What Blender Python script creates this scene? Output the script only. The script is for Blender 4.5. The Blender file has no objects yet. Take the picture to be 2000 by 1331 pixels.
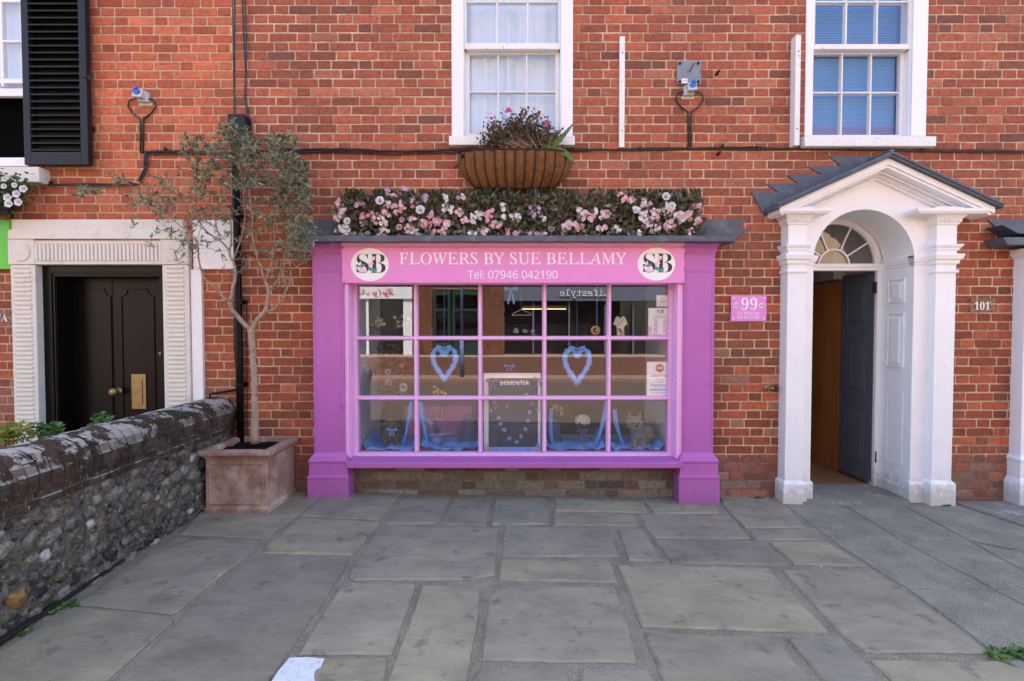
import bpy, bmesh, math, random
from mathutils import Vector, Matrix, noise
R = math.radians
SC = bpy.context.scene
COL = SC.collection
rnd = random.Random(7)

# ------------------------------------------------------------------ camera model
F = 950.0
CX, CY = 1000.0, 665.5
PITCH = math.atan(24.5 / F)
YW = 4.148                                   # plane of the brick facade
def dirv(px, py):
    x = (px - CX) / F; y = -(py - CY) / F
    return Vector((x, math.cos(PITCH) + y * math.sin(PITCH), -math.sin(PITCH) + y * math.cos(PITCH)))
_d = dirv(1000, 968)
CAMH = -_d.z / _d.y * YW
SLOPE = -0.012
def P(px, py, Y):
    d = dirv(px, py); t = Y / d.y
    return Vector((d.x * t, Y, CAMH + d.z * t))
def X_(px, py, Y): return P(px, py, Y).x
def Z_(py, Y, px=1000): return P(px, py, Y).z
def G(x, y=0): return SLOPE * x
def ground(px, py):
    d = dirv(px, py); t = -CAMH / (d.z - SLOPE * d.x)
    return Vector((d.x * t, d.y * t, SLOPE * d.x * t))

# ------------------------------------------------------------------ colours and materials
def lin(c):
    c = c / 255.0
    return c / 12.92 if c <= .04045 else ((c + .055) / 1.055) ** 2.4
def C(r, g, b): return (lin(r), lin(g), lin(b), 1)
def newmat(name):
    m = bpy.data.materials.new(name); m.use_nodes = True
    nt = m.node_tree; b = nt.nodes['Principled BSDF']
    return m, nt, b
def N(nt, t, **kw):
    n = nt.nodes.new(t)
    for k, v in kw.items():
        if k in n.inputs.keys() if isinstance(k, str) else False: n.inputs[k].default_value = v
        else: setattr(n, k, v)
    return n
def noise_node(nt, scale, detail=4, rough=.55, vec=None, stretch=None):
    tc = nt.nodes.new('ShaderNodeTexCoord')
    src = tc.outputs['Object']
    if stretch:
        mp = nt.nodes.new('ShaderNodeMapping'); mp.inputs['Scale'].default_value = stretch
        if len(stretch) > 3: pass
        nt.links.new(src, mp.inputs['Vector']); src = mp.outputs['Vector']
    n = nt.nodes.new('ShaderNodeTexNoise')
    n.inputs['Scale'].default_value = scale; n.inputs['Detail'].default_value = detail
    n.inputs['Roughness'].default_value = rough
    nt.links.new(src, n.inputs['Vector'])
    return n
def ramp(nt, src, stops):
    r = nt.nodes.new('ShaderNodeValToRGB')
    e = r.color_ramp.elements
    e[0].position, e[0].color = stops[0][0], stops[0][1]
    e[1].position, e[1].color = stops[-1][0], stops[-1][1]
    for p, c in stops[1:-1]:
        k = e.new(p); k.color = c
    nt.links.new(src, r.inputs['Fac'])
    return r
def mixc(nt, a, b, fac, mode='MIX'):
    m = nt.nodes.new('ShaderNodeMix'); m.data_type = 'RGBA'; m.blend_type = mode
    for s, v in ((0, fac), (6, a), (7, b)):
        if hasattr(v, 'is_output') or hasattr(v, 'links'): nt.links.new(v, m.inputs[s])
        elif s == 0: m.inputs[0].default_value = v
        else: m.inputs[s].default_value = v
    return m.outputs[2]
W0 = (0, 0, 0, 1); W1 = (1, 1, 1, 1)
def bump(nt, b, src, strength=.3, dist=.01, prev=None):
    k = nt.nodes.new('ShaderNodeBump'); k.inputs['Strength'].default_value = strength
    k.inputs['Distance'].default_value = dist
    nt.links.new(src, k.inputs['Height'])
    if prev: nt.links.new(prev, k.inputs['Normal'])
    nt.links.new(k.outputs['Normal'], b.inputs['Normal'])
    return k.outputs['Normal']
MATS = {}
def mat(name, col, rough=.6, var=.12, vscale=14, bmp=.15, bscale=120, spec=.4, metal=0, dirt=None, dscale=5, dpos=(.56, .7), attr=False, stretch=None, bdist=.004, coat=0, splash=None):
    """painted / plain surface with mottled colour, optional patches of wear and fine relief"""
    if name in MATS: return MATS[name]
    m, nt, b = newmat(name)
    n = noise_node(nt, vscale, 5, .6, stretch=stretch)
    lo = tuple(max(0, c * (1 - var)) for c in col[:3]) + (1,)
    hi = tuple(min(1, c * (1 + var)) for c in col[:3]) + (1,)
    out = ramp(nt, n.outputs['Fac'], [(.3, lo), (.7, hi)]).outputs['Color']
    if attr:
        at = nt.nodes.new('ShaderNodeAttribute'); at.attribute_name = 'Col'
        g = ramp(nt, n.outputs['Fac'], [(.3, (1 - var,) * 3 + (1,)), (.7, (1 + var,) * 3 + (1,))]).outputs['Color']
        out = mixc(nt, at.outputs['Color'], g, 1, 'MULTIPLY')
    if dirt:
        n2 = noise_node(nt, dscale, 7, .7)
        f = ramp(nt, n2.outputs['Fac'], [(dpos[0], W0), (dpos[1], W1)]).outputs['Color']
        out = mixc(nt, out, dirt, f)
    if splash:                                    # street dirt splashed up the foot of the paintwork
        tc = nt.nodes.new('ShaderNodeTexCoord'); sp = nt.nodes.new('ShaderNodeSeparateXYZ'); nt.links.new(tc.outputs['Object'], sp.inputs[0])
        ns = noise_node(nt, 16, 6, .7); ma = nt.nodes.new('ShaderNodeMath'); ma.operation = 'MULTIPLY_ADD'; ma.inputs[1].default_value = -.55
        nt.links.new(ns.outputs['Fac'], ma.inputs[0]); nt.links.new(sp.outputs['Z'], ma.inputs[2])
        f = ramp(nt, ma.outputs[0], [(0, (.5, .5, .5, 1)), (.07, (.2, .2, .2, 1)), (.2, W0)])
        # ramp input is height minus noise, so the edge of the dirt is ragged
        sh_ = nt.nodes.new('ShaderNodeMath'); sh_.operation = 'ADD'; sh_.inputs[1].default_value = .235; nt.links.new(ma.outputs[0], sh_.inputs[0]); nt.links.new(sh_.outputs[0], f.inputs['Fac'])
        out = mixc(nt, out, splash, f.outputs['Color'])
    nt.links.new(out, b.inputs['Base Color'])
    b.inputs['Roughness'].default_value = rough
    b.inputs['Specular IOR Level'].default_value = spec
    b.inputs['Metallic'].default_value = metal
    b.inputs['Coat Weight'].default_value = coat
    if bmp:
        n3 = noise_node(nt, bscale, 4, .6)
        bump(nt, b, n3.outputs['Fac'], bmp, bdist)
    MATS[name] = m
    return m
def brickmat(name, lime=.35):
    if name in MATS: return MATS[name]
    m, nt, b = newmat(name)
    at = nt.nodes.new('ShaderNodeAttribute'); at.attribute_name = 'Col'
    n1 = noise_node(nt, 28, 6, .65)
    g = ramp(nt, n1.outputs['Fac'], [(.28, (.58, .6, .62, 1)), (.5, (1, 1, 1, 1)), (.72, (1.25, 1.32, 1.38, 1))]).outputs['Color']
    out = mixc(nt, at.outputs['Color'], g, 1, 'MULTIPLY')
    n2 = noise_node(nt, 2.1, 6, .6)                      # broad sooty areas
    f2 = ramp(nt, n2.outputs['Fac'], [(.46, W0), (.72, (.42, .42, .42, 1))]).outputs['Color']
    out = mixc(nt, out, C(104, 78, 66), f2)
    n3 = noise_node(nt, 75, 8, .75)                      # limey smears and pits
    f3 = ramp(nt, n3.outputs['Fac'], [(.58, W0), (.74, (lime,) * 3 + (1,))]).outputs['Color']
    out = mixc(nt, out, C(206, 176, 150), f3)
    n5 = noise_node(nt, 40, 3, .5)
    f5 = ramp(nt, n5.outputs['Fac'], [(.69, W0), (.72, (.8, .8, .8, 1))]).outputs['Color']
    out = mixc(nt, out, C(92, 52, 42), f5)
    nt.links.new(out, b.inputs['Base Color'])
    b.inputs['Roughness'].default_value = .88; b.inputs['Specular IOR Level'].default_value = .25
    n4 = noise_node(nt, 150, 6, .7)
    p = bump(nt, b, n4.outputs['Fac'], .55, .004)
    bump(nt, b, n1.outputs['Fac'], .5, .006, p)
    MATS[name] = m
    return m
def glassmat(name='window_glass', tint=(1, 1, 1, 1), k=1.0, wav=.25, base=.0):
    if name in MATS: return MATS[name]
    m = bpy.data.materials.new(name); m.use_nodes = True; nt = m.node_tree; nt.nodes.clear()
    o = nt.nodes.new('ShaderNodeOutputMaterial')
    tr = nt.nodes.new('ShaderNodeBsdfTransparent'); tr.inputs[0].default_value = tint
    gl = nt.nodes.new('ShaderNodeBsdfGlossy'); gl.inputs['Roughness'].default_value = .0
    lw = nt.nodes.new('ShaderNodeLayerWeight'); lw.inputs['Blend'].default_value = .5
    fr = nt.nodes.new('ShaderNodeMath'); fr.operation = 'POWER'; fr.inputs[1].default_value = 5; nt.links.new(lw.outputs['Facing'], fr.inputs[0])
    mu = nt.nodes.new('ShaderNodeMath'); mu.operation = 'MULTIPLY_ADD'; mu.inputs[1].default_value = .9 * k; mu.inputs[2].default_value = base + .045 * k   # Schlick, same from both sides
    mu.use_clamp = True
    n = noise_node(nt, 2.6, 2, .4)
    bp = nt.nodes.new('ShaderNodeBump'); bp.inputs['Strength'].default_value = wav; bp.inputs['Distance'].default_value = .004
    nt.links.new(n.outputs['Fac'], bp.inputs['Height']); nt.links.new(bp.outputs['Normal'], gl.inputs['Normal'])
    mx = nt.nodes.new('ShaderNodeMixShader')
    nt.links.new(fr.outputs[0], mu.inputs[0]); nt.links.new(mu.outputs[0], mx.inputs[0])
    nt.links.new(tr.outputs[0], mx.inputs[1]); nt.links.new(gl.outputs[0], mx.inputs[2]); nt.links.new(mx.outputs[0], o.inputs[0])
    MATS[name] = m
    return m
def leafmat(name, col, var=.3, trans=.25, rough=.5, attr=False):
    if name in MATS: return MATS[name]
    m, nt, b = newmat(name)
    n = noise_node(nt, 9, 3, .6)
    if attr:
        at = nt.nodes.new('ShaderNodeAttribute'); at.attribute_name = 'Col'; out = at.outputs['Color']
    else:
        lo = tuple(c * (1 - var) for c in col[:3]) + (1,); hi = tuple(c * (1 + var) for c in col[:3]) + (1,)
        out = ramp(nt, n.outputs['Fac'], [(.3, lo), (.7, hi)]).outputs['Color']
    nt.links.new(out, b.inputs['Base Color'])
    b.inputs['Roughness'].default_value = rough; b.inputs['Specular IOR Level'].default_value = .3
    tl = nt.nodes.new('ShaderNodeBsdfTranslucent'); nt.links.new(out, tl.inputs[0])
    mx = nt.nodes.new('ShaderNodeMixShader'); mx.inputs[0].default_value = trans
    o = nt.nodes['Material Output']
    nt.links.new(b.outputs[0], mx.inputs[1]); nt.links.new(tl.outputs[0], mx.inputs[2]); nt.links.new(mx.outputs[0], o.inputs[0])
    MATS[name] = m
    return m

# ------------------------------------------------------------------ mesh builder
class MB:
    def __init__(s): s.v = []; s.f = []; s.c = []; s.m = []; s.cc = None; s.mi = 0
    def face(s, idx):
        s.f.append(tuple(idx)); s.c.append(s.cc or (1, 1, 1, 1)); s.m.append(s.mi)
    def poly(s, pts):
        k = len(s.v); s.v += [tuple(p) for p in pts]; s.face(range(k, k + len(pts)))
    def box(s, x0, x1, y0, y1, z0, z1):
        k = len(s.v)
        s.v += [(x0, y0, z0), (x1, y0, z0), (x1, y1, z0), (x0, y1, z0), (x0, y0, z1), (x1, y0, z1), (x1, y1, z1), (x0, y1, z1)]
        for q in ((0, 3, 2, 1), (4, 5, 6, 7), (0, 1, 5, 4), (1, 2, 6, 5), (2, 3, 7, 6), (3, 0, 4, 7)): s.face([k + i for i in q])
    def obox(s, c, ax, ay, az):
        """oriented box: centre and three half-axis vectors"""
        k = len(s.v); c = Vector(c); ax, ay, az = Vector(ax), Vector(ay), Vector(az)
        for sz in (-1, 1):
            for sx, sy in ((-1, -1), (1, -1), (1, 1), (-1, 1)): s.v.append(tuple(c + ax * sx + ay * sy + az * sz))
        for q in ((0, 3, 2, 1), (4, 5, 6, 7), (0, 1, 5, 4), (1, 2, 6, 5), (2, 3, 7, 6), (3, 0, 4, 7)): s.face([k + i for i in q])
    def prism(s, pts, y0, y1):
        """polygon in (x, z) extruded along y"""
        n = len(pts); k = len(s.v)
        s.v += [(p[0], y0, p[1]) for p in pts] + [(p[0], y1, p[1]) for p in pts]
        s.face(range(k, k + n)); s.face(range(k + 2 * n - 1, k + n - 1, -1))
        for i in range(n):
            j = (i + 1) % n; s.face((k + i, k + n + i, k + n + j, k + j))
    def prism_z(s, pts, z0, z1):
        n = len(pts); k = len(s.v)
        s.v += [(p[0], p[1], z0) for p in pts] + [(p[0], p[1], z1) for p in pts]
        s.face(range(k + n - 1, k - 1, -1)); s.face(range(k + n, k + 2 * n))
        for i in range(n):
            j = (i + 1) % n; s.face((k + i, k + j, k + n + j, k + n + i))
    def prism_x(s, pts, x0, x1):
        """polygon in (y, z) extruded along x"""
        n = len(pts); k = len(s.v)
        s.v += [(x0, p[0], p[1]) for p in pts] + [(x1, p[0], p[1]) for p in pts]
        s.face(range(k, k + n)); s.face(range(k + 2 * n - 1, k + n - 1, -1))
        for i in range(n):
            j = (i + 1) % n; s.face((k + i, k + n + i, k + n + j, k + j))
    def stack(s, x0, x1, yf, yb, prof, sides=(1, 1)):
        """moulded block: rectangle x0..x1, yf..yb grown by g at each height"""
        k = len(s.v); n = len(prof)
        for z, g in prof:
            a, b = x0 - g * sides[0], x1 + g * sides[1]
            s.v += [(a, yf - g, z), (b, yf - g, z), (b, yb, z), (a, yb, z)]
        for i in range(n - 1):
            for q in range(4):
                r = (q + 1) % 4
                s.face((k + 4 * i + q, k + 4 * i + r, k + 4 * i + 4 + r, k + 4 * i + 4 + q))
        s.face((k + 3, k + 2, k + 1, k)); s.face([k + 4 * (n - 1) + q for q in range(4)])
    def tube(s, pts, r, n=6, caps=True):
        pts = [Vector(p) for p in pts]; k = len(s.v)
        rs = r if isinstance(r, (list, tuple)) else [r] * len(pts)
        up = None
        for i, p in enumerate(pts):
            t = (pts[min(i + 1, len(pts) - 1)] - pts[max(i - 1, 0)])
            if t.length < 1e-9: t = Vector((0, 0, 1))
            t.normalize()
            if up is None:
                up = t.orthogonal().normalized()
            else:
                up = (up - t * up.dot(t))
                if up.length < 1e-6: up = t.orthogonal()
                up.normalize()
            w = t.cross(up)
            for j in range(n):
                a = 2 * math.pi * j / n
                s.v.append(tuple(p + (up * math.cos(a) + w * math.sin(a)) * rs[i]))
        for i in range(len(pts) - 1):
            for j in range(n):
                j2 = (j + 1) % n
                s.face((k + i * n + j, k + i * n + j2, k + (i + 1) * n + j2, k + (i + 1) * n + j))
        if caps:
            s.face([k + j for j in range(n - 1, -1, -1)]); s.face([k + (len(pts) - 1) * n + j for j in range(n)])
    def lathe(s, prof, c=(0, 0, 0), n=24, axis='z', arc=2 * math.pi, a0=0):
        k = len(s.v); m = len(prof); full = abs(arc - 2 * math.pi) < 1e-6
        nn = n if full else n + 1
        for i in range(nn):
            a = a0 + arc * i / n
            for r, h in prof:
                u, w = r * math.cos(a), r * math.sin(a)
                if axis == 'z': p = (c[0] + u, c[1] + w, c[2] + h)
                elif axis == 'y': p = (c[0] + u, c[1] + h, c[2] + w)
                else: p = (c[0] + h, c[1] + u, c[2] + w)
                s.v.append(p)
        for i in range(n):
            i2 = (i + 1) % nn
            for j in range(m - 1): s.face((k + i * m + j, k + i2 * m + j, k + i2 * m + j + 1, k + i * m + j + 1))
    def ball(s, c, r, n=8, m=6, jit=0, rg=rnd, rot=None):
        """ellipsoid with radii r (3) and optional rumple"""
        k = len(s.v); r = (r, r, r) if not isinstance(r, (tuple, list)) else r
        c = Vector(c)
        for i in range(m + 1):
            th = math.pi * i / m
            for j in range(n):
                ph = 2 * math.pi * j / n
                q = 1 + (rg.uniform(-jit, jit) if jit else 0)
                p = Vector((r[0] * math.sin(th) * math.cos(ph) * q, r[1] * math.sin(th) * math.sin(ph) * q, r[2] * math.cos(th) * q))
                if rot: p = rot @ p
                s.v.append(tuple(c + p))
        for i in range(m):
            for j in range(n):
                j2 = (j + 1) % n
                a, b2, c2, d = k + i * n + j, k + i * n + j2, k + (i + 1) * n + j2, k + (i + 1) * n + j
                if i == 0: s.face((a, d, c2))
                elif i == m - 1: s.face((a, d, b2))
                else: s.face((a, d, c2, b2))
    def add(s, o):
        k = len(s.v); s.v += o.v
        for f, c, m in zip(o.f, o.c, o.m): s.f.append(tuple(k + i for i in f)); s.c.append(c); s.m.append(m)
    def xform(s, M): s.v = [tuple(M @ Vector(p)) for p in s.v]
    def build(s, name, mats, parent=None, loc=None, smooth=False, bevel=0, seg=2, col=False, solid=0, label=None):
        me = bpy.data.meshes.new(name)
        off = Vector((0, 0, 0))
        if parent is not None:
            p = parent
            while p is not None: off += p.location; p = p.parent
        if loc is not None and parent is None: off = Vector(loc)
        me.from_pydata([tuple(Vector(v) - off) for v in s.v], [], s.f)
        if not isinstance(mats, (list, tuple)): mats = [mats]
        for q in mats: me.materials.append(q)
        me.polygons.foreach_set('material_index', s.m)
        if smooth: me.polygons.foreach_set('use_smooth', [True] * len(s.f))
        if col:
            ca = me.color_attributes.new('Col', 'FLOAT_COLOR', 'CORNER')
            buf = []
            for f, c in zip(s.f, s.c): buf += list(c) * len(f)
            ca.data.foreach_set('color', buf)
        me.update()
        o = bpy.data.objects.new(name, me); COL.objects.link(o)
        if parent is not None: o.parent = parent
        elif loc is not None: o.location = loc
        if solid:
            q = o.modifiers.new('solid', 'SOLIDIFY'); q.thickness = solid; q.offset = 0
        if bevel:
            q = o.modifiers.new('bevel', 'BEVEL'); q.width = bevel; q.segments = seg; q.limit_method = 'ANGLE'; q.angle_limit = R(35)
        if label: o['label'] = label
        return o
def tag(o, label=None, cat=None, group=None, kind=None):
    if label: o['label'] = label
    if cat: o['category'] = cat
    if group: o['group'] = group
    if kind: o['kind'] = kind
    return o
def thing(name, loc, label, cat, group=None):
    o = bpy.data.objects.new(name, None); COL.objects.link(o); o.location = loc; o.empty_display_size = .1
    return tag(o, label, cat, group)

# ------------------------------------------------------------------ lettering
def mathmap(s, kind):
    U = {'serifbold': (0x1D400, 0x1D41A, 0x1D7CE), 'serif': (0x1D434, 0x1D44E, None), 'sans': (0x1D5A0, 0x1D5BA, 0x1D7E2),
         'sansbold': (0x1D5D4, 0x1D5EE, 0x1D7EC), 'script': (0x1D4D0, 0x1D4EA, None), 'mono': (0x1D670, 0x1D68A, 0x1D7F6)}[kind]
    r = ''
    for ch in s:
        if ch == 'h' and kind == 'serif': r += '\u210E'
        elif 'A' <= ch <= 'Z': r += chr(U[0] + ord(ch) - 65)
        elif 'a' <= ch <= 'z': r += chr(U[1] + ord(ch) - 97)
        elif ch.isdigit() and U[2]: r += chr(U[2] + int(ch))
        else: r += ch
    return r
def text_geo(s, kind, extrude=.0, offset=0, shear=0):
    c = bpy.data.curves.new('txt', 'FONT'); c.body = mathmap(s, kind) if kind else s; c.size = 1
    c.extrude = extrude; c.offset = offset; c.shear = shear; c.resolution_u = 6
    o = bpy.data.objects.new('txt', c); COL.objects.link(o)
    bpy.context.view_layer.update()
    dg = bpy.context.evaluated_depsgraph_get()
    me = bpy.data.meshes.new_from_object(o.evaluated_get(dg))
    vs = [v.co.copy() for v in me.vertices]; fs = [tuple(p.vertices) for p in me.polygons]
    bpy.data.objects.remove(o); bpy.data.curves.remove(c); bpy.data.meshes.remove(me)
    return vs, fs
def letter(name, s, kind, x0, x1, z0, z1, Y, m, parent, depth=.0015, shear=0, offset=0, back=False, mb=None):
    """lettering fitted to a world rectangle on the plane Y, facing -Y (or +Y when back)"""
    vs, fs = text_geo(s, kind, .5, offset, shear)
    ax, bx = min(v.x for v in vs), max(v.x for v in vs); ay, by = min(v.y for v in vs), max(v.y for v in vs)
    B = mb or MB(); k = len(B.v)
    for v in vs:
        u = (v.x - ax) / (bx - ax); w = (v.y - ay) / (by - ay)
        if back: B.v.append((x1 + (x0 - x1) * u, Y + (v.z + .5) * depth, z0 + (z1 - z0) * w))
        else: B.v.append((x0 + (x1 - x0) * u, Y - (v.z + .5) * depth, z0 + (z1 - z0) * w))
    for f in fs: B.face([k + i for i in f])
    if mb is None: return B.build(name, m, parent)
def letter_px(name, s, kind, x0, y0, x1, y1, Y, m, parent, **kw):
    a = P(x0, y1, Y); b = P(x1, y0, Y)
    return letter(name, s, kind, a.x, b.x, a.z, b.z, Y, m, parent, **kw)
def disc(B, c, rx, rz, y0, y1, n=32):
    B.prism([(c[0] + rx * math.cos(2 * math.pi * i / n), c[1] + rz * math.sin(2 * math.pi * i / n)) for i in range(n)], y0, y1)
EXPO = 2.25
# ------------------------------------------------------------------ palette
M_BR_L = brickmat('orange_brick', .3)
M_BR_R = brickmat('red_brick', .5)
M_MORT_L = mat('lime_mortar', C(188, 162, 132), .95, .14, 30, .6, 160, .1, dirt=C(150, 122, 98), dscale=3)
M_MORT_R = mat('pale_mortar', C(198, 176, 148), .95, .16, 30, .6, 160, .1, dirt=C(140, 118, 98), dscale=2.6, dpos=(.44, .66))
M_WHITE = mat('white_paint', C(232, 232, 235), .42, .03, 6, .2, 40, .45, dirt=C(168, 162, 154), dscale=22, dpos=(.66, .74), splash=C(148, 142, 130))
M_WHITE_OLD = mat('old_white_paint', C(226, 226, 224), .55, .04, 8, .25, 90, .35, dirt=C(140, 130, 116), dscale=30, dpos=(.6, .72))
M_WSTONE = mat('painted_stone', C(218, 214, 206), .75, .03, 8, .2, 90, .2, dirt=C(194, 188, 178), dscale=10, dpos=(.55, .75))
M_PURPLE = mat('purple_paint', C(178, 99, 174), .4, .06, 3, .25, 30, .45, splash=C(140, 96, 132), dirt=C(160, 80, 150), dscale=6, dpos=(.6, .8))
M_PINKP = mat('pale_pink_paint', C(238, 184, 230), .38, .04, 4, .1, 40, .45, dirt=C(206, 150, 190), dscale=22, dpos=(.62, .75))
M_CORN = mat('salmon_pink_paint', C(232, 158, 176), .45, .04, 4, .1, 40, .4)
M_SIGN = mat('pink_sign_vinyl', C(226, 140, 208), .32, .03, 1.5, .0, 40, .45)
M_LETTER = mat('white_vinyl', C(240, 238, 242), .4, .01, 3, 0)
M_LEAD = mat('lead_sheet', C(74, 82, 96), .5, .16, 9, .4, 14, .5, dirt=C(112, 118, 128), dscale=8, dpos=(.52, .75), bdist=.01)
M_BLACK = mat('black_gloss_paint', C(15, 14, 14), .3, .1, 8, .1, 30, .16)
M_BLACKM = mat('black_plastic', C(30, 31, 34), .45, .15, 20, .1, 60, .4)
M_SHUT = mat('charcoal_shutter_paint', C(27, 29, 35), .45, .12, 10, .15, 60, .25, dirt=C(90, 92, 98), dscale=60, dpos=(.74, .78))
M_SLATE = mat('blue_grey_door_paint', C(84, 88, 98), .42, .08, 7, .15, 60, .4, dirt=C(110, 112, 118), dscale=50, dpos=(.74, .8))
M_BRASS = mat('brass', C(150, 126, 88), .42, .2, 30, .1, 60, .5, metal=.7)
M_STEEL = mat('galvanised_steel', C(128, 132, 138), .5, .12, 25, .15, 60, .5, metal=.6, dirt=C(96, 86, 80), dscale=16)
M_RUST = mat('rusty_iron', C(62, 44, 36), .85, .3, 60, .5, 140, .2)
M_PLGREY = mat('pale_grey_plastic', C(186, 188, 190), .5, .04, 12, 0)
M_BLUEP = mat('blue_plastic', C(50, 106, 196), .4, .05, 12, 0)
M_INKBLK = mat('black_ink', C(52, 56, 54), .6, .05, 12, 0)
M_TEAL = mat('teal_ink', C(88, 148, 156), .6, .15, 60, 0)
M_PETALINK = mat('pink_ink', C(246, 198, 224), .6, .05, 60, 0)
M_GLASS = glassmat('window_glass', k=1.8, wav=.012)
M_GLASSUP = glassmat('upstairs_glass', k=.9, wav=.06)
M_DARK = mat('dark_interior', C(58, 54, 52), .9, .2, 3, 0)
M_SCREW = mat('screw_heads', C(120, 70, 110), .5, .1, 20, 0)

# ------------------------------------------------------------------ brickwork
def brick_cells(x0, x1, z0, z1, holes):
    xs = sorted(set([x0, x1] + [min(max(h[i], x0), x1) for h in holes for i in (0, 1)]))
    zs = sorted(set([z0, z1] + [min(max(h[i], z0), z1) for h in holes for i in (2, 3)]))
    out = []
    for a, b in zip(xs, xs[1:]):
        for c, d in zip(zs, zs[1:]):
            mx, mz = (a + b) / 2, (c + d) / 2
            if any(h[0] < mx < h[1] and h[2] < mz < h[3] for h in holes): continue
            out.append((a, b, c, d))
    return out
def one_brick(B, a, b, c, d, y, rg, depth=.012, ch=.0035):
    """front of one brick with uneven, worn arrises, facing -Y"""
    k = len(B.v); j = lambda s: rg.uniform(-s, s)
    dy = j(.0018); r = min(.003 + rg.random() * .006, (b - a) * .3)
    def ring(ins, yy, jt):
        A, Bb, Cc, D = a + ins, b - ins, c + ins, d - ins
        q = [(A + r, Cc), (Bb - r, Cc), (Bb, Cc + r * .8), (Bb, D - r * .8), (Bb - r, D), (A + r, D), (A, D - r * .8), (A, Cc + r * .8)]
        if b - a > .15:
            m1 = a + (b - a) * rg.uniform(.3, .7); m2 = a + (b - a) * rg.uniform(.3, .7)
            q.insert(1, (m1, Cc + j(.002))); q.insert(6, (m2, D + j(.002)))
        return [(x + j(jt), yy, z + j(jt)) for x, z in q]
    f = ring(ch, y + dy, .0012); o = ring(0, y + dy + ch * .8, .0016); n = len(f)
    B.v += f + o + [(p[0], y + depth + .004, p[2]) for p in o]
    B.face([k + i for i in range(n)])
    for i in range(n):
        i2 = (i + 1) % n
        B.face((k + n + i, k + n + i2, k + i2, k + i)); B.face((k + 2 * n + i, k + 2 * n + i2, k + n + i2, k + n + i))
def brick_wall(B, x0, x1, z0, z1, pitch, phase, holes, colf, y, rg, st=.222, hd=.106, jt=.0112, xoff=0):
    """Flemish bond: alternate stretchers and headers, headers centred over stretchers"""
    n0 = math.floor((z0 - phase) / pitch); n1 = math.ceil((z1 - phase) / pitch)
    per = st + hd + 2 * jt
    for n in range(n0, n1):
        c = max(z0, phase + n * pitch + jt / 2); d = min(z1, phase + (n + 1) * pitch - jt / 2)
        if d - c < .02: continue
        mz = (c + d) / 2
        off = xoff + (per / 2 if n % 2 else 0) + rg.uniform(-.012, .012)
        i = math.floor((x0 - off) / per) - 1; x = off + i * per; kind = 0
        while x < x1:
            w = st if kind == 0 else hd
            w2 = w + rg.uniform(-.006, .006)
            a, b = max(x, x0), min(x + w2, x1)
            spans = [(a, b)] if b - a > .012 else []
            for h in holes:
                if h[2] < mz < h[3]:
                    ns = []
                    for p, q in spans:
                        if q <= h[0] or p >= h[1]: ns.append((p, q)); continue
                        if p < h[0] - .012: ns.append((p, h[0]))
                        if q > h[1] + .012: ns.append((h[1], q))
                    spans = ns
            for p, q in spans:
                B.cc = colf((p + q) / 2, mz, rg, kind)
                one_brick(B, p, q, c + rg.uniform(-.001, .001), d + rg.uniform(-.001, .001), y, rg)
            x += w2 + jt; kind = 1 - kind
def pick(pal, rg):
    ml = (.34, .10, .064) if pal is PAL_R or pal is PAL_D else (.43, .112, .062)
    t = rg.random() * sum(p[1] for p in pal)
    for c, w in pal:
        t -= w
        if t <= 0: break
    k = rg.uniform(.88, 1.1)
    if pal not in (PAL_L, PAL_R, PAL_D): return tuple(lin(v) * k for v in c) + (1,)
    g = lin(c[0]) * .3 + lin(c[1]) * .6 + lin(c[2]) * .1
    return tuple((lin(v) * .50 + m_ * .30 * (lin(c[0]) / .42) + m_ * .14 + g * .09) * k * w for v, m_, w in zip(c, ml, (1.02, 1.0, .84))) + (1,)
def mixt(a, b, f): return tuple(p * (1 - f) + q * f for p, q in zip(a, b))
PAL_L = [((192, 98, 66), 5), ((180, 88, 60), 5), ((170, 80, 58), 4), ((206, 108, 66), 2.4), ((156, 78, 60), 2), ((186, 104, 78), 2), ((150, 66, 52), 1.2)]
PAL_R = [((176, 86, 66), 5), ((166, 78, 60), 5), ((156, 74, 60), 4), ((186, 96, 74), 2.5), ((146, 74, 62), 3), ((128, 70, 60), .5), ((190, 92, 58), 1), ((186, 112, 90), 1.5)]
PAL_D = [((168, 74, 48), 5), ((150, 66, 48), 5), ((140, 64, 50), 4), ((188, 88, 48), 1.6), ((124, 64, 54), 1.0), ((150, 82, 66), 1.5)]
PAL_G = [((106, 98, 88), 4), ((90, 82, 74), 4), ((124, 118, 108), 3), ((104, 84, 74), 3), ((132, 126, 116), 2)]
def gpick(rg):
    c = rg.choice(PAL_G)[0]; k = rg.uniform(.85, 1.15)
    return tuple(lin(v) * k for v in c) + (1,)
def col_left(x, z, rg, kind):
    c = pick(PAL_L, rg)
    if z < 2.2: c = mixt(c, pick(PAL_D, rg), .7)
    if z < 1.0: c = mixt(c, gpick(rg), .3)
    return c
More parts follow.
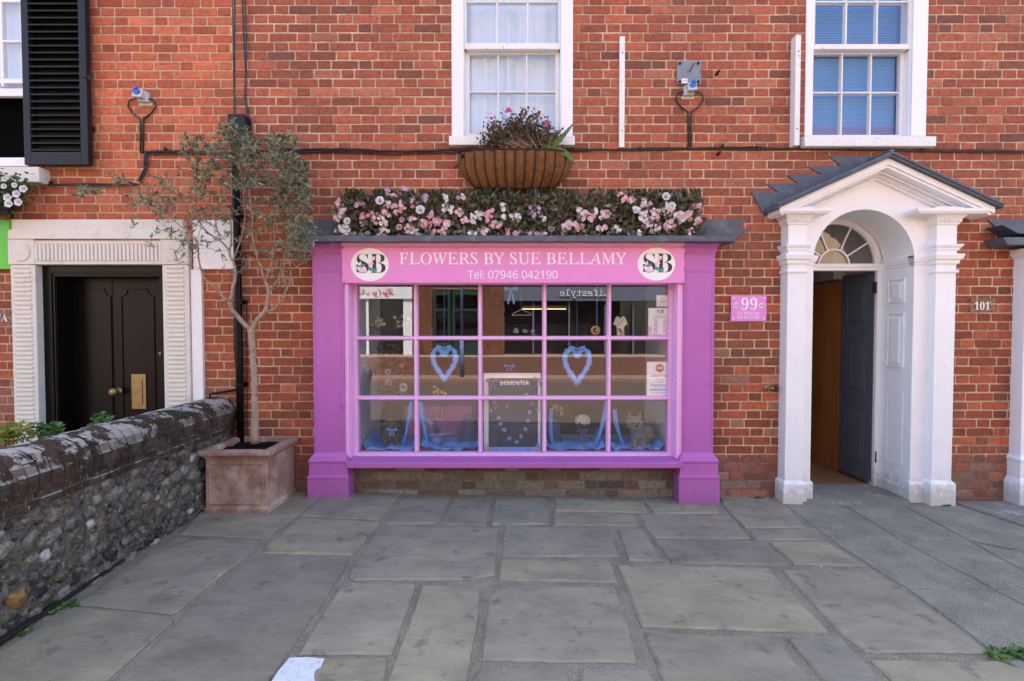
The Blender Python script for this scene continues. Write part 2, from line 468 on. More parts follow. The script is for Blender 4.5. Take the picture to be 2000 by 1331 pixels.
def col_right(x, z, rg, kind):
    c = pick(PAL_R, rg) if z > 2.1 else pick(PAL_D, rg)
    if 1.65 < x < 2.35 and 1.1 < z < 2.35 and rg.random() < .55: c = mixt(c, (lin(112), lin(78), lin(62), 1), .55)
    if -1.9 < x < 1.9 and z < .36 and not (x > 1.5 or x < -1.5): c = mixt(gpick(rg), pick(PAL_D, rg), rg.choice([0, 0, 0, .02, .05]))
    elif z < .42: c = mixt(c, gpick(rg), min(1, (.5 - z) * 1.6) * rg.uniform(.3, 1))
    if z > 2.1: c = mixt(c, (lin(120), lin(84), lin(70), 1), .12)
    for a_, b_ in (H_CW[:2], H_RW[:2]):              # rain-washed soot below the window sills
        if a_ - .1 < x < b_ + .1 and 2.45 < z < H_CW[2] and rg.random() < .7: c = mixt(c, (lin(96), lin(64), lin(54), 1), .35 * (z - 2.3) / .7)
    if 1.7 < x < 2.4 and .5 < z < 1.4 and rg.random() < .18: c = mixt(c, (lin(170), lin(140), lin(122), 1), .45)
    if z > 3.0 and rg.random() < .07: c = mixt(c, (lin(104), lin(74), lin(66), 1), .7)
    return c

XS = X_(458, 300, YW)                         # joint between the two houses
XR, XL = 6.4, -6.6                            # how far the two houses run
EAVE = 5.45
ZS = lambda py: Z_(py, YW)
# ---- openings (x0, x1, z0, z1) on the facade plane
H_SHOP = (-1.40, 1.43, .30, 2.10)
H_DOOR = (2.50, 3.42, -.1, 2.47)
cw = (X_(884, 130, YW), X_(1117, 130, YW)); H_CW = (cw[0], cw[1], ZS(280), 4.75)
rw = (X_(1576, 130, YW), X_(1810, 130, YW)); H_RW = (rw[0], rw[1], ZS(280), 4.75)
XNB = X_(1984, 700, YW); H_NB = (XNB, XR - .8, .3, 2.15)
H_RIGHT = [H_SHOP, H_DOOR, H_CW, H_RW, H_NB]
H_LD = (X_(70, 600, YW), X_(322, 600, YW), -.1, ZS(517))
H_LW = (-5.35, X_(60, 200, YW), ZS(328), 4.75)
H_LEFT = [H_LD, H_LW]

house = thing('brick_terrace_house', (1.5, YW, 0), 'weathered red brick house with a pink and purple shopfront and open white porch', 'house')
house2 = thing('brick_terrace_house', (-4.2, YW, 0), 'orange brick house with a black front door, fluted surround and dark louvred shutter', 'house')
rg = random.Random(11)
B = MB(); B.mi = 1
for a, b, c, d in brick_cells(XS + .006, XR, -.3, EAVE, H_RIGHT + [(XS, XR, -.3, .33)]): B.box(a, b, YW + .0042, YW + .26, c, d)
B.mi = 2
for a, b, c, d in brick_cells(XS + .006, XR, -.3, .33, H_RIGHT): B.box(a, b, YW + .003, YW + .26, c, d)
B.mi = 0
brick_wall(B, XS + .008, XR, -.15, EAVE, 17.35 / 229.0 * 1.0, ZS(10.5), H_RIGHT, col_right, YW, rg, xoff=.06)
B.build('wall', [M_BR_R, M_MORT_R, mat('grimy_mortar', C(112, 104, 94), .95, .3, 20, .6, 120, .1, dirt=C(146, 140, 132), dscale=7)], house, col=True)
B = MB(); B.mi = 1
for a, b, c, d in brick_cells(XL, XS - .006, -.3, EAVE, H_LEFT): B.box(a, b, YW + .0042, YW + .26, c, d)
B.mi = 0
brick_wall(B, XL, XS - .008, -.15, EAVE, 17.0 / 229.0, ZS(356 / 2.958), H_LEFT, col_left, YW, rg, st=.205, hd=.1, xoff=.1)
B.build('wall', [M_BR_L, M_MORT_L], house2, col=True)

# ---- bodies behind the facades: party walls, floors and unseen roofs added to block the sun
M_PLASTER = mat('grey_plaster', C(150, 146, 142), .9, .06, 2, 0)
M_TILE = mat('clay_roof_tiles', C(128, 72, 56), .85, .25, 9, .4, 40, .2)
for hs, a, b in ((house, XS + .01, XR), (house2, XL, XS - .01)):
    B = MB()
    B.box(a, a + .12, YW + .262, 9.8, -.3, EAVE); B.box(b - .12, b, YW + .262, 9.8, -.3, EAVE)
    B.box(a, b, 9.8, 10, -.3, EAVE); B.box(a + .121, b - .121, YW + .262, 9.79, 2.62, 2.75)
    B.box(a + .121, b - .121, YW + .262, 9.79, -.3, -.08)
    B.build('party_wall', mat('inner_wall', C(84, 78, 74), .9, .1, 2, 0), hs)
    B = MB(); B.prism_x([(YW - .18, EAVE + .002), (YW - .18, EAVE + .08), (7, 8.1), (10.2, EAVE + .08), (10.2, EAVE + .002)], a, b)
    B.build('roof', M_TILE, hs)
B = MB()                                       # partitions of the shop and hall
B.box(XS + .14, 2.45, 7.2, 7.28, -.079, 2.619); B.box(2.41, 2.47, YW + .263, 7.19, -.079, 2.619)
B.build('partition', mat('shop_back_wall', C(62, 58, 54), .9, .1, 2, 0), house)

# ------------------------------------------------------------------ pavement: every flag from its outline on the ground
FLAGS = [
 [(352,1046),(516,1055),(576,1012),(612,984),(640,958),(430,958)],
 [(588,1013),(742,1021),(718,1050),(690,1086),(510,1083),(524,1064)],
 [(620,980),(587,1010),(742,1017),(772,977),(785,962),(650,958)],
 [(345,1051),(497,1065),(500,1076),(430,1128),(350,1195),(335,1202),(150,1183)],
 [(147,1188),(340,1211),(334,1222),(205,1335),(170,1375),(-160,1400),(-60,1310),(-3,1277)],
 [(502,1089),(681,1093),(672,1116),(642,1161),(592,1236),(556,1290),(520,1345),(505,1375),(190,1375),(226,1334),(289,1274),(356,1207),(454,1131)],
 [(566,1288),(757,1289),(748,1345),(742,1372),(512,1372)],
 [(671,1141),(812,1144),(781,1233),(764,1280),(583,1281),(636,1191)],
 [(826,1145),(936,1148),(936,1170),(929,1228),(912,1331),(906,1372),(747,1372),(758,1331),(783,1261),(808,1197)],
 [(739,1038),(790,1031),(885,1033),(973,1033),(966,1124),(920,1134),(690,1135),(681,1127),(706,1085),(723,1058)],
 [(787,977),(879,976),(856,1025),(755,1025)],[(884,976),(960,976),(951,1028),(864,1025)],
 [(967,974),(1070,974),(1075,1026),(960,1027)],[(1084,975),(1255,983),(1266,1003),(1084,999)],
 [(1082,1002),(1237,1006),(1246,1028),(1081,1027)],[(1264,985),(1402,990),(1404,1005),(1277,1004)],
 [(1248,1008),(1424,1009),(1466,1054),(1278,1052),(1259,1032)],
 [(985,1031),(1192,1034),(1200,1066),(1211,1088),(1185,1089),(978,1089)],
 [(1206,1035),(1256,1036),(1294,1098),(1228,1097)],[(1279,1056),(1494,1059),(1540,1106),(1312,1102)],
 [(977,1096),(1190,1099),(1205,1140),(975,1135)],
 [(1003,1145),(1200,1150),(1229,1233),(1245,1297),(1075,1295),(941,1291),(945,1240),(956,1168),(975,1155)],
 [(1207,1106),(1500,1112),(1620,1238),(1440,1233),(1254,1226),(1236,1180)],
 [(938,1307),(1108,1309),(1112,1345),(1110,1372),(900,1372),(920,1331)],
 [(1137,1308),(1265,1312),(1280,1335),(1290,1372),(1130,1372)],
 [(1256,1236),(1512,1247),(1585,1331),(1620,1372),(1315,1372),(1292,1325)],
 [(1538,1250),(1643,1250),(1727,1334),(1765,1372),(1637,1372),(1607,1331)],
 [(1700,1293),(1950,1294),(2030,1320),(2120,1372),(1788,1372)],
 [(1526,1115),(1706,1117),(1761,1153),(1868,1227),(1932,1278),(1690,1276),(1644,1242)],
 [(1504,1061),(1616,1061),(1694,1108),(1551,1104)],[(1415,992),(1400,962),(1500,962),(1520,975),(1574,1032),(1456,1033)],
 [(1462,1037),(1582,1037),(1612,1056),(1476,1056)],
]
CONC = [
 [(1534,986),(1650,990),(1754,1053),(1622,1053)],[(1653,990),(1768,992),(1888,1054),(1757,1053)],
 [(1771,992),(1870,990),(2034,1042),(2140,1100),(1960,1092),(1890,1054)],[(1624,1056),(1756,1056),(1935,1149),(1770,1149),(1712,1114)],
 [(1760,1057),(1890,1057),(2060,1150),(1938,1149)],[(1893,1057),(1966,1097),(2160,1104),(2160,1150),(2064,1150)],
 [(1774,1152),(1938,1152),(2060,1218),(2240,1330),(2120,1372),(1962,1292),(1872,1223)],[(1942,1152),(2260,1156),(2260,1320),(2064,1216)],
]
M_YORK, nt, b = newmat('york_stone')
at = nt.nodes.new('ShaderNodeAttribute'); at.attribute_name = 'Col'
n1 = noise_node(nt, 2.6, 9, .72, stretch=(1, 1.7, 1)); n1.inputs['Distortion'].default_value = .25
g = ramp(nt, n1.outputs['Fac'], [(.28, (.62, .62, .62, 1)), (.48, (.97, .97, .97, 1)), (.72, (1.32, 1.3, 1.22, 1))]).outputs['Color']
out = mixc(nt, at.outputs['Color'], g, 1, 'MULTIPLY')
n2 = noise_node(nt, 9, 5, .6); f = ramp(nt, n2.outputs['Fac'], [(.59, W0), (.67, (.52, .52, .52, 1))]).outputs['Color']
out = mixc(nt, out, C(84, 81, 74), f)
n2 = noise_node(nt, 1.6, 3, .5); f = ramp(nt, n2.outputs['Fac'], [(.5, W0), (.75, (.35, .35, .35, 1))]).outputs['Color']
out = mixc(nt, out, C(122, 112, 90), f)
n3 = noise_node(nt, 90, 8, .8); f = ramp(nt, n3.outputs['Fac'], [(.62, W0), (.72, (.5, .5, .5, 1))]).outputs['Color']
out = mixc(nt, out, C(152, 148, 134), f)
nt.links.new(out, b.inputs['Base Color']); b.inputs['Roughness'].default_value = .62; b.inputs['Specular IOR Level'].default_value = .35
n4 = noise_node(nt, 2.4, 5, .5, stretch=(1, 2.2, 1)); n4.inputs['Distortion'].default_value = .5
rr = ramp(nt, n4.outputs['Fac'], [(.38, W0), (.44, (.2, .2, .2, 1)), (.45, (.42, .42, .42, 1)), (.55, (.5, .5, .5, 1)), (.56, (.75, .75, .75, 1)), (.7, W1)])
p = bump(nt, b, rr.outputs['Color'], .7, .008)
n5 = noise_node(nt, 45, 8, .75); bump(nt, b, n5.outputs['Fac'], .5, .008, p)
def gritmat(name, base, pebble, scale, thr, bs=.5):
    m, nt, b = newmat(name)
    v = nt.nodes.new('ShaderNodeTexVoronoi'); v.inputs['Scale'].default_value = scale
    tc = nt.nodes.new('ShaderNodeTexCoord'); nt.links.new(tc.outputs['Object'], v.inputs['Vector'])
    sep = nt.nodes.new('ShaderNodeSeparateColor'); nt.links.new(v.outputs['Color'], sep.inputs[0])
    f = ramp(nt, sep.outputs[0], [(thr, W0), (min(1, thr + .25), W1)]).outputs['Color']
    dm = ramp(nt, v.outputs['Distance'], [(.25, W1), (.45, W0)]).outputs['Color']
    ff = mixc(nt, f, dm, 1, 'MULTIPLY')
    n = noise_node(nt, 5, 5, .6)
    bc = ramp(nt, n.outputs['Fac'], [(.3, tuple(c * .7 for c in base[:3]) + (1,)), (.7, tuple(c * 1.25 for c in base[:3]) + (1,))]).outputs['Color']
    nt.links.new(mixc(nt, bc, pebble, ff), b.inputs['Base Color'])
    b.inputs['Roughness'].default_value = .85
    bump(nt, b, v.outputs['Distance'], bs, .004)
    return m
M_JOINT = gritmat('gritty_mortar', C(124, 116, 99), C(180, 171, 152), 170, .5, .7)
M_CONC = gritmat('exposed_aggregate', C(122, 118, 104), C(158, 151, 134), 110, .5, .4)
M_EARTH = mat('potting_soil', C(28, 23, 20), .95, .4, 40, .8, 90, .1, bdist=.02)

def flag(B, pts, rg, top, colr, jit=.004, worn=.006):
    q = [ground(*p) for p in pts]
    c = sum(q, Vector()) / len(q)
    # densify and roughen the edge
    e = []
    for i in range(len(q)):
        a, b2 = q[i], q[(i + 1) % len(q)]; n = max(1, int((b2 - a).length / .045))
        for k in range(n):
            p = a.lerp(b2, k / n)
            if k: p = p + Vector((rg.uniform(-jit, jit), rg.uniform(-jit, jit), 0))
            else: p = p.lerp(c, -.004)
            e.append(p)
    if (q[1] - q[0]).cross(q[2] - q[1]).z < 0: e.reverse()
    tx, ty = rg.uniform(-.004, .004), rg.uniform(-.004, .004)
    zt = lambda p: p.z + top + (p.x - c.x) * tx + (p.y - c.y) * ty
    n = len(e); k = len(B.v); B.cc = colr
    inn = [p.lerp(c, min(.2, worn * 1.6 / max(.05, (p - c).length))) for p in e]
    B.v += [(p.x, p.y, zt(p) + .0) for p in inn] + [(p.x, p.y, zt(p) - worn) for p in e] + [(p.x, p.y, p.z - .03) for p in e]
    B.face([k + i for i in range(n)])
    for i in range(n):
        j = (i + 1) % n
        B.face((k + n + i, k + n + j, k + j, k + i)); B.face((k + 2 * n + i, k + 2 * n + j, k + n + j, k + n + i))
rg = random.Random(5); B = MB()
YPAL = [(138, 132, 114), (133, 127, 111), (142, 134, 112), (136, 129, 112), (128, 123, 108), (144, 136, 114), (134, 128, 111)]
KERB_Y = 1.02
# far-side flags out of shot, so that the pavement goes on to both sides and to the kerb
for i, f_ in enumerate(FLAGS):
    c = YPAL[i * 5 % 7]; k = rg.uniform(.93, 1.06)
    flag(B, f_, rg, .010, tuple(lin(v) * k for v in c) + (1,), worn=.008)
def pxg(x, y):                                  # ground point back to photo pixel, for flags laid by metres
    v = Vector((x, y, G(x) - CAMH)); fw = Vector((0, math.cos(PITCH), -math.sin(PITCH))); up = Vector((0, math.sin(PITCH), math.cos(PITCH)))
    d = v.dot(fw); return (CX + F * v.x / d, CY - F * v.dot(up) / d)
yk = ground(1000, 1376).y
x = -2.28
while x < 6.2:
    w = rg.uniform(.45, .8); c = YPAL[rg.randrange(7)]
    flag(B, [pxg(x, yk - .01), pxg(x + w - .02, yk - .01), pxg(x + w - .02, KERB_Y + .17), pxg(x, KERB_Y + .17)], rg, .006, tuple(lin(v) for v in c) + (1,))
    x += w
for r in range(4):
    x = 3.05 + .3 * r
    y0 = 1.95 + r * .56
    x = max(x, ground(2150, pxg(0, y0)[1]).x if r < 3 else 4.6)
    while x < 6.2:
        w = rg.uniform(.5, .8); c = YPAL[rg.randrange(7)]
        flag(B, [pxg(x, y0 + .54), pxg(x + w - .02, y0 + .54), pxg(x + w - .02, y0), pxg(x, y0)], rg, .006, tuple(lin(v) for v in c) + (1,))
        x += w
pave = B
B.mi = 2
for i, f_ in enumerate(CONC):
    flag(B, f_, rg, .004, (1, 1, 1, 1), jit=.0015, worn=.004)
B.mi = 1; B.cc = None
k = len(B.v)
xs = [-9, -2.4, 0, 2, 4, 9]
for x in xs: B.v += [(x, KERB_Y + .14, G(x) - .002), (x, YW + .04, G(x) - .002)]
for i in range(len(xs) - 1): B.face((k + 2 * i, k + 2 * i + 2, k + 2 * i + 3, k + 2 * i + 1))
tag(B.build('pavement', [M_YORK, M_JOINT, M_CONC], col=True), kind='structure')
B = MB()                                        # granite kerb
x = -9
while x < 9:
    w = rg.uniform(.8, 1.0); B.box(x, x + w - .006, KERB_Y, KERB_Y + .14, -.28, G(x + w / 2) + .004); x += w
tag(B.build('kerb', mat('granite_kerb', C(128, 126, 122), .8, .15, 40, .3, 90, .2), bevel=.008), kind='structure')
# road, opposite pavement and the ground beyond
M_ROAD = gritmat('tarmac_road', C(98, 82, 72), C(130, 116, 104), 120, .6, .3)
B = MB(); B.poly([(-60, -6.0, -.12), (60, -6.0, -.12), (60, KERB_Y + .02, -.12), (-60, KERB_Y + .02, -.12)])
tag(B.build('road', M_ROAD), kind='structure')
B = MB()
for y in (.62, .82): B.box(-9, 9, y, y + .075, -.121, -.115)
tag(B.build('yellow_lines', mat('yellow_road_paint', C(210, 176, 60), .7, .15, 30, .2)), kind='structure')
B = MB(); B.poly([(-60, -60, -.2), (60, -60, -.2), (60, 60, -.2), (-60, 60, -.2)])
tag(B.build('ground', mat('bare_ground', C(96, 92, 84), .95, .2, 2, 0)), kind='structure')
# strip of earth behind the flint wall
B = MB(); B.poly([(-9, .9, .06), (-2.5, .9, .06), (-2.5, YW + .05, .06), (-9, YW + .05, .06)])
tag(B.build('front_path', mat('mossy_path', C(74, 70, 62), .95, .25, 6, .5, 60, .1)), kind='structure')
# worn white paint on one flag
B = MB()
pts = [(566,1290),(600,1289),(634,1292),(629,1303),(627,1309),(616,1316),(613,1326),(617,1345),(525,1345),(542,1318)]
q = [ground(*p) for p in pts]; q.reverse() if (q[1] - q[0]).cross(q[2] - q[1]).z < 0 else None
B.poly([(p.x, p.y, p.z + .012) for p in q])
tag(B.build('painted_patch', mat('road_white', C(204, 208, 210), .8, .1, 40, .4, 120, .2, dirt=C(150, 154, 158), dscale=30)), kind='structure')

# threshold stones
M_STEP = mat('worn_limestone', C(126, 120, 112), .7, .14, 6, .4, 60, .25, dirt=C(170, 168, 166), dscale=5, dpos=(.55, .7))
def slab(B, pts, top, drop=.04):
    q = [ground(*p) for p in pts]
    if (q[1] - q[0]).cross(q[2] - q[1]).z < 0: q.reverse()
    n = len(q); k = len(B.v)
    B.v += [(p.x, p.y, p.z + top) for p in q] + [(p.x, p.y, p.z - drop) for p in q]
    B.face([k + i for i in range(n)])
    for i in range(n):
        j = (i + 1) % n; B.face((k + n + i, k + n + j, k + j, k + i))
# ------------------------------------------------------------------ shopfront
YG = 4.225                                       # plane of the shop glass
def px_box(B, x0, y0, x1, y1, Y, yb, py=None, pxz=1000):
    a = P(x0, y1, Y); b = P(x1, y0, Y); B.box(a.x, b.x, Y, yb, a.z, b.z)
# frame posts and the board behind the sign (the shopfront itself)
B = MB()
xl0, xl1, xr0, xr1 = -1.425, -1.368, 1.383, 1.44
zsill = .335
ztop = Z_(552, 4.05)
B.box(xl0, xl1, 4.07, YG + .05, zsill, ztop + .1); B.box(xr0, xr1, 4.07, YG + .05, zsill, ztop + .1)
B.box(xl0, xr1, 4.055, YG + .06, ztop + .012, Z_(474, 4.05))
B.box(xl1, xl1 + .006, 4.10, 4.16, zsill, ztop); B.box(xr0 - .006, xr0, 4.10, 4.16, zsill, ztop)
front = B.build('shopfront', M_PINKP, house, bevel=.004)
# glazing bars: moulded to a narrow nose
B = MB()
bx = [X_(p, 700, 4.19) for p in (812, 937.5, 1063.5, 1190)]
bz = [Z_(661, 4.19), Z_(778.5, 4.19)]
def vbar(x, z0, z1, w=.019, n=.009):
    B.prism_z([(x - n, 4.186), (x + n, 4.186), (x + n + .002, 4.196), (x + w, 4.212), (x + w, 4.25), (x - w, 4.25), (x - w, 4.212), (x - n - .002, 4.196)], z0, z1)
def hbar(z, x0, x1, w=.019, n=.009):
    B.prism_x([(4.184, z - n), (4.184, z + n), (4.194, z + n + .002), (4.212, z + w), (4.252, z + w), (4.252, z - w), (4.212, z - w), (4.194, z - n - .002)][::-1], x0, x1)
for x in bx: vbar(x, zsill + .03, ztop + .01)
for z in bz: hbar(z, xl1 + .02, xr0 - .02)
B.box(xl1, xl1 + .034, 4.19, 4.26, zsill, ztop + .01); B.box(xr0 - .034, xr0, 4.19, 4.26, zsill, ztop + .01)
B.prism_x([(4.17, zsill - .002), (4.17, zsill + .012), (4.20, zsill + .022), (4.262, zsill + .022), (4.262, zsill - .002)][::-1], xl1, xr0)
B.box(xl1 + .034, xr0 - .034, 4.195, 4.262, ztop - .006, ztop + .011)
B.build('glazing_bars', M_PINKP, front, bevel=.002)
B = MB(); B.box(xl1 + .01, xr0 - .01, YG, YG + .004, zsill + .01, ztop)
B.build('pane', M_GLASS, front)
# sill
B = MB()
zs0 = Z_(903.5, 3.99)
B.prism_x([(3.99, zs0 - .05), (3.985, zs0 - .045), (3.985, zs0 - .004), (3.992, zs0), (4.18, zsill), (4.26, zsill), (4.26, zs0 - .05)][::-1], -1.372, 1.405)
B.build('sill', M_PURPLE, front, bevel=.004)
# pilasters
def pilaster(cx, hw):
    B = MB(); yf = 4.045; g = G(cx)
    Zp = lambda y: Z_(y, yf)
    B.stack(cx - hw, cx + hw, yf, YW + .004, [(g - .02, .043), (Z_(938, 4.0), .042), (Z_(935, 4.0), .046), (Z_(931.5, 4.0), .046), (Z_(930, 4.0), .034),
        (Z_(906, 4.01), .031), (Z_(903.5, 4.01), .037), (Z_(900, 4.01), .037), (Z_(898, 4.01), .028), (Z_(895, 4.01), .026), (Z_(891, 4.03), .012), (Z_(886, 4.04), .002), (Z_(884, 4.04), 0),
        (Zp(532), 0), (Zp(531.5), .004), (Zp(529), .004), (Zp(528.5), 0), (Zp(498), 0), (Zp(497.5), .006), (Zp(495), .006), (Zp(494.5), .003), (Zp(493), .003), (Zp(492.5), .011), (Zp(489.5), .012), (Zp(489), .008),
        (Zp(486), .012), (Zp(481), .026), (Zp(477), .036), (Z_(473, 4.0), .038)])
    # raised panel edges on the shaft
    for s in (-1, 1): B.box(cx + s * (hw - .02) - .0025, cx + s * (hw - .02) + .0025, yf - .0035, yf + .002, Zp(882), Zp(534))
    B.build('pilaster', M_PURPLE, front, bevel=.0025)
pilaster(-1.527, .128); pilaster(1.555, .127)
# salmon cornice strip and lead covering
B = MB()
B.prism_x([(4.02, Z_(483, 4.02)), (4.005, Z_(481, 4.0)), (4.0, Z_(478, 4.0)), (3.99, Z_(477, 4.0)), (3.985, Z_(472, 3.98)), (4.1, Z_(472, 3.98)), (4.1, Z_(483, 4.02))][::-1], -1.395, 1.41)
B.build('cornice', M_CORN, front, bevel=.002)
B = MB()
zl0, zl1 = Z_(472.6, 3.92), Z_(460.5, 3.92)
n = 60; k = len(B.v); rgl = random.Random(4)
for i in range(n + 1):
    x = -1.765 + (1.79 + 1.765) * i / n; w = rgl.uniform(-.0022, .0022)
    B.v += [(x, 4.14, zl0 + .006), (x, 3.925, zl0 + w), (x, 3.912, zl0 + .003 + w), (x, 3.912, zl1 - .004 + w), (x, 3.92, zl1 + w), (x, 4.145, zl1 + .05)]
for i in range(n):
    for j in range(5):
        a = k + i * 6 + j; B.face((a, a + 1, a + 7, a + 6))
B.face([k + j for j in range(5, -1, -1)]); B.face([k + n * 6 + j for j in range(6)])
# flashing dressed up the wall
pp = [(568, 430), (905, 428), (906, 427), (1250, 428), (1463, 429.5), (1436, 447), (1466, 447.5), (1436, 466), (1432, 475), (580, 475), (572, 452)]
pts = [(P(x, y, YW).x, P(x, y, YW).z) for x, y in pp][::-1]
B.prism(pts, YW - .008, YW + .004)
B.build('lead_flashing', M_LEAD, front)

# painted sign: screwed on, a thing of its own
sx0, sx1, sz0, sz1 = X_(667.5, 520, 4.035), X_(1337, 520, 4.035), Z_(553, 4.035), Z_(483, 4.035)
sign = thing('shop_sign', ((sx0 + sx1) / 2, 4.035, sz0), 'long pink shop sign with white lettering and two round white logos, above the shop window', 'sign')
B = MB()
# edge scalloped at both ends
e = []
for i in range(9):
    t = i / 8; e.append((sx1 - (.006 if i in (3, 6) else 0), sz0 + (sz1 - sz0) * t))
for i in range(9):
    t = 1 - i / 8; e.append((sx0 + (.006 if i in (3, 6) else 0), sz0 + (sz1 - sz0) * t))
B.prism(e, 4.033, 4.052)
B.build('board', M_SIGN, sign, bevel=.0015)
YS = 4.0325
letter_px('lettering', 'FLOWERS BY SUE BELLAMY', 'serif', 780, 493.5, 1223.5, 517, YS, M_LETTER, sign, shear=-.268, offset=.004)
letter_px('lettering', 'Tel: 07946 042190', 'sans', 913.5, 528, 1089, 545, YS, M_LETTER, sign)
def logo(c, rx, rz, Y, parent, nm='logo'):
    B = MB(); disc(B, c, rx, rz, Y - .0012, Y + .001, 40); lg = B.build(nm, M_LETTER, parent)
    y = Y - .0014
    letter('letters', 'S', 'serifbold', c[0] - rx * .70, c[0] - rx * .05, c[1] - rz * .52, c[1] + rz * .66, y, M_INKBLK, lg, depth=.0006, offset=-.012)
    letter('letters', 'B', 'serifbold', c[0] + rx * .02, c[0] + rx * .84, c[1] - rz * .50, c[1] + rz * .64, y, M_INKBLK, lg, depth=.0006, offset=-.012)
    y2 = y - .0012
    def leafp(nm_, m_, u, v, L, w, a, off=0):
        pts = []; Bq = MB()
        for i in range(10):
            t = 2 * math.pi * i / 10; q = (math.cos(t) * L, math.sin(t) * w * (1 - .4 * math.cos(t)))
            pts.append((c[0] + rx * (u + q[0] * math.cos(a) - q[1] * math.sin(a)), c[1] + rz * (v + q[0] * math.sin(a) + q[1] * math.cos(a))))
        Bq.prism(pts, y2 - .0005 - off, y2 - off); Bq.build(nm_, m_, lg)
    for q in ((-.62, -.08, .13, .07, -.5), (-.38, -.06, .16, .09, .5, .0003), (.08, -.3, .2, .1, -.6, .0006), (.3, -.34, .16, .09, 1.1, .0009)): leafp('leaf', M_TEAL, *q)
    for q in ((-.5, .1, .1, .06, 1.5), (-.42, -.3, .16, .12, .6, .0003), (.06, .05, .15, .13, .3, .0006), (.2, .38, .14, .1, .9, .0009), (-.32, -.38, .2, .1, .1, .0012)): leafp('petal', M_PETALINK, *q)
for px_ in (722.3, 1282):
    c = P(px_, 517.3 if px_ < 1000 else 516.3, YS); logo((c.x, c.z), 36.6 * 4.03 / F, 32 * 4.03 / F, YS, sign)
B = MB()
for px_ in (672, 785, 893, 1000, 1108, 1216, 1333):
    for py_ in (486, 550):
        B = MB(); c = P(px_, py_, YS); disc(B, (c.x, c.z), .004, .004, YS - .002, YS, 8); B.build('screw', M_SCREW, sign)

# ------------------------------------------------------------------ sash windows
M_CURT = mat('sheer_curtain', C(212, 226, 240), .8, .03, 6, 0)
M_BLIND = mat('blue_roller_blind', C(96, 142, 200), .8, .06, 3, 0)
def sash(parent, ox0, ox1, gl0, gl1, ys, tex, sillx, silly, deep, name='window'):
    """ox: outer frame in photo pixels, gl: glass edges, ys: meeting rail top/bottom, lower bar, bottom rail top, sill top/bottom"""
    YFm = YW - .012
    x0, x1 = X_(ox0, 150, YFm), X_(ox1, 150, YFm)
    a, b = X_(gl0, 150, 4.17), X_(gl1, 150, 4.17)
    top = 4.75; z = lambda y, Y=4.17: Z_(y, Y)
    mr0, mr1, lb, br, st, sb = ys
    B = MB(); zf = z(st, YFm)
    i0 = X_(deep[0], 150, YFm); i1 = X_(deep[1], 150, YFm)
    B.box(x0, i0, YFm, YW + .12, zf, top); B.box(i1, x1, YFm, YW + .12, zf, top)
    B.box(i0 - .012, i0 + .006, YFm + .025, YW + .12, zf, top - .002); B.box(i1 - .006, i1 + .012, YFm + .025, YW + .12, zf, top - .002)
    fr = B.build(name, M_WHITE, parent, bevel=.003)
    # upper sash
    w = (b - a) / 3; t = .011
    B = MB(); yu = 4.165
    B.box(i0 + .007, a, yu, yu + .04, z(mr1, yu), top - .01); B.box(b, i1 - .007, yu, yu + .04, z(mr1, yu), top - .01)
    B.box(i0 + .007, i1 - .007, yu - .006, yu + .042, z(mr1, yu), z(mr0, yu))
    for k in (1, 2): B.prism_z([(a + w * k - t * .55, yu), (a + w * k + t * .55, yu), (a + w * k + t, yu + .035), (a + w * k - t, yu + .035)], z(mr0, yu), top - .01)
    zb = z(3.5, yu); B.prism_x([(yu, zb - t * .55), (yu, zb + t * .55), (yu + .036, zb + t), (yu + .036, zb - t)][::-1], a, b)
    B.build('upper_sash', M_WHITE_OLD, fr, bevel=.002)
    # lower sash, set further back
    yl = 4.215; B = MB(); t = .010
    a2, b2 = a + .02, b - .02; w2 = (b2 - a2) / 3
    B.box(i0 + .007, a2, yl, yl + .04, z(br, yl) - .06, z(mr1, yl) + .01); B.box(b2, i1 - .007, yl, yl + .04, z(br, yl) - .06, z(mr1, yl) + .01)
    B.box(i0 + .008, i1 - .008, yl + .001, yl + .041, z(mr1 + 9, yl), z(mr1 - 4, yl)); B.box(i0 + .008, i1 - .008, yl + .001, yl + .041, z(st, yl) - .01, z(br, yl))
    for k in (1, 2): B.prism_z([(a2 + w2 * k - t * .55, yl), (a2 + w2 * k + t * .55, yl), (a2 + w2 * k + t, yl + .035), (a2 + w2 * k - t, yl + .035)], z(br, yl), z(mr1 + 8, yl))
    zb = z(lb, yl); B.prism_x([(yl, zb - t * .55), (yl, zb + t * .55), (yl + .036, zb + t), (yl + .036, zb - t)][::-1], a2, b2)
    B.build('lower_sash', M_WHITE_OLD, fr, bevel=.002)
    B = MB(); B.box(a - .004, b + .004, yu + .018, yu + .021, z(mr0 + 1, yu), top - .02); B.box(a2 - .004, b2 + .004, yl + .018, yl + .021, z(br + 1, yl), z(mr1, yl))
    B.build('pane', M_GLASSUP, fr)
    # sill
    B = MB(); s0, s1 = X_(sillx[0], 270, YW - .06), X_(sillx[1], 270, YW - .06)
    zt, zb = z(silly[0], YW - .06), z(silly[1], YW - .06)
    B.prism_x([(YW - .065, zb), (YW - .07, zb + .004), (YW - .07, zt - .006), (YW - .064, zt), (YW + .15, zt + .03), (YW + .15, zb)][::-1], s0, s1)
    B.build('sill', M_WHITE_OLD, fr, bevel=.003)
    return fr, i0, i1, a, b
fw, i0, i1, a, b = sash(house, 882, 1119, 911.5, 1090, (85, 97, 179.5, 261, 268, 284), None, (877, 1122.5), (266, 284.5), (905, 1096))
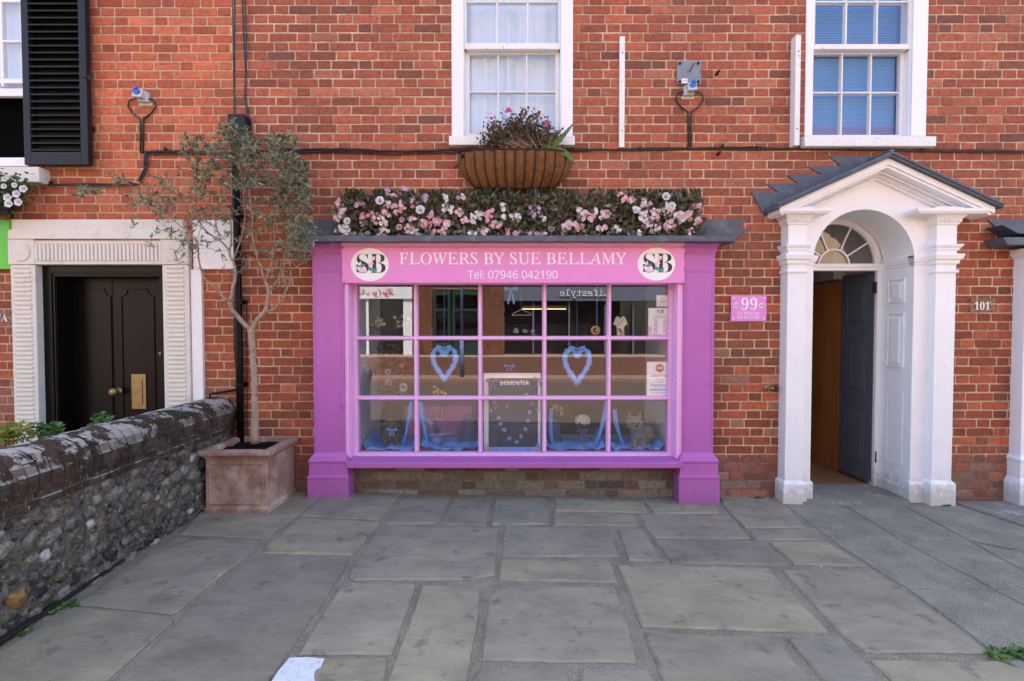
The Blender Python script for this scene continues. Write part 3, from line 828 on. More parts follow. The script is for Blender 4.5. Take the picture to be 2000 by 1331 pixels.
# gathered curtains right behind the glass
def curtain(x0, x1, z0, z1, y, amp, per, rg, m, fr, name='curtain'):
    B = MB(); n = int((x1 - x0) / .008); k = 0; ph = rg.random() * 6
    for i in range(n + 1):
        x = x0 + (x1 - x0) * i / n
        for j in range(5):
            t = j / 4; a_ = amp * (.5 + .5 * t) * (.6 + .4 * math.sin(x * 7 + ph))
            B.v.append((x + .006 * math.sin(t * 3 + x * 20), y + a_ * math.sin(2 * math.pi * x / per + ph + .5 * math.sin(x * 23)) + .01 * math.sin(x * 61 + t), z1 + (z0 - z1) * t))
    for i in range(n):
        for j in range(4): B.face((i * 5 + j, i * 5 + j + 1, (i + 1) * 5 + j + 1, (i + 1) * 5 + j))
    B.build(name, m, fr, smooth=True)
rc = random.Random(3)
zc = Z_(275, 4.3)
curtain(i0 - .02, i0 + .42, zc, 4.8, 4.285, .014, .085, rc, M_CURT, fw)
curtain(i0 + .40, i1 + .02, zc, 4.8, 4.31, .018, .1, rc, M_CURT, fw)
fw2, i0, i1, a, b = sash(house, 1573.5, 1811, 1590, 1771, (87, 97, 181, 263.5, 266, 287), None, (1571, 1827), (267, 287), (1588.5, 1782))
B = MB(); zc0 = Z_(280, 4.30)                    # venetian blind of fine slats
z = zc0
while z < 4.75: B.obox(((i0 + i1) / 2, 4.285, z), ((i1 - i0) / 2 - .03, 0, 0), (0, .004, .0108), (0, -.0008, .0004)); z += .021
B.box(i0 - .05, i1 + .05, 4.305, 4.309, zc0 - .05, 4.8)
B.build('blind', M_BLIND, fw2)
B = MB()                                          # rooms behind the upper windows
B.box(XS + .14, XR - .13, 4.9, 4.95, 2.76, EAVE - .01)
B.build('room_partition', mat('bedroom_wall', C(190, 190, 188), .9, .04, 2, 0), house)

# ------------------------------------------------------------------ porch
YF, YC, YB = 4.107, 4.04, 4.456
OX0, OX1 = 2.536, 3.385; OCX = (OX0 + OX1) / 2; OR = (OX1 - OX0) / 2; ZSP = 2.01
PCX = 3.035
# flat architrave with round-headed opening up into the gable (the porch itself)
L0 = X_(1569, 850, YC); L1 = X_(1534, 850, YC); R0 = X_(1821, 850, YC); R1 = X_(1860, 850, YC)
B = MB()
zap = 2.81; zev = 2.42
def arch_pts(n=26, r=OR): return [(OCX + r * math.cos(math.pi * i / n), ZSP + r * math.sin(math.pi * i / n)) for i in range(n + 1)]
k = len(B.v); ap = arch_pts()
def outer(p):                                     # matching outline point on the gable for a point of the arch
    x = p[0]; f = (x - OX0) / (OX1 - OX0)
    X = L1 + .01 + f * (R1 - .01 - L1 - .01)
    return (X, zap - .05 - abs(X - PCX) * .46)
rows = []
for p in ap: rows.append((p, outer(p)))
for (p, q) in rows:
    B.v += [(p[0], YF, p[1]), (q[0], YF, q[1]), (p[0], YB, p[1])]
for i in range(len(rows) - 1):
    a0 = k + 3 * i; b0 = a0 + 3
    B.face((a0, b0, b0 + 1, a0 + 1)); B.face((a0 + 2, b0 + 2, b0, a0))
B.poly([(OX1, YF, -.06), (R1 - .005, YF, -.06), (R1 - .005, YF, rows[0][1][1]), (OX1, YF, ZSP)])
B.poly([(L1 + .005, YF, -.06), (OX0, YF, -.06), (OX0, YF, ZSP), (L1 + .005, YF, rows[-1][1][1])])
B.poly([(L1 + .005, YW + .02, -.06), (L1 + .005, YF, -.06), (L1 + .005, YF, rows[-1][1][1]), (L1 + .005, YW + .02, rows[-1][1][1])])
B.poly([(R1 - .005, YF, -.06), (R1 - .005, YW + .02, -.06), (R1 - .005, YW + .02, rows[0][1][1]), (R1 - .005, YF, rows[0][1][1])])
porch = B.build('porch', M_WHITE, house)
# columns
def column(x0, x1, capside):
    B = MB(); z = lambda y: Z_(y, YC); g = G(x0)
    prof = [(g - .02, .022), (z(946), .022), (z(943.5), .018), (z(940), .004), (z(939), 0),
            (z(534), 0), (z(533), .012), (z(530), .014), (z(528), .014), (z(527), 0),
            (z(517), 0), (z(516), .012), (z(513), .016), (z(509), .016), (z(507), .03), (z(503), .034), (z(500), .038), (z(497), .038), (z(496.5), .002),
            (z(490), .002), (z(489), .014), (z(485), .018), (z(482), .03), (z(478), .034), (z(477.5), 0),
            (z(440), 0), (z(439), .01), (z(436), .012), (z(435), .02), (z(428), .024), (z(426), .034), (z(420), .05), (z(417), .056), (z(416.5), .03), (z(405), .03)]
    B.stack(x0, x1, YC, YW + .01, prof)
    for i in range(9):                            # dentils of the capital
        u = x0 - .012 + (x1 - x0 + .024) * (i + .5) / 9
        B.box(u - .0045, u + .0045, YC - .034, YC - .018, z(433.5), z(428.5))
    B.build('column', M_WHITE, porch, bevel=.002)
column(L1, L0, 0); column(R0, R1, 0)
# slab blocks that carry the gable
B = MB(); zs = Z_(416.5, 3.95); zt = Z_(406, 3.95)
for x0, x1 in ((X_(1524, 410, 3.95), X_(1625, 410, 3.95)), (X_(1795, 412, 3.95), X_(1932, 412, 3.95))):
    B = MB(); B.stack(x0, x1, 3.955, YW + .005, [(zs, -.012), (zs + .014, -.002), (zs + .018, .002), (zt, .004)])
    B.build('cornice_block', M_WHITE, porch, bevel=.002)
# raking cornice: nested chevrons, each set further back
def chevron(B, hw, za, rise, th, y0, y1, cut=0):
    """gable band: outer slope line za at the centre falling by rise at +-hw; th is measured upright"""
    o = [(PCX - hw, za - rise), (PCX, za), (PCX + hw, za - rise)]
    B.prism([(PCX - hw, za - rise), (PCX - hw, za - rise - th), (PCX, za - th), (PCX + hw, za - rise - th), (PCX + hw, za - rise), (PCX, za)], y0, y1)
B = MB()
SL = (zap - zev) / .86
chevron(B, .87, zap, .87 * SL, .05, 3.957, YW + .003)
chevron(B, .85, zap - .0505, .85 * SL, .022, 3.97, YW + .002)
chevron(B, .74, zap - .075, .74 * SL, .018, 4.035, YF + .02)
chevron(B, .72, zap - .0935, .72 * SL, .026, 4.065, YF + .02)
chevron(B, .68, zap - .12, .68 * SL, .016, 4.08, YF + .02)
for s in (-1, 1):                                 # dentil course
    m = 34
    for i in range(m):
        u = .02 + .66 * i / m; zc = zap - .1075 - u * SL
        B.obox((PCX + s * u, 4.058, zc), (.0052, 0, 0), (0, .009, 0), (0, 0, .008))
B.build('pediment', M_WHITE, porch, bevel=.0015)
# lead roof
B = MB()
chevron(B, .905, zap + .04, .905 * SL, .037, 3.925, YW + .002)
B.tube([(PCX - .905, 3.926, zap + .028 - .905 * SL), (PCX, 3.926, zap + .03), (PCX + .905, 3.926, zap + .028 - .905 * SL)], .014, 8)
B.tube([(PCX, 3.92, zap + .042), (PCX, YW, zap + .042)], .018, 8)
up = [(1492,422),(1467,377),(1520,376),(1496,360),(1557,358.5),(1536,343),(1604,341.5),(1576,326),(1642,324.5),(1617,306),(1706,306),(1738,316),(1738,345),(1560,412)]
pts = [(P(x, y, YW).x, P(x, y, YW).z) for x, y in up]
B.prism(pts[::-1], YW - .009, YW + .004)
B.build('lead_roof', M_LEAD, porch)
# imposts running through into the reveal
B = MB(); zi = lambda y: Z_(y, YF)
pr = [(zi(519), 0), (zi(518), .006), (zi(514), .008), (zi(512), .016), (zi(507), .022), (zi(503), .026), (zi(500), .026), (zi(499.5), 0)]
B.stack(L0 - .005, OX0, YF, YF + .04, pr); B.build('impost', M_WHITE, porch, bevel=.0015); B = MB(); B.stack(OX1, R0 + .005, YF, YF + .04, pr)
for xa, s in ((OX1, -1), (OX0, 1)):
    B.build('impost', M_WHITE, porch, bevel=.0015); B = MB()
    k = len(B.v)
    for z_, g in pr: B.v += [(xa + s * g, YF - (g if g else 0), z_), (xa + s * g, YB, z_)]
    for i in range(len(pr) - 1):
        q = (k + 2 * i, k + 2 * i + 2, k + 2 * i + 3, k + 2 * i + 1); B.face(q if s < 0 else q[::-1])
# architrave plinths beside the columns
B.build('impost', M_WHITE, porch)
for xa, xb in ((L0, OX0 + .016), (OX1 - .016, R0)):
    B = MB(); B.stack(xa, xb, YF - .004, YF + .04, [(-.06, .012), (Z_(945, YF), .012), (Z_(941, YF), .002), (Z_(940.5, YF), -.01)], sides=(0, 0)); B.build('plinth', M_WHITE, porch, bevel=.0015)
# panelled reveals
def reveal(xa, s):
    B = MB(); x1 = xa - s * .03
    B.box(min(xa, x1), max(xa, x1), YF + .003, YB, -.06, ZSP)
    zz = lambda y: Z_(y, 4.28)
    B.box(min(xa, xa + s * .012), max(xa, xa + s * .012), YF + .01, YB, -.06, zz(948)); B.box(min(xa, xa + s * .017), max(xa, xa + s * .017), YF + .01, YB, zz(948), zz(943))
    for y0, y1, d in ((545, 592, .012), (612, 718, .012), (765, 905, .004)):
        a0, b0, c0, d0 = YF + .09, YB - .075, zz(y1), zz(y0)
        w = .012
        for q in ((a0, b0, c0, c0 + w), (a0, b0, d0 - w, d0), (a0, a0 + w, c0 + w, d0 - w), (b0 - w, b0, c0 + w, d0 - w)):
            B.box(min(xa, xa + s * d), max(xa, xa + s * d), q[0], q[1], q[2], q[3])
        if d > .01:
            k = len(B.v); e = .035
            for yy, zz_, dx in ((a0 + w, c0 + w, .001), (b0 - w, c0 + w, .001), (b0 - w, d0 - w, .001), (a0 + w, d0 - w, .001), (a0 + w + e, c0 + w + e, .014), (b0 - w - e, c0 + w + e, .014), (b0 - w - e, d0 - w - e, .014), (a0 + w + e, d0 - w - e, .014)):
                B.v.append((xa + s * dx, yy, zz_))
            for q in ((0, 1, 5, 4), (1, 2, 6, 5), (2, 3, 7, 6), (3, 0, 4, 7), (4, 5, 6, 7)): B.face([k + i for i in q])
    B.build('panelled_reveal', M_WHITE, porch, bevel=.0015)
reveal(OX1, -1); reveal(OX0, 1)
# door frame, transom and fanlight
B = MB(); zt1 = ZSP + .012; zt0 = Z_(529, YB)
B.box(OX0, OX0 + .045, YB, YB + .07, -.04, zt0); B.box(OX1 - .045, OX1, YB, YB + .07, -.04, zt0)
B.box(OX0, OX1, YB - .012, YB + .07, zt0, zt0 + .03); B.box(OX0, OX1, YB - .022, YB + .07, zt0 + .031, zt0 + .06); B.box(OX0, OX1, YB - .03, YB + .07, zt0 + .061, zt1)
B.build('door_frame', M_WHITE, porch, bevel=.003)
B = MB(); rO, rI = OR - .001, OR - .045
def ring(B, r0, r1, y0, y1, n=30, cz=zt1 - .002, cx=OCX):
    k = len(B.v)
    for i in range(n + 1):
        a = math.pi * i / n
        for r, y in ((r0, y0), (r1, y0), (r1, y1), (r0, y1)): B.v.append((cx + r * math.cos(a), y, cz + r * math.sin(a)))
    for i in range(n):
        for j in range(4):
            j2 = (j + 1) % 4; B.face((k + 4 * i + j, k + 4 * i + j2, k + 4 * i + 4 + j2, k + 4 * i + 4 + j))
ring(B, rI, rO, YB + .01, YB + .06); ring(B, rI - .008, rI, YB + .025, YB + .055)
ring(B, .132, .147, YB + .03, YB + .05)
for dg in (33, 66, 114, 147):
    a = R(dg); d = Vector((math.cos(a), 0, math.sin(a))); nn = Vector((-math.sin(a), 0, math.cos(a)))
    c = Vector((OCX, YB + .04, zt1)) + d * ((.147 + rI) / 2); B.obox(c, d * ((rI - .147) / 2), (0, .009, 0), nn * .006)
fan = B.build('fanlight', M_WHITE, porch)
B = MB(); B.prism([(OCX + (rI) * math.cos(math.pi * i / 24), zt1 + (rI) * math.sin(math.pi * i / 24)) for i in range(25)], YB + .044, YB + .047)
B.build('pane', M_GLASS, fan)
# blue-grey leaf folded back into the hall
DL = MB(); Lw, Th = .40, .045
DL.box(0, Lw, -Th, 0, .01, zt0 - .004)
for z0, z1 in ((.16, .66), (.84, 1.33), (1.49, 1.82)):
    w = .012
    for q in ((.085, Lw - .075, z0, z0 + w), (.085, Lw - .075, z1 - w, z1), (.085, .085 + w, z0 + w, z1 - w), (Lw - .075 - w, Lw - .075, z0 + w, z1 - w)):
        DL.box(q[0], q[1], 0, .007, q[2], q[3])
    k = len(DL.v); e = .03; a0, b0, c0, d0 = .085 + w, Lw - .075 - w, z0 + w, z1 - w
    for u, v, dx in ((a0, c0, .001), (b0, c0, .001), (b0, d0, .001), (a0, d0, .001), (a0 + e, c0 + e, .008), (b0 - e, c0 + e, .008), (b0 - e, d0 - e, .008), (a0 + e, d0 - e, .008)): DL.v.append((u, dx, v))
    for q in ((0, 1, 5, 4), (1, 2, 6, 5), (2, 3, 7, 6), (3, 0, 4, 7), (4, 5, 6, 7)): DL.face([k + i for i in q])
DL.xform(Matrix.Translation((OX1 - .052, YB + .03, 0)) @ Matrix.Rotation(R(94), 4, 'Z'))
DL.build('door_leaf', M_SLATE, porch, bevel=.002, label='blue-grey panelled door leaf folded back open')
B = MB()
for py_ in (562, 893):
    c = P(1713, py_, YB - .002); B.box(c.x - .018, c.x + .002, YB + .004, YB + .034, c.z - .05, c.z + .05); B.tube([(c.x - .012, YB, c.z - .052), (c.x - .012, YB, c.z + .052)], .007, 8); B.build('hinge', M_RUST, porch); B = MB()
# hall behind the door
M_OCH = mat('varnished_wood', C(176, 116, 66), .5, .16, 5, .05, 40, .3, stretch=(1, 1, .12))
B = MB(); B.box(3.36, 3.41, YB + .55, 8.6, -.08, 1.93); B.box(3.345, 3.359, YB + .56, 8.6, -.08, .14); B.box(3.352, 3.3595, YB + .56, 8.6, 1.72, 1.76)
B.build('hall_panelling', M_OCH, house)
B = MB(); B.box(3.43, 3.47, YB + .08, 8.6, -.08, 2.6); B.box(2.43, 3.5, 8.6, 8.65, -.08, 2.6); B.box(3.3, 3.429, YB + .55, 8.59, 1.94, 2.6)
B.build('hall_wall', mat('hall_plaster', C(170, 166, 160), .8, .05, 2, 0), house)
B = MB(); B.box(2.48, 3.358, YB + .04, 8.6, -.075, -.03)
B.build('hall_floor', mat('brown_hall_mat', C(140, 100, 70), .9, .15, 20, .3, 80, .1), house)
B = MB(); slab(B, [(1568, 985.5), (1778, 985), (1760, 950), (1575, 950)], .022)
B.build('threshold', M_STEP, porch)

# ------------------------------------------------------------------ neighbouring shopfront at the right edge of the house
B = MB(); xn0 = X_(1975, 700, YW) - .03
zq = lambda y: Z_(y, 4.05)
B.stack(xn0 + .03, xn0 + .32, 4.05, YW + .01, [(-.12, .035), (zq(945), .035), (zq(941), .03), (zq(934), .012), (zq(905), .012), (zq(898), .02), (zq(893), .004), (zq(890), 0), (2.02, 0), (2.05, .03), (2.1, .03)])
B.box(xn0 + .36, XR - .8, YW + .02, YW + .08, -.1, .45); B.box(xn0 + .36, XR - .8, YW + .02, YW + .08, 1.95, 2.14)
for i in range(5): B.box(xn0 + .36 + i * .42, xn0 + .4 + i * .42, YW + .03, YW + .07, .45, 1.95)
nb = B.build('shopfront', M_WHITE, house, bevel=.003, label='white painted shopfront cut off by the right edge')
B = MB(); B.box(xn0 + .36, XR - .8, YW + .05, YW + .054, .45, 1.95); B.build('pane', M_GLASS, nb)
B = MB(); yy = 3.98
B.prism([(X_(1960, 470, yy), Z_(464, yy)), (XR, Z_(464, yy)), (XR, Z_(478, yy)), (X_(1968, 470, yy), Z_(478, yy))][::-1], yy, YW)
pp = [(1928, 430), (2200, 430), (2200, 470), (1962, 470), (1925, 446), (1944, 445)]
B.prism([(P(x, y, YW).x, P(x, y, YW).z) for x, y in pp][::-1], YW - .01, YW + .004)
pp = [(1928, 446), (2200, 447), (2200, 462), (1958, 462)]
B.prism([(P(x, y, YW - .03).x, P(x, y, YW - .03).z) for x, y in pp][::-1], yy + .01, YW - .012)
B.build('lead_flashing', M_LEAD, nb)
B = MB(); slab(B, [(1864, 983), (1960, 981), (2100, 1010), (2100, 1040), (2034, 1040), (1930, 1006)], .012)
B.build('threshold', M_STEP, nb)

# ------------------------------------------------------------------ left house: door with fluted surround
YSR = 4.103; z4 = lambda y: Z_(y, YSR)
B = MB()
jl = [(X_(25, 700, YSR), X_(73, 700, YSR)), (X_(320, 700, YSR), X_(371, 700, YSR))]
for a, b in jl:
    B.box(a, b, YSR, YW + .03, 0, z4(517.5))
    y = 523
    while y < 900:                                # grooves cut between raised flat reeds
        m = (b - a) * .17; zc = z4(y)
        B.box(a + m, b - m, YSR - .012, YSR + .002, zc - .009, zc + .010); y += 8.9
B.box(jl[0][0] - .004, jl[1][1] + .004, YSR - .004, YW + .03, z4(517), z4(470))
x = jl[0][1] + .012
while x < jl[1][0] - .01:
    B.box(x, x + .023, YSR - .016, YSR - .002, z4(510), z4(476)); x += .0335
for a, b in jl:
    B.box(a - .006, b + .006, YSR - .012, YSR, z4(517), z4(468))
    disc(B, ((a + b) / 2 - .0, z4(493)), .078, .078, YSR - .022, YSR - .011, 36)
sur = B.build('door_surround', M_WSTONE, house2, bevel=.004)
B = MB()
B.prism([(jl[0][0] + .0, z4(467.5)), (jl[1][1] - .0, z4(467.5)), (jl[1][1] - .03, z4(446)), (jl[1][1] - .03, z4(430)), (jl[0][0] + .04, z4(430)), (jl[0][0] + .04, z4(446))][::-1], YSR - .02, YW + .003)
B.prism_x([(YSR - .026, z4(468)), (YSR - .026, z4(465)), (YSR - .0215, z4(450)), (YSR + .01, z4(450)), (YSR + .01, z4(468))][::-1], jl[0][0] + .01, jl[1][1] - .01)
B.build('hood', M_WSTONE, sur, bevel=.004)
B = MB(); YDF, YDL = 4.165, 4.325
dx0, dx1 = X_(86, 700, YDF), X_(330, 700, YDF); f1 = X_(113, 700, YDF); f2 = X_(314, 700, YDF)
zd = Z_(519, YDF); zh = Z_(541, YDF)
B.box(dx0, f1, YDF, YDL + .03, 0, zh); B.box(f2, dx1, YDF, YDL + .03, 0, zh); B.box(dx0, dx1, YDF, YDL + .03, zh, zd)
B.box(f1 - .02, f1 - .006, YDF - .008, YDF + .005, 0, zh + .015); B.box(f1 - .02, dx1, YDF - .008, YDF + .005, zh + .006, zh + .02); B.box(f1 - .042, f1 - .03, YDF - .012, YDF + .005, 0, zh + .042); B.box(f1 - .042, dx1, YDF - .012, YDF + .005, zh + .03, zh + .045)
df = B.build('door_frame', M_BLACK, house2, bevel=.002)
B = MB(); B.box(f1 + .001, f2 - .001, YDL, YDL + .045, .05, zh - .001)
zp = lambda y: Z_(y, YDL)
for p0, p1 in ((155, 219), (240, 303)):           # panels with notched heads
    a, b = X_(p0, 700, YDL), X_(p1, 700, YDL); ztp = zp(565); zsh = zp(580); n = 6
    pts = [(a, .55), (b, .55), (b, zsh)]
    for i in range(n + 1):
        t = math.pi / 2 * i / n; pts.append((b - .055 * math.sin(t) * 1.0, ztp - (ztp - zsh) * math.cos(t)))
    for i in range(n + 1):
        t = math.pi / 2 * (1 - i / n); pts.append((a + .055 * math.sin(t), ztp - (ztp - zsh) * math.cos(t)))
    pts.append((a, zsh))
    path = [(x, YDL - .003, z_) for x, z_ in pts] + [(a, YDL - .003, .55)]
    B.tube(path, .006, 5, caps=False)
    B.tube([(a, YDL - .003, .45), (b, YDL - .003, .45), (b, YDL - .003, .12), (a, YDL - .003, .12), (a, YDL - .003, .45)], .006, 5, caps=False)
B.tube([(X_(222, 700, YDL), YDL - .001, .1), (X_(222, 700, YDL), YDL - .001, zh - .02)], .003, 5)
dr = B.build('door', M_BLACK, house2)
c = P(233, 764.5, YDL)
B = MB(); B.lathe([(.0, 0), (.034, 0), (.034, -.008), (.02, -.014), (.013, -.03), (.016, -.04), (.032, -.052), (.037, -.066), (.032, -.08), (.016, -.089), (.0, -.09)], (c.x, c.y, c.z), 20, 'y')
B.build('knob', M_BRASS, dr, smooth=True)
B = MB(); a, b = P(259, 799, YDL), P(286, 731, YDL)
B.box(a.x, b.x, YDL - .01, YDL, a.z, b.z); B.box(a.x + .03, b.x - .03, YDL - .016, YDL - .009, a.z + .045, b.z - .045)
B.build('letter_plate', M_BRASS, dr, bevel=.003)
c = P(319, 691, YDL); B = MB(); B.lathe([(0, -.012), (.016, -.012), (.02, -.004), (.02, 0)], (c.x - .02, c.y, c.z), 16, 'y'); B.build('lock', M_BRASS, dr, smooth=True)
B = MB(); B.box(jl[0][0], jl[1][1], 3.9, YW + .02, -.06, .12); B.build('step', M_STEP, house2, bevel=.01)
# white boards and the green board beside the doorway
B = MB()
px_box(B, 378, 430, 457, 526, YW - .03, YW + .003); B.build('fascia_board', M_WHITE, house2, bevel=.002); B = MB()
px_box(B, 378, 526.5, 393, 880, YW - .03, YW + .003); B.build('trim_board', M_WHITE, house2, bevel=.002); B = MB(); px_box(B, 22.5, 429, 34, 527, YW - .02, YW + .003)
B.build('trim_board', M_WHITE, house2, bevel=.002)
B = MB(); a = P(21, 526, YW - .035); b = P(21, 429, YW - .035); B.box(-6.2, a.x, YW - .035, YW + .003, a.z, b.z)
tag(B.build('shop_sign', mat('lime_green_paint', C(92, 190, 48), .4, .04, 3, 0), loc=(a.x - .5, YW - .03, a.z), bevel=.003), 'plain lime green sign board at the left edge', 'sign')
# black bitumen strip down the left jamb
# left window with raised lower sash, and the shutter
B = MB(); xw = X_(44, 150, YW)
def zwl(y, Y=4.2): return Z_(y, Y)
B.box(xw + .03, xw + .09, 4.15, 4.3, zwl(325), 4.75)
for y0, y1 in ((0, 6), (80, 84), (155, 164), (174, 189)): B.box(-5.3, xw + .029, 4.19, 4.23, zwl(y1), zwl(y0))
for x_ in (X_(5, 100, 4.2), X_(-95, 100, 4.2)): B.box(x_ - .012, x_ + .012, 4.191, 4.229, zwl(170), 4.7)
B.box(-5.3, xw + .03, 4.15, 4.3, zwl(325, 4.15), zwl(308, 4.15))
lw = B.build('window', M_WHITE, house2, bevel=.002)
B = MB(); B.box(-5.3, xw + .029, 4.208, 4.211, zwl(160), 4.7); B.build('pane', M_GLASSUP, lw)
B = MB(); B.box(-5.3, xw + .1, 4.26, 4.265, zwl(186, 4.3), 4.8); B.build('blind', M_CURT, lw)
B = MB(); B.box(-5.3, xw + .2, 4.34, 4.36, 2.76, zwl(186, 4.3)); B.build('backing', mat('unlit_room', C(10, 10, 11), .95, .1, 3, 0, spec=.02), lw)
B = MB(); a = P(76, 356, YW - .1); B.box(-5.5, a.x, YW - .1, YW + .01, a.z, Z_(326, YW - .1)); B.build('sill', M_WSTONE, lw, bevel=.006)
# shutter folded back on the wall
SY = 4.058
B = MB(); s0, s1 = X_(43.5, 160, SY), X_(169, 160, SY); zb0, zb1 = Z_(322, SY), 4.85
wst = .105
B.box(s0, s0 + .056, SY, SY + .045, zb0, zb1); B.box(s1 - .06, s1, SY, SY + .045, zb0, zb1); B.box(s0 + .056, s1 - .06, SY, SY + .045, zb0, Z_(297, SY))
B.box(s1 - .05, s1 - .01, SY + .046, YW - .002, zb0 + .3, zb0 + .34)
sh = B.build('shutter', M_SHUT, house2, bevel=.003)
B = MB(); z_ = Z_(290, SY)
while z_ < zb1:
    B.obox(((s0 + s1) / 2 - .002, SY + .022, z_), ((s1 - s0) / 2 - .057, 0, 0), (0, .02, .012), (0, -.003, .0045)); B.box(s0 + .057, s1 - .061, SY + .001, SY + .006, z_ - .018, z_ - .011); z_ += 13.25 * SY / F
B.mi = 1; B.box(s0 + .05, s1 - .055, SY + .046, SY + .049, zb0 + .05, zb1)  # black sheet behind the slats stands in for shade in their gaps
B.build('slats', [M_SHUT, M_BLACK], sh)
c = P(176, 152, SY); B = MB()
B.tube([(c.x - .06, SY - .006, c.z + .006), (c.x + .01, SY - .006, c.z + .006)], .005, 6)
B.tube([(c.x + .01 + .018 * (1 - t / 14) * math.cos(t * .7 + 1.5), SY - .006, c.z - .010 + .018 * (1 - t / 14) * math.sin(t * .7 + 1.5)) for t in range(12)], .004, 6)
B.build('catch', M_BLACKM, sh)
# ------------------------------------------------------------------ flint garden wall
rf = random.Random(21)
def face_x(y): return -2.30 - (y - 2.2) * .04      # street face of the wall
fwall = thing('flint_wall', (-2.5, 3.0, 0), 'low flint and mortar garden wall with a lichen-spotted brick coping', 'wall')
WY0, WY1 = .75, YW - .004
M_FLINT = mat('flint', C(120, 120, 122), .6, .7, 30, .8, 60, .35, dirt=C(150, 144, 134), dscale=26, dpos=(.54, .66), attr=True, bdist=.02)
M_FMORT = mat('old_flint_mortar', C(112, 104, 92), .95, .45, 18, 1, 50, .1, dirt=C(150, 144, 134), dscale=24, dpos=(.54, .64), bdist=.04)
B = MB(); B.mi = 1; nx = 220; nz = 50; k = len(B.v)
for i in range(nx + 1):
    for j in range(nz + 1):
        y = WY0 + (WY1 - WY0) * i / nx; z = -.1 + .79 * j / nz
        d = noise.noise(Vector((y * 9, z * 9, 1))) * .012 + noise.noise(Vector((y * 30, z * 30, 4))) * .018
        B.v.append((face_x(y) - .012 + d, y, z))
for i in range(nx):
    for j in range(nz): a = k + i * (nz + 1) + j; B.face((a, a + nz + 1, a + nz + 2, a + 1))
B.prism_z([(face_x(WY0) - .36, WY0), (face_x(WY0) - .06, WY0), (face_x(WY1) - .06, WY1), (face_x(WY1) - .36, WY1)], -.1, .68)
B.box(face_x(WY0) - .30, face_x(WY0) - .012, WY0 - .002, WY0 + .02, -.1, .69)
B.mi = 0; placed = []
tries = 0
while tries < 9000 and len(placed) < 760:
    tries += 1; y = rf.uniform(WY0, WY1 - .01); z = rf.uniform(0, .62)
    r = rf.choice([.016, .02, .024, .028, .034, .042, .05]) * rf.uniform(.85, 1.1)
    if tries < 1500: r = rf.uniform(.036, .056)
    if any((y - a) ** 2 + (z - b) ** 2 < ((r + c) * .86) ** 2 for a, b, c in placed): continue
    placed.append((y, z, r)); t = rf.random()
    base = (86, 82, 78) if t < .36 else (52, 50, 52) if t < .52 else (116, 110, 100) if t < .82 else (122, 118, 110) if t < .91 else (168, 166, 162) if t < .95 else (96, 80, 64) if t < .985 else (136, 100, 60)
    q = rf.uniform(.8, 1.15); B.cc = tuple(lin(v) * q for v in base) + (1,)
    rot = Matrix.Rotation(rf.uniform(-.7, .7), 3, 'X') @ Matrix.Rotation(rf.uniform(-.3, .3), 3, 'Z')
    B.ball((face_x(y) - .016, y, z), (r * rf.uniform(.3, .6), r * rf.uniform(.95, 1.3), r * rf.uniform(.6, .95)), 9, 6, .22, rf, rot)
B.cc = None
B.build('flint_face', [M_FLINT, M_FMORT], fwall, smooth=True, col=True)
# coping: two brick courses and brick-on-edge with a rounded top
m, nt, b = newmat('mossy_coping_brick'); at = nt.nodes.new('ShaderNodeAttribute'); at.attribute_name = 'Col'
n1 = noise_node(nt, 20, 6, .7); g = ramp(nt, n1.outputs['Fac'], [(.25, (.5, .5, .5, 1)), (.75, (1.4, 1.3, 1.25, 1))]).outputs['Color']
out = mixc(nt, at.outputs['Color'], g, 1, 'MULTIPLY')
n2 = noise_node(nt, 7, 8, .66); geo = nt.nodes.new('ShaderNodeNewGeometry'); sx = nt.nodes.new('ShaderNodeSeparateXYZ'); nt.links.new(geo.outputs['Normal'], sx.inputs[0])
up_ = ramp(nt, sx.outputs['Z'], [(-.1, (.08, .08, .08, 1)), (.75, W1)]).outputs['Color']
f = ramp(nt, n2.outputs['Fac'], [(.5, W0), (.53, W1)]).outputs['Color']
f = mixc(nt, f, up_, 1, 'MULTIPLY'); out = mixc(nt, out, C(178, 172, 162), f)
n3 = noise_node(nt, 60, 5, .6); f = ramp(nt, n3.outputs['Fac'], [(.64, W0), (.68, (.8, .8, .8, 1))]).outputs['Color']
out = mixc(nt, out, C(168, 166, 158), f); nt.links.new(out, b.inputs['Base Color']); b.inputs['Roughness'].default_value = .9; b.inputs['Specular IOR Level'].default_value = .15
n4 = noise_node(nt, 90, 6, .7); p_ = bump(nt, b, n4.outputs['Fac'], .9, .012); bump(nt, b, n2.outputs['Fac'], .9, .03, p_); M_COPE = m
B = MB(); W2 = .34
CP = [((74, 64, 56), 5), ((64, 58, 52), 4), ((82, 66, 57), 3), ((74, 69, 61), 2)]
def coping_profile(j):
    # (depth behind the face, z)
    pts = [(-.02, .655), (-.022, .73), (-.016, .745), (-.004, .785), (.03, .825), (.085, .848), (.15, .855), (.22, .845), (.28, .815), (.32, .77), (.335, .73), (.335, .655)]
    return [(a + rf.uniform(-.003, .003) * j, z + rf.uniform(-.003, .003) * j) for a, z in pts]
y = WY0
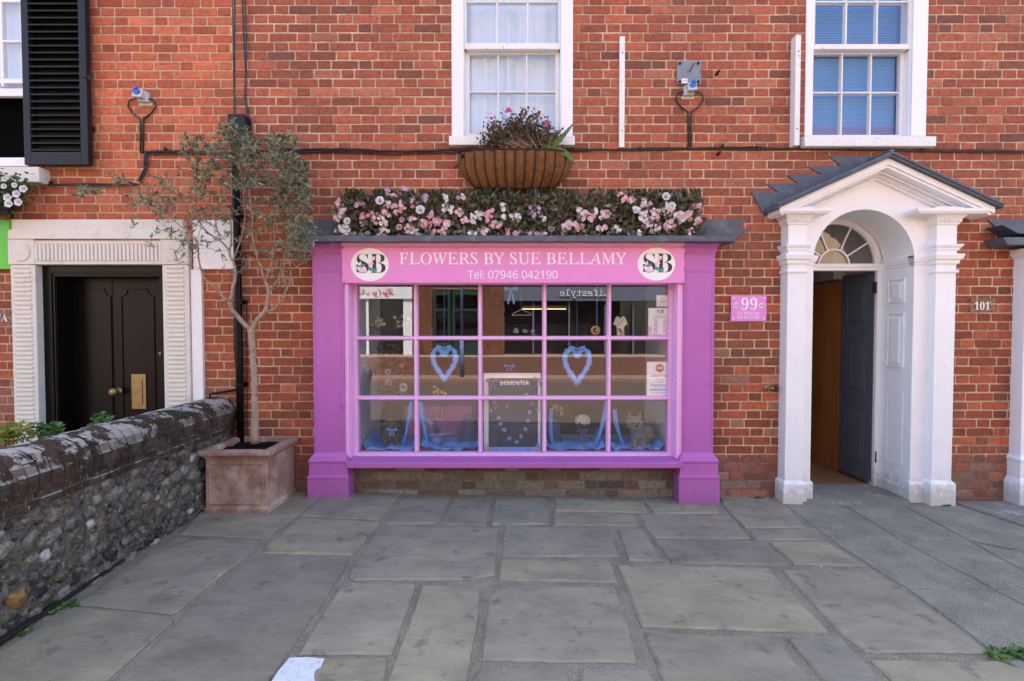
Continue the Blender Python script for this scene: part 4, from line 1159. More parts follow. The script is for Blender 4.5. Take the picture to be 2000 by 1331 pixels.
while y < WY1 - .01:
    w = rf.uniform(.058, .07); y1 = min(y + w, WY1); B.cc = pick(CP, rf)
    pr = coping_profile(1); h = rf.uniform(-.0025, .0025); k = len(B.v); n = len(pr)
    for yy, ins in ((y, .0025), (y + .005, 0), (y1 - .009, 0), (y1 - .005, .0025)):
        for a, z in pr:
            if z > .74: B.v.append((face_x(yy) - a - (0.5 - (a > .15)) * ins * 0, yy, z + h - ins))
            else: B.v.append((face_x(yy) - a - ins * (1 if a < .1 else -1), yy, max(z, .735) if z > .70 else .735 if False else z))
    for i in range(3):
        for j in range(n - 1): q = k + i * n + j; B.face((q, q + 1, q + n + 1, q + n))
    B.face([k + j for j in range(n)][::-1]); B.face([k + 3 * n + j for j in range(n)])
    y += w
B.cc = tuple(lin(v) for v in (52, 46, 42)) + (1,)
B.prism_z([(face_x(WY0) - .30, WY0), (face_x(WY0) - .004, WY0), (face_x(WY1) - .004, WY1), (face_x(WY1) - .30, WY1)], .64, .80)
# two stretcher courses proud of the flint
for c0, c1, dx in ((.575, .612, 0), (.618, .655, 0)):
    y = WY0 + rf.uniform(0, .1)
    while y < WY1 - .02:
        y1 = min(y + rf.choice([.215, .105]), WY1); B.cc = pick(CP, rf); xx = face_x((y + y1) / 2) + .012 + rf.uniform(-.003, .003)
        B.box(xx - .08, xx, y, y1 - .009, c0, c1); y = y1
B.build('coping', M_COPE, fwall, col=True, bevel=.0035, seg=1)
B = MB(); B.cc = None
B.prism_z([(face_x(WY0) - .2, WY0), (face_x(WY0) + .006, WY0), (face_x(WY1) + .006, WY1), (face_x(WY1) - .2, WY1)], .572, .66); B.build('bedding', M_FMORT, fwall)
# black cable duct at the foot of the wall
B = MB(); pts = [ground(393, 1000), ground(300, 1060), ground(200, 1128), ground(110, 1190), ground(0, 1265), ground(-120, 1348)]
B.tube([p + Vector((-.005, 0, .018)) for p in pts], .010, 8); B.tube([p + Vector((-.028, 0, .018)) for p in pts], .009, 8)
tag(B.build('cable_duct', M_BLACKM, loc=pts[2], smooth=True), 'black cable duct lying along the foot of the flint wall', 'cable duct')

# ------------------------------------------------------------------ terracotta planter
pot = thing('planter', (-2.08, 3.88, .02), 'square weathered terracotta planter holding the olive tree', 'planter')
M_TERRA = mat('weathered_terracotta', C(152, 120, 104), .85, .2, 7, .3, 60, .2, dirt=C(190, 172, 158), dscale=6.5, dpos=(.46, .68), bdist=.006)
B = MB(); px0, px1, py0, py1 = -2.325, -1.85, 3.655, 4.115
g0 = G(-2.1)
def potrect(z, g, inner=False): return [(px0 - g, py0 - g, z), (px1 + g, py0 - g, z), (px1 + g, py1 + g * .3, z), (px0 - g, py1 + g * .3, z)]
prof = [(g0, .006), (g0 + .045, .008), (g0 + .05, .0), (g0 + .06, -.002), (.44, -.004), (.448, .004), (.458, .006), (.466, .016), (.475, .03), (.485, .036), (.508, .036), (.516, .03), (.518, .0), (.516, -.028), (.505, -.034), (.46, -.036)]
k = 0
for z, g in prof: B.v += potrect(z, g)
for i in range(len(prof) - 1):
    for q in range(4): r = (q + 1) % 4; B.face((4 * i + q, 4 * i + r, 4 * i + 4 + r, 4 * i + 4 + q))
B.face((3, 2, 1, 0))
# panel mouldings on the two visible faces
zz0, zz1 = g0 + .085, .41
for (a, b) in ((px0 + .035, px1 - .035),):
    for z in (zz0, zz1): B.tube([(a, py0 - .001, z), (b, py0 - .001, z)], .0055, 6)
    for x in (a, b): B.tube([(x, py0 - .001, zz0), (x, py0 - .001, zz1)], .0055, 6)
a, b = py0 + .035, py1 - .035
for z in (zz0, zz1): B.tube([(px1 + .001, a, z), (px1 + .001, b, z)], .0055, 6)
for y in (a, b): B.tube([(px1 + .001, y, zz0), (px1 + .001, y, zz1)], .0055, 6)
B.build('pot', M_TERRA, pot, bevel=.005)
B = MB(); n = 16; k = 0
for i in range(n + 1):
    for j in range(n + 1):
        x = px0 + .03 + (px1 - px0 - .06) * i / n; y = py0 + .03 + (py1 - py0 - .06) * j / n
        B.v.append((x, y, .478 + .016 * noise.noise(Vector((x * 11, y * 11, 0))) + .008 * noise.noise(Vector((x * 40, y * 40, 0)))))
for i in range(n):
    for j in range(n): a = i * (n + 1) + j; B.face((a, a + n + 1, a + n + 2, a + 1))
B.build('soil', M_EARTH, pot)

# ------------------------------------------------------------------ olive tree
tree = thing('olive_tree', (-2.06, 3.88, .47), 'slender potted olive tree with sparse grey-green leaves', 'tree')
M_BARK = mat('olive_bark', C(158, 138, 120), .85, .22, 30, .6, 90, .15, dirt=C(104, 92, 80), dscale=20, bdist=.006)
M_OLIVE = leafmat('olive_leaf', C(92, 104, 84), trans=.15, rough=.5, attr=True)
rt = random.Random(9)
TB = MB()
def q3(px, py, y): return P(px, py, y)
trunk = [q3(497, 866, 3.88), q3(498, 800, 3.88), q3(497, 740, 3.875), q3(494, 690, 3.87), q3(490, 645, 3.87)]
tp_, tr_ = [], []
for i in range(4):
    for k in range(6):
        t = k / 6; a_, b_ = trunk[i], trunk[i + 1]; ra = [.036, .026, .0235, .0235, .027]; tp_.append(a_.lerp(b_, t) + Vector((rt.uniform(-.0022, .0022), rt.uniform(-.002, .002), 0))); tr_.append((ra[i] * (1 - t) + ra[i + 1] * t) * rt.uniform(.92, 1.09))
TB.tube(tp_ + [trunk[-1]], tr_ + [.027], 12)
for i in (5, 9, 14, 19): TB.ball(tp_[i] + Vector((rt.uniform(-.012, .012), -.014, 0)), (.012, .010, .013), 8, 6, .1, rt)
TB.ball(trunk[-1], (.028, .026, .026), 10, 7, .06, rt)
limbs = [   # (photo px, py, depth), start radius, end radius
 ([(490,645,3.87),(470,625,3.85),(452,605,3.82),(448,590,3.8)], .019, .016),
 ([(448,590,3.8),(425,568,3.76),(405,550,3.72),(393,528,3.7),(388,505,3.68)], .011, .006),
 ([(388,505,3.68),(386,480,3.66),(370,455,3.64),(330,425,3.62),(285,400,3.6)], .006, .003),
 ([(448,590,3.8),(455,560,3.82),(460,535,3.83),(455,510,3.84),(448,490,3.85)], .013, .009),
 ([(448,490,3.85),(430,470,3.84),(400,450,3.82),(385,420,3.8),(350,380,3.78),(310,345,3.76)], .008, .003),
 ([(448,490,3.85),(452,460,3.88),(450,420,3.9),(440,380,3.92),(430,330,3.94),(400,290,3.95)], .008, .003),
 ([(455,510,3.84),(470,470,3.9),(478,430,3.95),(476,390,3.97),(470,340,3.98),(462,290,3.98)], .006, .003),
 ([(490,645,3.87),(500,628,3.88),(515,612,3.88),(522,595,3.88),(525,570,3.88),(518,550,3.88)], .02, .013),
 ([(518,550,3.88),(508,520,3.86),(498,490,3.84),(492,450,3.82),(490,400,3.8),(488,340,3.8),(485,280,3.8)], .01, .003),
 ([(518,550,3.88),(530,520,3.9),(535,480,3.92),(535,440,3.94),(545,390,3.95),(550,340,3.95),(545,300,3.95)], .009, .003),
 ([(515,612,3.88),(535,605,3.86),(553,585,3.84),(560,565,3.82),(567,545,3.8),(568,530,3.8)], .011, .006),
 ([(568,530,3.8),(590,515,3.78),(612,503,3.74),(635,490,3.7),(655,478,3.66)], .004, .0015),
 ([(560,565,3.82),(552,530,3.84),(556,500,3.86),(575,465,3.88),(590,440,3.9)], .006, .0025),
 ([(525,570,3.88),(545,545,3.92),(550,510,3.95),(570,470,3.97),(580,420,3.98),(585,370,3.98)], .007, .003),
 ([(386,480,3.66),(360,470,3.62),(320,468,3.58),(270,470,3.55),(225,468,3.52)], .004, .0015),
 ([(385,420,3.8),(340,400,3.76),(300,385,3.72),(250,378,3.7)], .004, .0018),
 ([(300,385,3.72),(260,365,3.7),(225,350,3.7)], .002, .0012), ([(285,400,3.6),(240,375,3.58),(190,374,3.56),(150,370,3.55)], .0025, .001),
 ([(430,470,3.84),(420,430,3.8),(400,380,3.78),(375,330,3.76),(370,285,3.76)], .005, .002),
]
nodes = []
for pl, r0, r1 in limbs:
    pts = [q3(*p) for p in pl]; n = len(pts)
    sm = []
    for i in range(n - 1):                       # smooth by midpoints with a little wander
        a, b = pts[i], pts[i + 1]; sm.append(a); mid = a.lerp(b, .5)
        sm.append(mid + Vector((rt.uniform(-.006, .006), rt.uniform(-.01, .01), rt.uniform(-.006, .006))))
    sm.append(pts[-1]); m = len(sm)
    rs = [r0 + (r1 - r0) * i / (m - 1) for i in range(m)]
    TB.tube(sm, rs, 6)
    for i, p in enumerate(sm): nodes.append((p, rs[i]))
LB = MB()
def olive_leaf(p, d, L):
    d = d.normalized(); s = d.cross(Vector((rt.uniform(-1, 1), rt.uniform(-1, 1), rt.uniform(-1, 1))))
    if s.length < .01: return
    s.normalize(); nrm = d.cross(s); w = L * rt.uniform(.09, .145)
    t = rt.random(); base = (120, 128, 104) if t < .45 else (148, 156, 136) if t < .65 else (82, 92, 70) if t < .88 else (168, 166, 118)
    q = rt.uniform(.75, 1.15); LB.cc = tuple(lin(v) * q for v in base) + (1,)
    k = len(LB.v); a = p; b1 = p + d * L * .5 + nrm * L * .04; c = p + d * L
    LB.v += [tuple(a), tuple(p + d * L * .3 + s * w), tuple(p + d * L * .65 + s * w * .9), tuple(c), tuple(p + d * L * .65 - s * w * .9), tuple(p + d * L * .3 - s * w), tuple(b1)]
    LB.face((k, k + 1, k + 2, k + 6)); LB.face((k + 6, k + 2, k + 3)); LB.face((k, k + 6, k + 4, k + 5)); LB.face((k + 6, k + 3, k + 4))
# clusters: px, py, radius px, tips, leafiness
CL = [(460,265,38,26,10),(400,300,40,22,9),(370,285,25,10,9),(500,300,45,26,10),(550,290,36,26,11),(575,330,30,26,12),(580,370,30,24,12),(560,370,35,18,9),(590,395,20,8,8),(470,330,45,20,8),(420,350,45,18,7),
      (520,390,48,22,8),(570,420,40,16,7),(470,400,50,14,5),(400,400,40,12,4),(350,360,40,12,5),(300,380,38,14,5),(270,400,28,10,5),(230,348,12,4,8),(155,371,14,5,10),(190,376,10,3,8),
      (330,430,40,12,3),(390,460,40,12,3),(380,470,22,5,5),(440,450,40,10,3),(520,460,45,12,4),(575,470,32,14,8),(596,460,22,9,8),(590,500,22,8,5),(540,500,40,10,3),(588,440,22,8,8),(600,490,20,4,3),
      (350,490,22,5,3),(300,470,25,3,2),(450,510,30,6,2),(490,520,30,6,2),(550,550,20,4,2)]
for cx, cy, cr, nt_, lf in CL:
    for _ in range(int(nt_ * 1.8)):
        a = rt.uniform(0, 6.28); r = cr * math.sqrt(rt.random())
        tip = q3(cx + r * math.cos(a), cy + r * math.sin(a), 3.8 + rt.uniform(-.26, .26))
        best = sorted(nodes, key=lambda nd: (nd[0] - tip).length + max(0, nd[0].z - tip.z + .02) * 1.5 + rt.random() * .06)[0]
        s = best[0]; L = (tip - s).length
        if L < .02: continue
        side = (tip - s).cross(Vector((rt.uniform(-1, 1), rt.uniform(-1, 1), rt.uniform(-1, 1)))); side = side.normalized() * L * rt.uniform(-.14, .14) if side.length > 0 else Vector()
        pts = []; m = 6
        for i in range(m + 1):
            t = i / m; p = s.lerp(tip, t) + side * math.sin(math.pi * t) + Vector((rt.uniform(-1, 1), rt.uniform(-1, 1), rt.uniform(-1, 1))) * .007
            pts.append(p)
        r0 = min(best[1] * .7, .0028)
        TB.tube(pts, [r0 + (.0009 - r0) * i / m for i in range(m + 1)], 4, caps=False)
        if len(nodes) < 900 and L > .1: nodes += [(pts[3], .002), (pts[5], .0014)]
        for k in range(int(lf * rt.uniform(1.0, 1.9)) + 1):
            t = rt.uniform(.45, 1.02); i = min(m - 1, int(t * m)); p = pts[i].lerp(pts[i + 1], min(1, t * m - i))
            d = (pts[i + 1] - pts[i]).normalized() + Vector((rt.uniform(-1, 1), rt.uniform(-1, 1), rt.uniform(-.7, 1))) * .8
            olive_leaf(p, d, rt.uniform(.028, .05))
TB.build('trunk', M_BARK, tree, smooth=True)
LB.build('crown', M_OLIVE, tree, col=True)

# ------------------------------------------------------------------ flower garland on the lead roof
gar = thing('flower_garland', (0, 4.03, 2.19), 'long garland of artificial pink and white blossom on dark leaves above the shop sign', 'garland')
rg = random.Random(31)
M_GLEAF = leafmat('garland_leaf', C(60, 68, 50), trans=.15, rough=.55, attr=True)
M_PET = leafmat('silk_petal', C(240, 190, 205), trans=.3, rough=.7, attr=True)
M_TWIG = mat('brown_twig', C(112, 82, 66), .85, .2, 30, 0)
B = MB(); gz0, gz1 = 2.185, 2.56
gx0, gx1 = X_(655, 420, 4.02), X_(1372, 420, 4.02)
B2 = MB()
B2.tube([(gx0 + .05, 4.09, 2.22), (gx1 - .05, 4.09, 2.22)], .012, 6); B2.tube([(gx0 + .05, 4.10, 2.46), (gx1 - .05, 4.10, 2.46)], .01, 6)
def roundleaf(B, p, d, L, w, cc, fold=.25):
    d = d.normalized(); s = d.cross(Vector((rg.uniform(-1, 1), rg.uniform(-1, 1), rg.uniform(-1, 1))))
    if s.length < .01: return
    s.normalize(); nn = d.cross(s) * fold; B.cc = cc; k = len(B.v)
    out = [(0, 0), (.25, .8), (.55, 1), (.85, .6), (1, 0), (.85, -.6), (.55, -1), (.25, -.8)]
    for t, u in out: B.v.append(tuple(p + d * L * t + s * w * u + nn * w * abs(u)))
    m = k + len(out); B.v.append(tuple(p + d * L * .5))
    for i in range(8): B.face((k + i, k + (i + 1) % 8, m))
for i in range(5200):
    t = rg.random(); x = gx0 + (gx1 - gx0) * t
    e = min(1, min(t, 1 - t) * 25 + .5)
    z = rg.uniform(gz0, gz1 - .03 - (1 - e) * .05); y = 4.135 - rg.random() ** .9 * .15
    if z < 2.24: y -= .02
    d = Vector((rg.uniform(-1, 1), rg.uniform(-1, .2), rg.uniform(-.4, 1)))
    c = rg.choice([(94, 102, 76), (76, 84, 60), (108, 116, 92), (124, 130, 112), (108, 94, 74)]); q = rg.uniform(.7, 1.15)
    cc = tuple(lin(v) * q for v in c) + (1,)
    if rg.random() < .72: roundleaf(B, Vector((x, y, z)), d, rg.uniform(.034, .056), rg.uniform(.012, .02), cc)
    else: roundleaf(B, Vector((x, y, z)), d + Vector((0, 0, .4)), rg.uniform(.045, .07), rg.uniform(.005, .009), cc)
for i in range(130):                                   # taller sprigs along the top
    x = gx0 + (gx1 - gx0) * rg.random(); z = gz1 - .05; y = 4.06
    for j in range(5):
        roundleaf(B, Vector((x + rg.uniform(-.012, .012), y + rg.uniform(-.02, .02), z + j * .012)), Vector((rg.uniform(-.7, .7), rg.uniform(-.6, .2), 1)), rg.uniform(.028, .05), rg.uniform(.009, .015), tuple(lin(v) * rg.uniform(.8, 1.1) for v in (58, 68, 48)) + (1,))
B.build('foliage', M_GLEAF, gar, col=True)
for i in range(260):
    x = gx0 + (gx1 - gx0) * rg.random(); z = rg.uniform(gz0 + .03, gz1 - .02); y = 4.02 + rg.uniform(-.03, .05)
    d = Vector((rg.uniform(-1, 1), rg.uniform(-.5, .1), rg.uniform(-.3, .4))).normalized() * rg.uniform(.05, .12)
    B2.tube([(x, y, z), tuple(Vector((x, y, z)) + d * .5 + Vector((0, 0, .006))), tuple(Vector((x, y, z)) + d)], .0016, 4)
for (a, b) in ((650, 440), (655, 425), (660, 452), (1375, 430), (1377, 445), (658, 410)):
    p = P(a, b, 4.0); B2.tube([(p.x + .08 * (1 if a < 1000 else -1), 4.04, p.z + .01), tuple(p)], .002, 4)
tag(B2.build('twigs', M_TWIG, gar))
B = MB()
def blossom(B, p, n_, r, cc, cup=.35):
    n_ = n_.normalized(); a = n_.orthogonal().normalized(); b = n_.cross(a); ph = rg.random() * 6
    for i in range(5):
        t = ph + i * 2 * math.pi / 5 + rg.uniform(-.15, .15); d = a * math.cos(t) + b * math.sin(t); s = n_.cross(d)
        q = rg.uniform(.88, 1.08); B.cc = tuple(min(1, v * q) for v in cc[:3]) + (1,); k = len(B.v)
        rr = r * rg.uniform(.85, 1.1)
        B.v += [tuple(p), tuple(p + d * rr * .5 + s * rr * .42 + n_ * rr * cup * .4), tuple(p + d * rr * .95 + s * rr * .34 + n_ * rr * cup), tuple(p + d * rr * 1.02 + n_ * rr * cup * .8), tuple(p + d * rr * .95 - s * rr * .34 + n_ * rr * cup), tuple(p + d * rr * .5 - s * rr * .42 + n_ * rr * cup * .4)]
        B.face((k, k + 1, k + 2, k + 3)); B.face((k, k + 3, k + 4, k + 5))
    B.cc = (lin(200), lin(150), lin(140), 1); k = len(B.v); q = r * .14
    B.v += [tuple(p + n_ * r * .12 + a * q), tuple(p + n_ * r * .12 + b * q), tuple(p + n_ * r * .12 - a * q), tuple(p + n_ * r * .12 - b * q)]; B.face((k, k + 1, k + 2, k + 3))
PK = (lin(248), lin(208), lin(214), 1); PK2 = (lin(240), lin(182), lin(198), 1); WH = (lin(244), lin(243), lin(244), 1); PW = (lin(240), lin(218), lin(224), 1); LI = (lin(214), lin(178), lin(208), 1)
def cluster(px, py, rx, ry, n, pal, r=.0185):
    for _ in range(n):
        a = rg.uniform(0, 6.28); q = math.sqrt(rg.random())
        p = P(px + rx * q * math.cos(a), py + ry * q * math.sin(a), 3.965 + rg.uniform(-.018, .03) + q * .02)
        blossom(B, p, Vector((rg.uniform(-.8, .8), -1, rg.uniform(-.7, .8))), r * rg.uniform(.75, 1.15), rg.choice(pal))
for a in [(762,410,14,16,26,[PK,PW]),(781,405,9,12,12,[PK,PK2]),(733,428,12,10,14,[PK,PK2]),(726,420,8,6,8,[PK2]),(710,422,8,5,8,[PK2]),(709,436,7,5,7,[PK2,LI]),(748,432,8,10,12,[WH]),(745,460,9,9,14,[PK,PW]),(752,448,8,10,10,[PW,WH]),
          (803,430,7,10,9,[LI,PK]),(800,448,10,8,10,[PK,PW]),(815,455,12,6,10,[WH,PW]),(830,437,12,9,18,[PK]),(850,432,11,9,16,[PK,PK2]),(868,437,10,9,14,[PK,PW]),(862,452,12,6,12,[PK]),(845,455,8,5,6,[PK]),(808,397,7,9,8,[PK,LI]),(826,386,9,7,8,[LI]),(842,425,6,12,8,[PK2,LI]),
          (870,398,5,20,14,[WH]),(880,410,8,6,6,[WH]),(898,417,8,8,9,[PK,LI]),(908,428,8,6,8,[PK]),(925,430,8,12,10,[WH]),(918,455,12,5,9,[WH]),(938,420,8,8,8,[WH]),(955,420,9,16,18,[PK,PK2]),(965,440,7,8,8,[PK]),(945,453,12,6,12,[WH,PW]),(982,405,4,10,5,[WH]),(975,440,5,6,4,[PK]),
          (992,453,4,6,4,[PK2]),(1008,460,9,8,12,[WH,LI]),(1012,424,8,7,8,[PW,WH]),(1040,415,5,16,8,[LI,PK]),(1050,408,5,10,5,[LI]),(1040,455,12,4,9,[PK,LI]),(1058,456,8,5,6,[PK]),(1075,448,5,4,4,[LI]),
          (1100,446,9,10,14,[PK,PW]),(1115,438,9,9,12,[PW]),(1130,444,8,6,9,[PK]),(1135,412,8,8,9,[WH,PW]),(1148,424,12,11,22,[PW,PK]),(1165,415,8,8,9,[PW,WH]),(1182,422,12,10,18,[PW,PK]),(1175,447,11,6,12,[PK,PW]),(1205,450,12,7,14,[PW,WH]),(1215,385,11,9,16,[PK]),(1233,392,7,6,9,[PK2,PK]),
          (1257,420,9,16,18,[WH,PW]),(1262,438,10,9,12,[PW]),(1258,398,4,10,6,[WH]),(1242,412,8,6,7,[WH]),(1280,420,10,12,16,[PW,PK]),(1278,447,10,8,12,[WH,PW]),(1305,410,11,12,16,[WH,PW,PK]),(1308,442,11,12,18,[PW,PK]),(1330,425,11,14,18,[PW,WH]),(1322,420,7,8,8,[WH]),
          (1348,420,8,9,9,[PK]),(1362,405,8,8,10,[PK,PK2]),(1360,432,8,8,10,[PK]),(1235,456,12,5,9,[PW,LI]),(1345,452,10,6,8,[LI,PK]),(1250,455,6,5,4,[WH]),
          (668,410,8,9,12,[PK,PW]),(662,395,5,8,7,[PK]),(658,425,7,8,9,[PW]),(662,448,10,7,9,[WH]),(675,450,9,8,9,[WH]),(670,465,6,8,8,[WH]),(1270,402,5,4,3,[PK]),(684,458,5,4,4,[LI]),(703,400,8,5,6,[LI]),(755,375,5,5,5,[LI]),(767,385,5,6,5,[LI,PK]),(792,370,5,4,4,[LI]),(900,385,6,5,5,[PW]),
          (1060,425,5,5,3,[WH]),(983,425,6,6,5,[WH]),(1000,425,5,5,4,[WH])]:
    cluster(*a)
B.build('blossom', M_PET, gar, col=True)
def rose(parent, c, r, cc, name='rose', n_=Vector((0, -1, .15))):
    B = MB(); n_ = n_.normalized(); a = n_.orthogonal().normalized(); b = n_.cross(a)
    for ring_, (cnt, rr, hh, lean) in enumerate([(3, .16, .62, .0), (4, .34, .58, .12), (5, .56, .46, .3), (6, .8, .3, .55), (6, 1.0, .1, .9)]):
        ph = rg.random() * 6
        for i in range(cnt):
            t0 = ph + i * 2 * math.pi / cnt; wdt = 2 * math.pi / cnt * .68; k = len(B.v); q = rg.uniform(.93, 1.05); B.cc = tuple(min(1, v * q) for v in cc[:3]) + (1,)
            for u in range(4):
                t = t0 + wdt * (u / 3 * 2 - 1); d = a * math.cos(t) + b * math.sin(t); ed = 1 - .16 * abs(u - 1.5)
                B.v += [tuple(c + d * r * rr * .45 - n_ * r * .1), tuple(c + d * r * rr * .8 + n_ * r * hh * .6), tuple(c + d * r * rr * (1 + lean * .12) * ed + n_ * r * hh)]
            for u in range(3):
                for v in range(2): z_ = k + u * 3 + v; B.face((z_, z_ + 3, z_ + 4, z_ + 1))
    return B.build(name, M_PET, parent, col=True, smooth=True)
for px_, py_, r_ in ((742, 392, .036), (821, 410, .038), (678, 432, .03), (1301, 384, .034), (1242, 411, .026), (1313, 402, .03)): rose(gar, P(px_, py_, 3.955), r_, WH)
for px_, py_, r_ in ((780, 444, .026), (785, 430, .022)): rose(gar, P(px_, py_, 3.96), r_, (lin(226), lin(196), lin(190), 1))

# ------------------------------------------------------------------ coir basket below the middle window
bas = thing('wall_basket', (.02, YW, 2.6), 'brown coir-lined iron trough basket on the wall under the middle window', 'basket')
M_COIR = mat('coir', C(124, 88, 58), .95, .25, 30, .8, 120, .1, dirt=C(84, 62, 46), dscale=5, bdist=.012)
yB = YW - .20
ax0, ax1 = X_(893, 305, YW - .1), X_(1118, 305, YW - .1); zt_, zb_ = Z_(303, YW - .1), Z_(369, YW - .08)
B = MB(); nu, nv = 60, 12; cxb = (ax0 + ax1) / 2; hw = (ax1 - ax0) / 2
def bask(u, v, g=0):
    """u -1..1 along, v 0 rim .. 1 keel"""
    s = (1 - abs(u) ** 4.5) ** .5 if abs(u) < 1 else 0
    dep = (.20 + g) * s * math.cos(v * math.pi / 2 * .92) ** .7
    w = hw * (1 - .20 * v ** 3.2)
    return (cxb + u * w, YW - .012 - dep, zt_ + (zb_ - zt_ - g) * v * (.55 + .45 * s ** .6))
rb = random.Random(2)
for i in range(nu + 1):
    for j in range(nv + 1):
        p = bask(-1 + 2 * i / nu, j / nv); bulge = .006 * math.sin(i / nu * 2 * math.pi * 10.5)
        B.v.append((p[0], p[1] + bulge * .8 + rb.uniform(-.002, .002), p[2] + rb.uniform(-.001, .001) + (rb.uniform(-.004, .008) if j == 0 else 0)))
for i in range(nu):
    for j in range(nv): q = i * (nv + 1) + j; B.face((q, q + 1, q + nv + 2, q + nv + 1))
B.build('liner', M_COIR, bas, smooth=True, solid=.012)
B = MB()
for i in range(11):
    u = -.86 + 1.72 * i / 10; B.tube([Vector(bask(u, v / 10, .014)) for v in range(0, 11)], .0062, 6)
B.tube([Vector(bask(-1 + 2 * i / 40, 0, .012)) + Vector((0, 0, .004)) for i in range(41)], .006, 6)
B.tube([Vector(bask(-.9 + 1.8 * i / 20, 1, .012)) for i in range(21)], .005, 6)
B.tube([Vector(bask(-.98, .3, .014)), Vector(bask(-.98, .3, .014)) + Vector((-.05, .05, -.02))], .004, 5)
B.build('iron_rack', M_RUST, bas, smooth=True)
B = MB(); B.prism_z([(cxb - hw * .92, YW - .16), (cxb + hw * .92, YW - .16), (cxb + hw * .96, YW - .02), (cxb - hw * .96, YW - .02)], zt_ - .04, zt_ - .015)
B.build('soil', M_EARTH, bas)
# azalea-like shrub in the basket
az = thing('azalea', (0, YW - .12, 2.62), 'straggly bronze-leaved azalea with a few pink blooms in the wall basket', 'shrub')
SB, LBz, FB = MB(), MB(), MB(); rz = random.Random(17)
for i in range(46):
    base = P(rz.uniform(985, 1062), 300, YW - .12 + rz.uniform(-.04, .05)); base.z = zt_ - .03
    a = math.pi * (i + .5) / 46; tx = 1017 - 82 * math.cos(a) * rz.uniform(.6, 1); ty = 296 - 78 * math.sin(a) ** .7 * rz.uniform(.55, 1.02)
    if abs(tx - 1019) > 40: ty = max(ty, 228)
    tip = P(tx, ty, YW - .13 + rz.uniform(-.09, .07)); mid = base.lerp(tip, .5) + Vector((rz.uniform(-.03, .03), 0, rz.uniform(-.02, .03)))
    if tx < 980: mid = base.lerp(tip, .6) + Vector((0, 0, -.02))
    SB.tube([base, mid, tip], [.004, .003, .0018], 5)
    for k_ in range(44):
        t = rz.uniform(.62, 1.04); p = mid.lerp(tip, (t - .5) * 2) if t > .5 else base.lerp(mid, t * 2)
        p = p + Vector((rz.gauss(0, .024), rz.gauss(0, .022), rz.gauss(0, .018)))
        c = rz.choice([(112, 92, 78), (92, 90, 66), (124, 104, 90), (104, 78, 68), (80, 84, 60)])
        roundleaf(LBz, p, Vector((rz.uniform(-1, 1), rz.uniform(-1, .5), rz.uniform(-.3, 1))), rz.uniform(.02, .034), rz.uniform(.007, .011), tuple(lin(v) for v in c) + (1,))
SB.build('stems', mat('pale_stem', C(150, 124, 108), .8, .15, 30, 0), az)
LBz.build('foliage', M_GLEAF, az, col=True)
for x_, y_, r_, n_ in ((993, 216, .016, 7), (1028, 219, .009, 3), (962, 229, .011, 5), (957, 223, .008, 2), (1069, 241, .012, 4), (1056, 222, .007, 2), (1071, 246, .009, 3)):
    for _ in range(n_):
        p = P(x_ + rz.uniform(-5, 5), y_ + rz.uniform(-3, 3), YW - .19); blossom(FB, p, Vector((rz.uniform(-.6, .6), -1, rz.uniform(-.3, .6))), r_ * .9, (lin(222), lin(94), lin(150), 1))
    FB.build('bloom', M_PET, az, col=True); FB = MB()
lp = thing('leafy_plant', (.42, YW - .12, 2.62), 'plant with long broad green leaves at the right end of the wall basket', 'plant')
B = MB()
def strap(B, pts, w, cc):
    k = len(B.v); n = len(pts); B.cc = cc
    for i, p in enumerate(pts):
        t = i / (n - 1); ww = w * math.sin(math.pi * min(1, t * .9 + .06)) ** .8; d = (pts[min(i + 1, n - 1)] - pts[max(0, i - 1)]).normalized(); s = d.cross(Vector((0, -1, .25))).normalized()
        B.v += [tuple(p + s * ww + Vector((0, -.004, 0))), tuple(p), tuple(p - s * ww + Vector((0, -.004, 0)))]
    for i in range(n - 1):
        for j in (0, 1): a = k + 3 * i + j; B.face((a, a + 3, a + 4, a + 1))
gl = (lin(98), lin(122), lin(62), 1)
for pl, w in (([(1074,300),(1082,285),(1098,268),(1120,242)], .022), ([(1070,300),(1072,285),(1076,272),(1082,262)], .018), ([(1072,298),(1090,292),(1108,302),(1122,318)], .028), ([(1062,300),(1058,285),(1052,275),(1048,262)], .01), ([(1066,302),(1066,290),(1060,280),(1058,258)], .008)):
    pts = [P(x, y, YW - .17) for x, y in pl]; f_ = []
    for i in range(len(pts) - 1): f_ += [pts[i], pts[i].lerp(pts[i + 1], .5)]
    strap(B, f_ + [pts[-1]], w, gl)
B.build('leaves', leafmat('green_leaf', C(90, 120, 60), trans=.25, attr=True), lp, col=True, smooth=True)

# ------------------------------------------------------------------ small plants
M_GL = MATS['green_leaf']
def rosette(B, c, n, L, w, cols, rr, up=.6, spread=1):
    for i in range(n):
        a = rr.uniform(0, 6.28); d = Vector((math.cos(a) * spread, math.sin(a) * spread, rr.uniform(.1, 1) * up)); p = Vector(c) + Vector((d.x, d.y, 0)) * rr.uniform(0, .3) * L
        cc = tuple(lin(v) * rr.uniform(.8, 1.15) for v in rr.choice(cols)) + (1,)
        roundleaf(B, p, d, L * rr.uniform(.6, 1.1), w * rr.uniform(.7, 1.1), cc)
GRN = [(86, 124, 62), (104, 140, 74), (70, 104, 56)]
rp = random.Random(77)
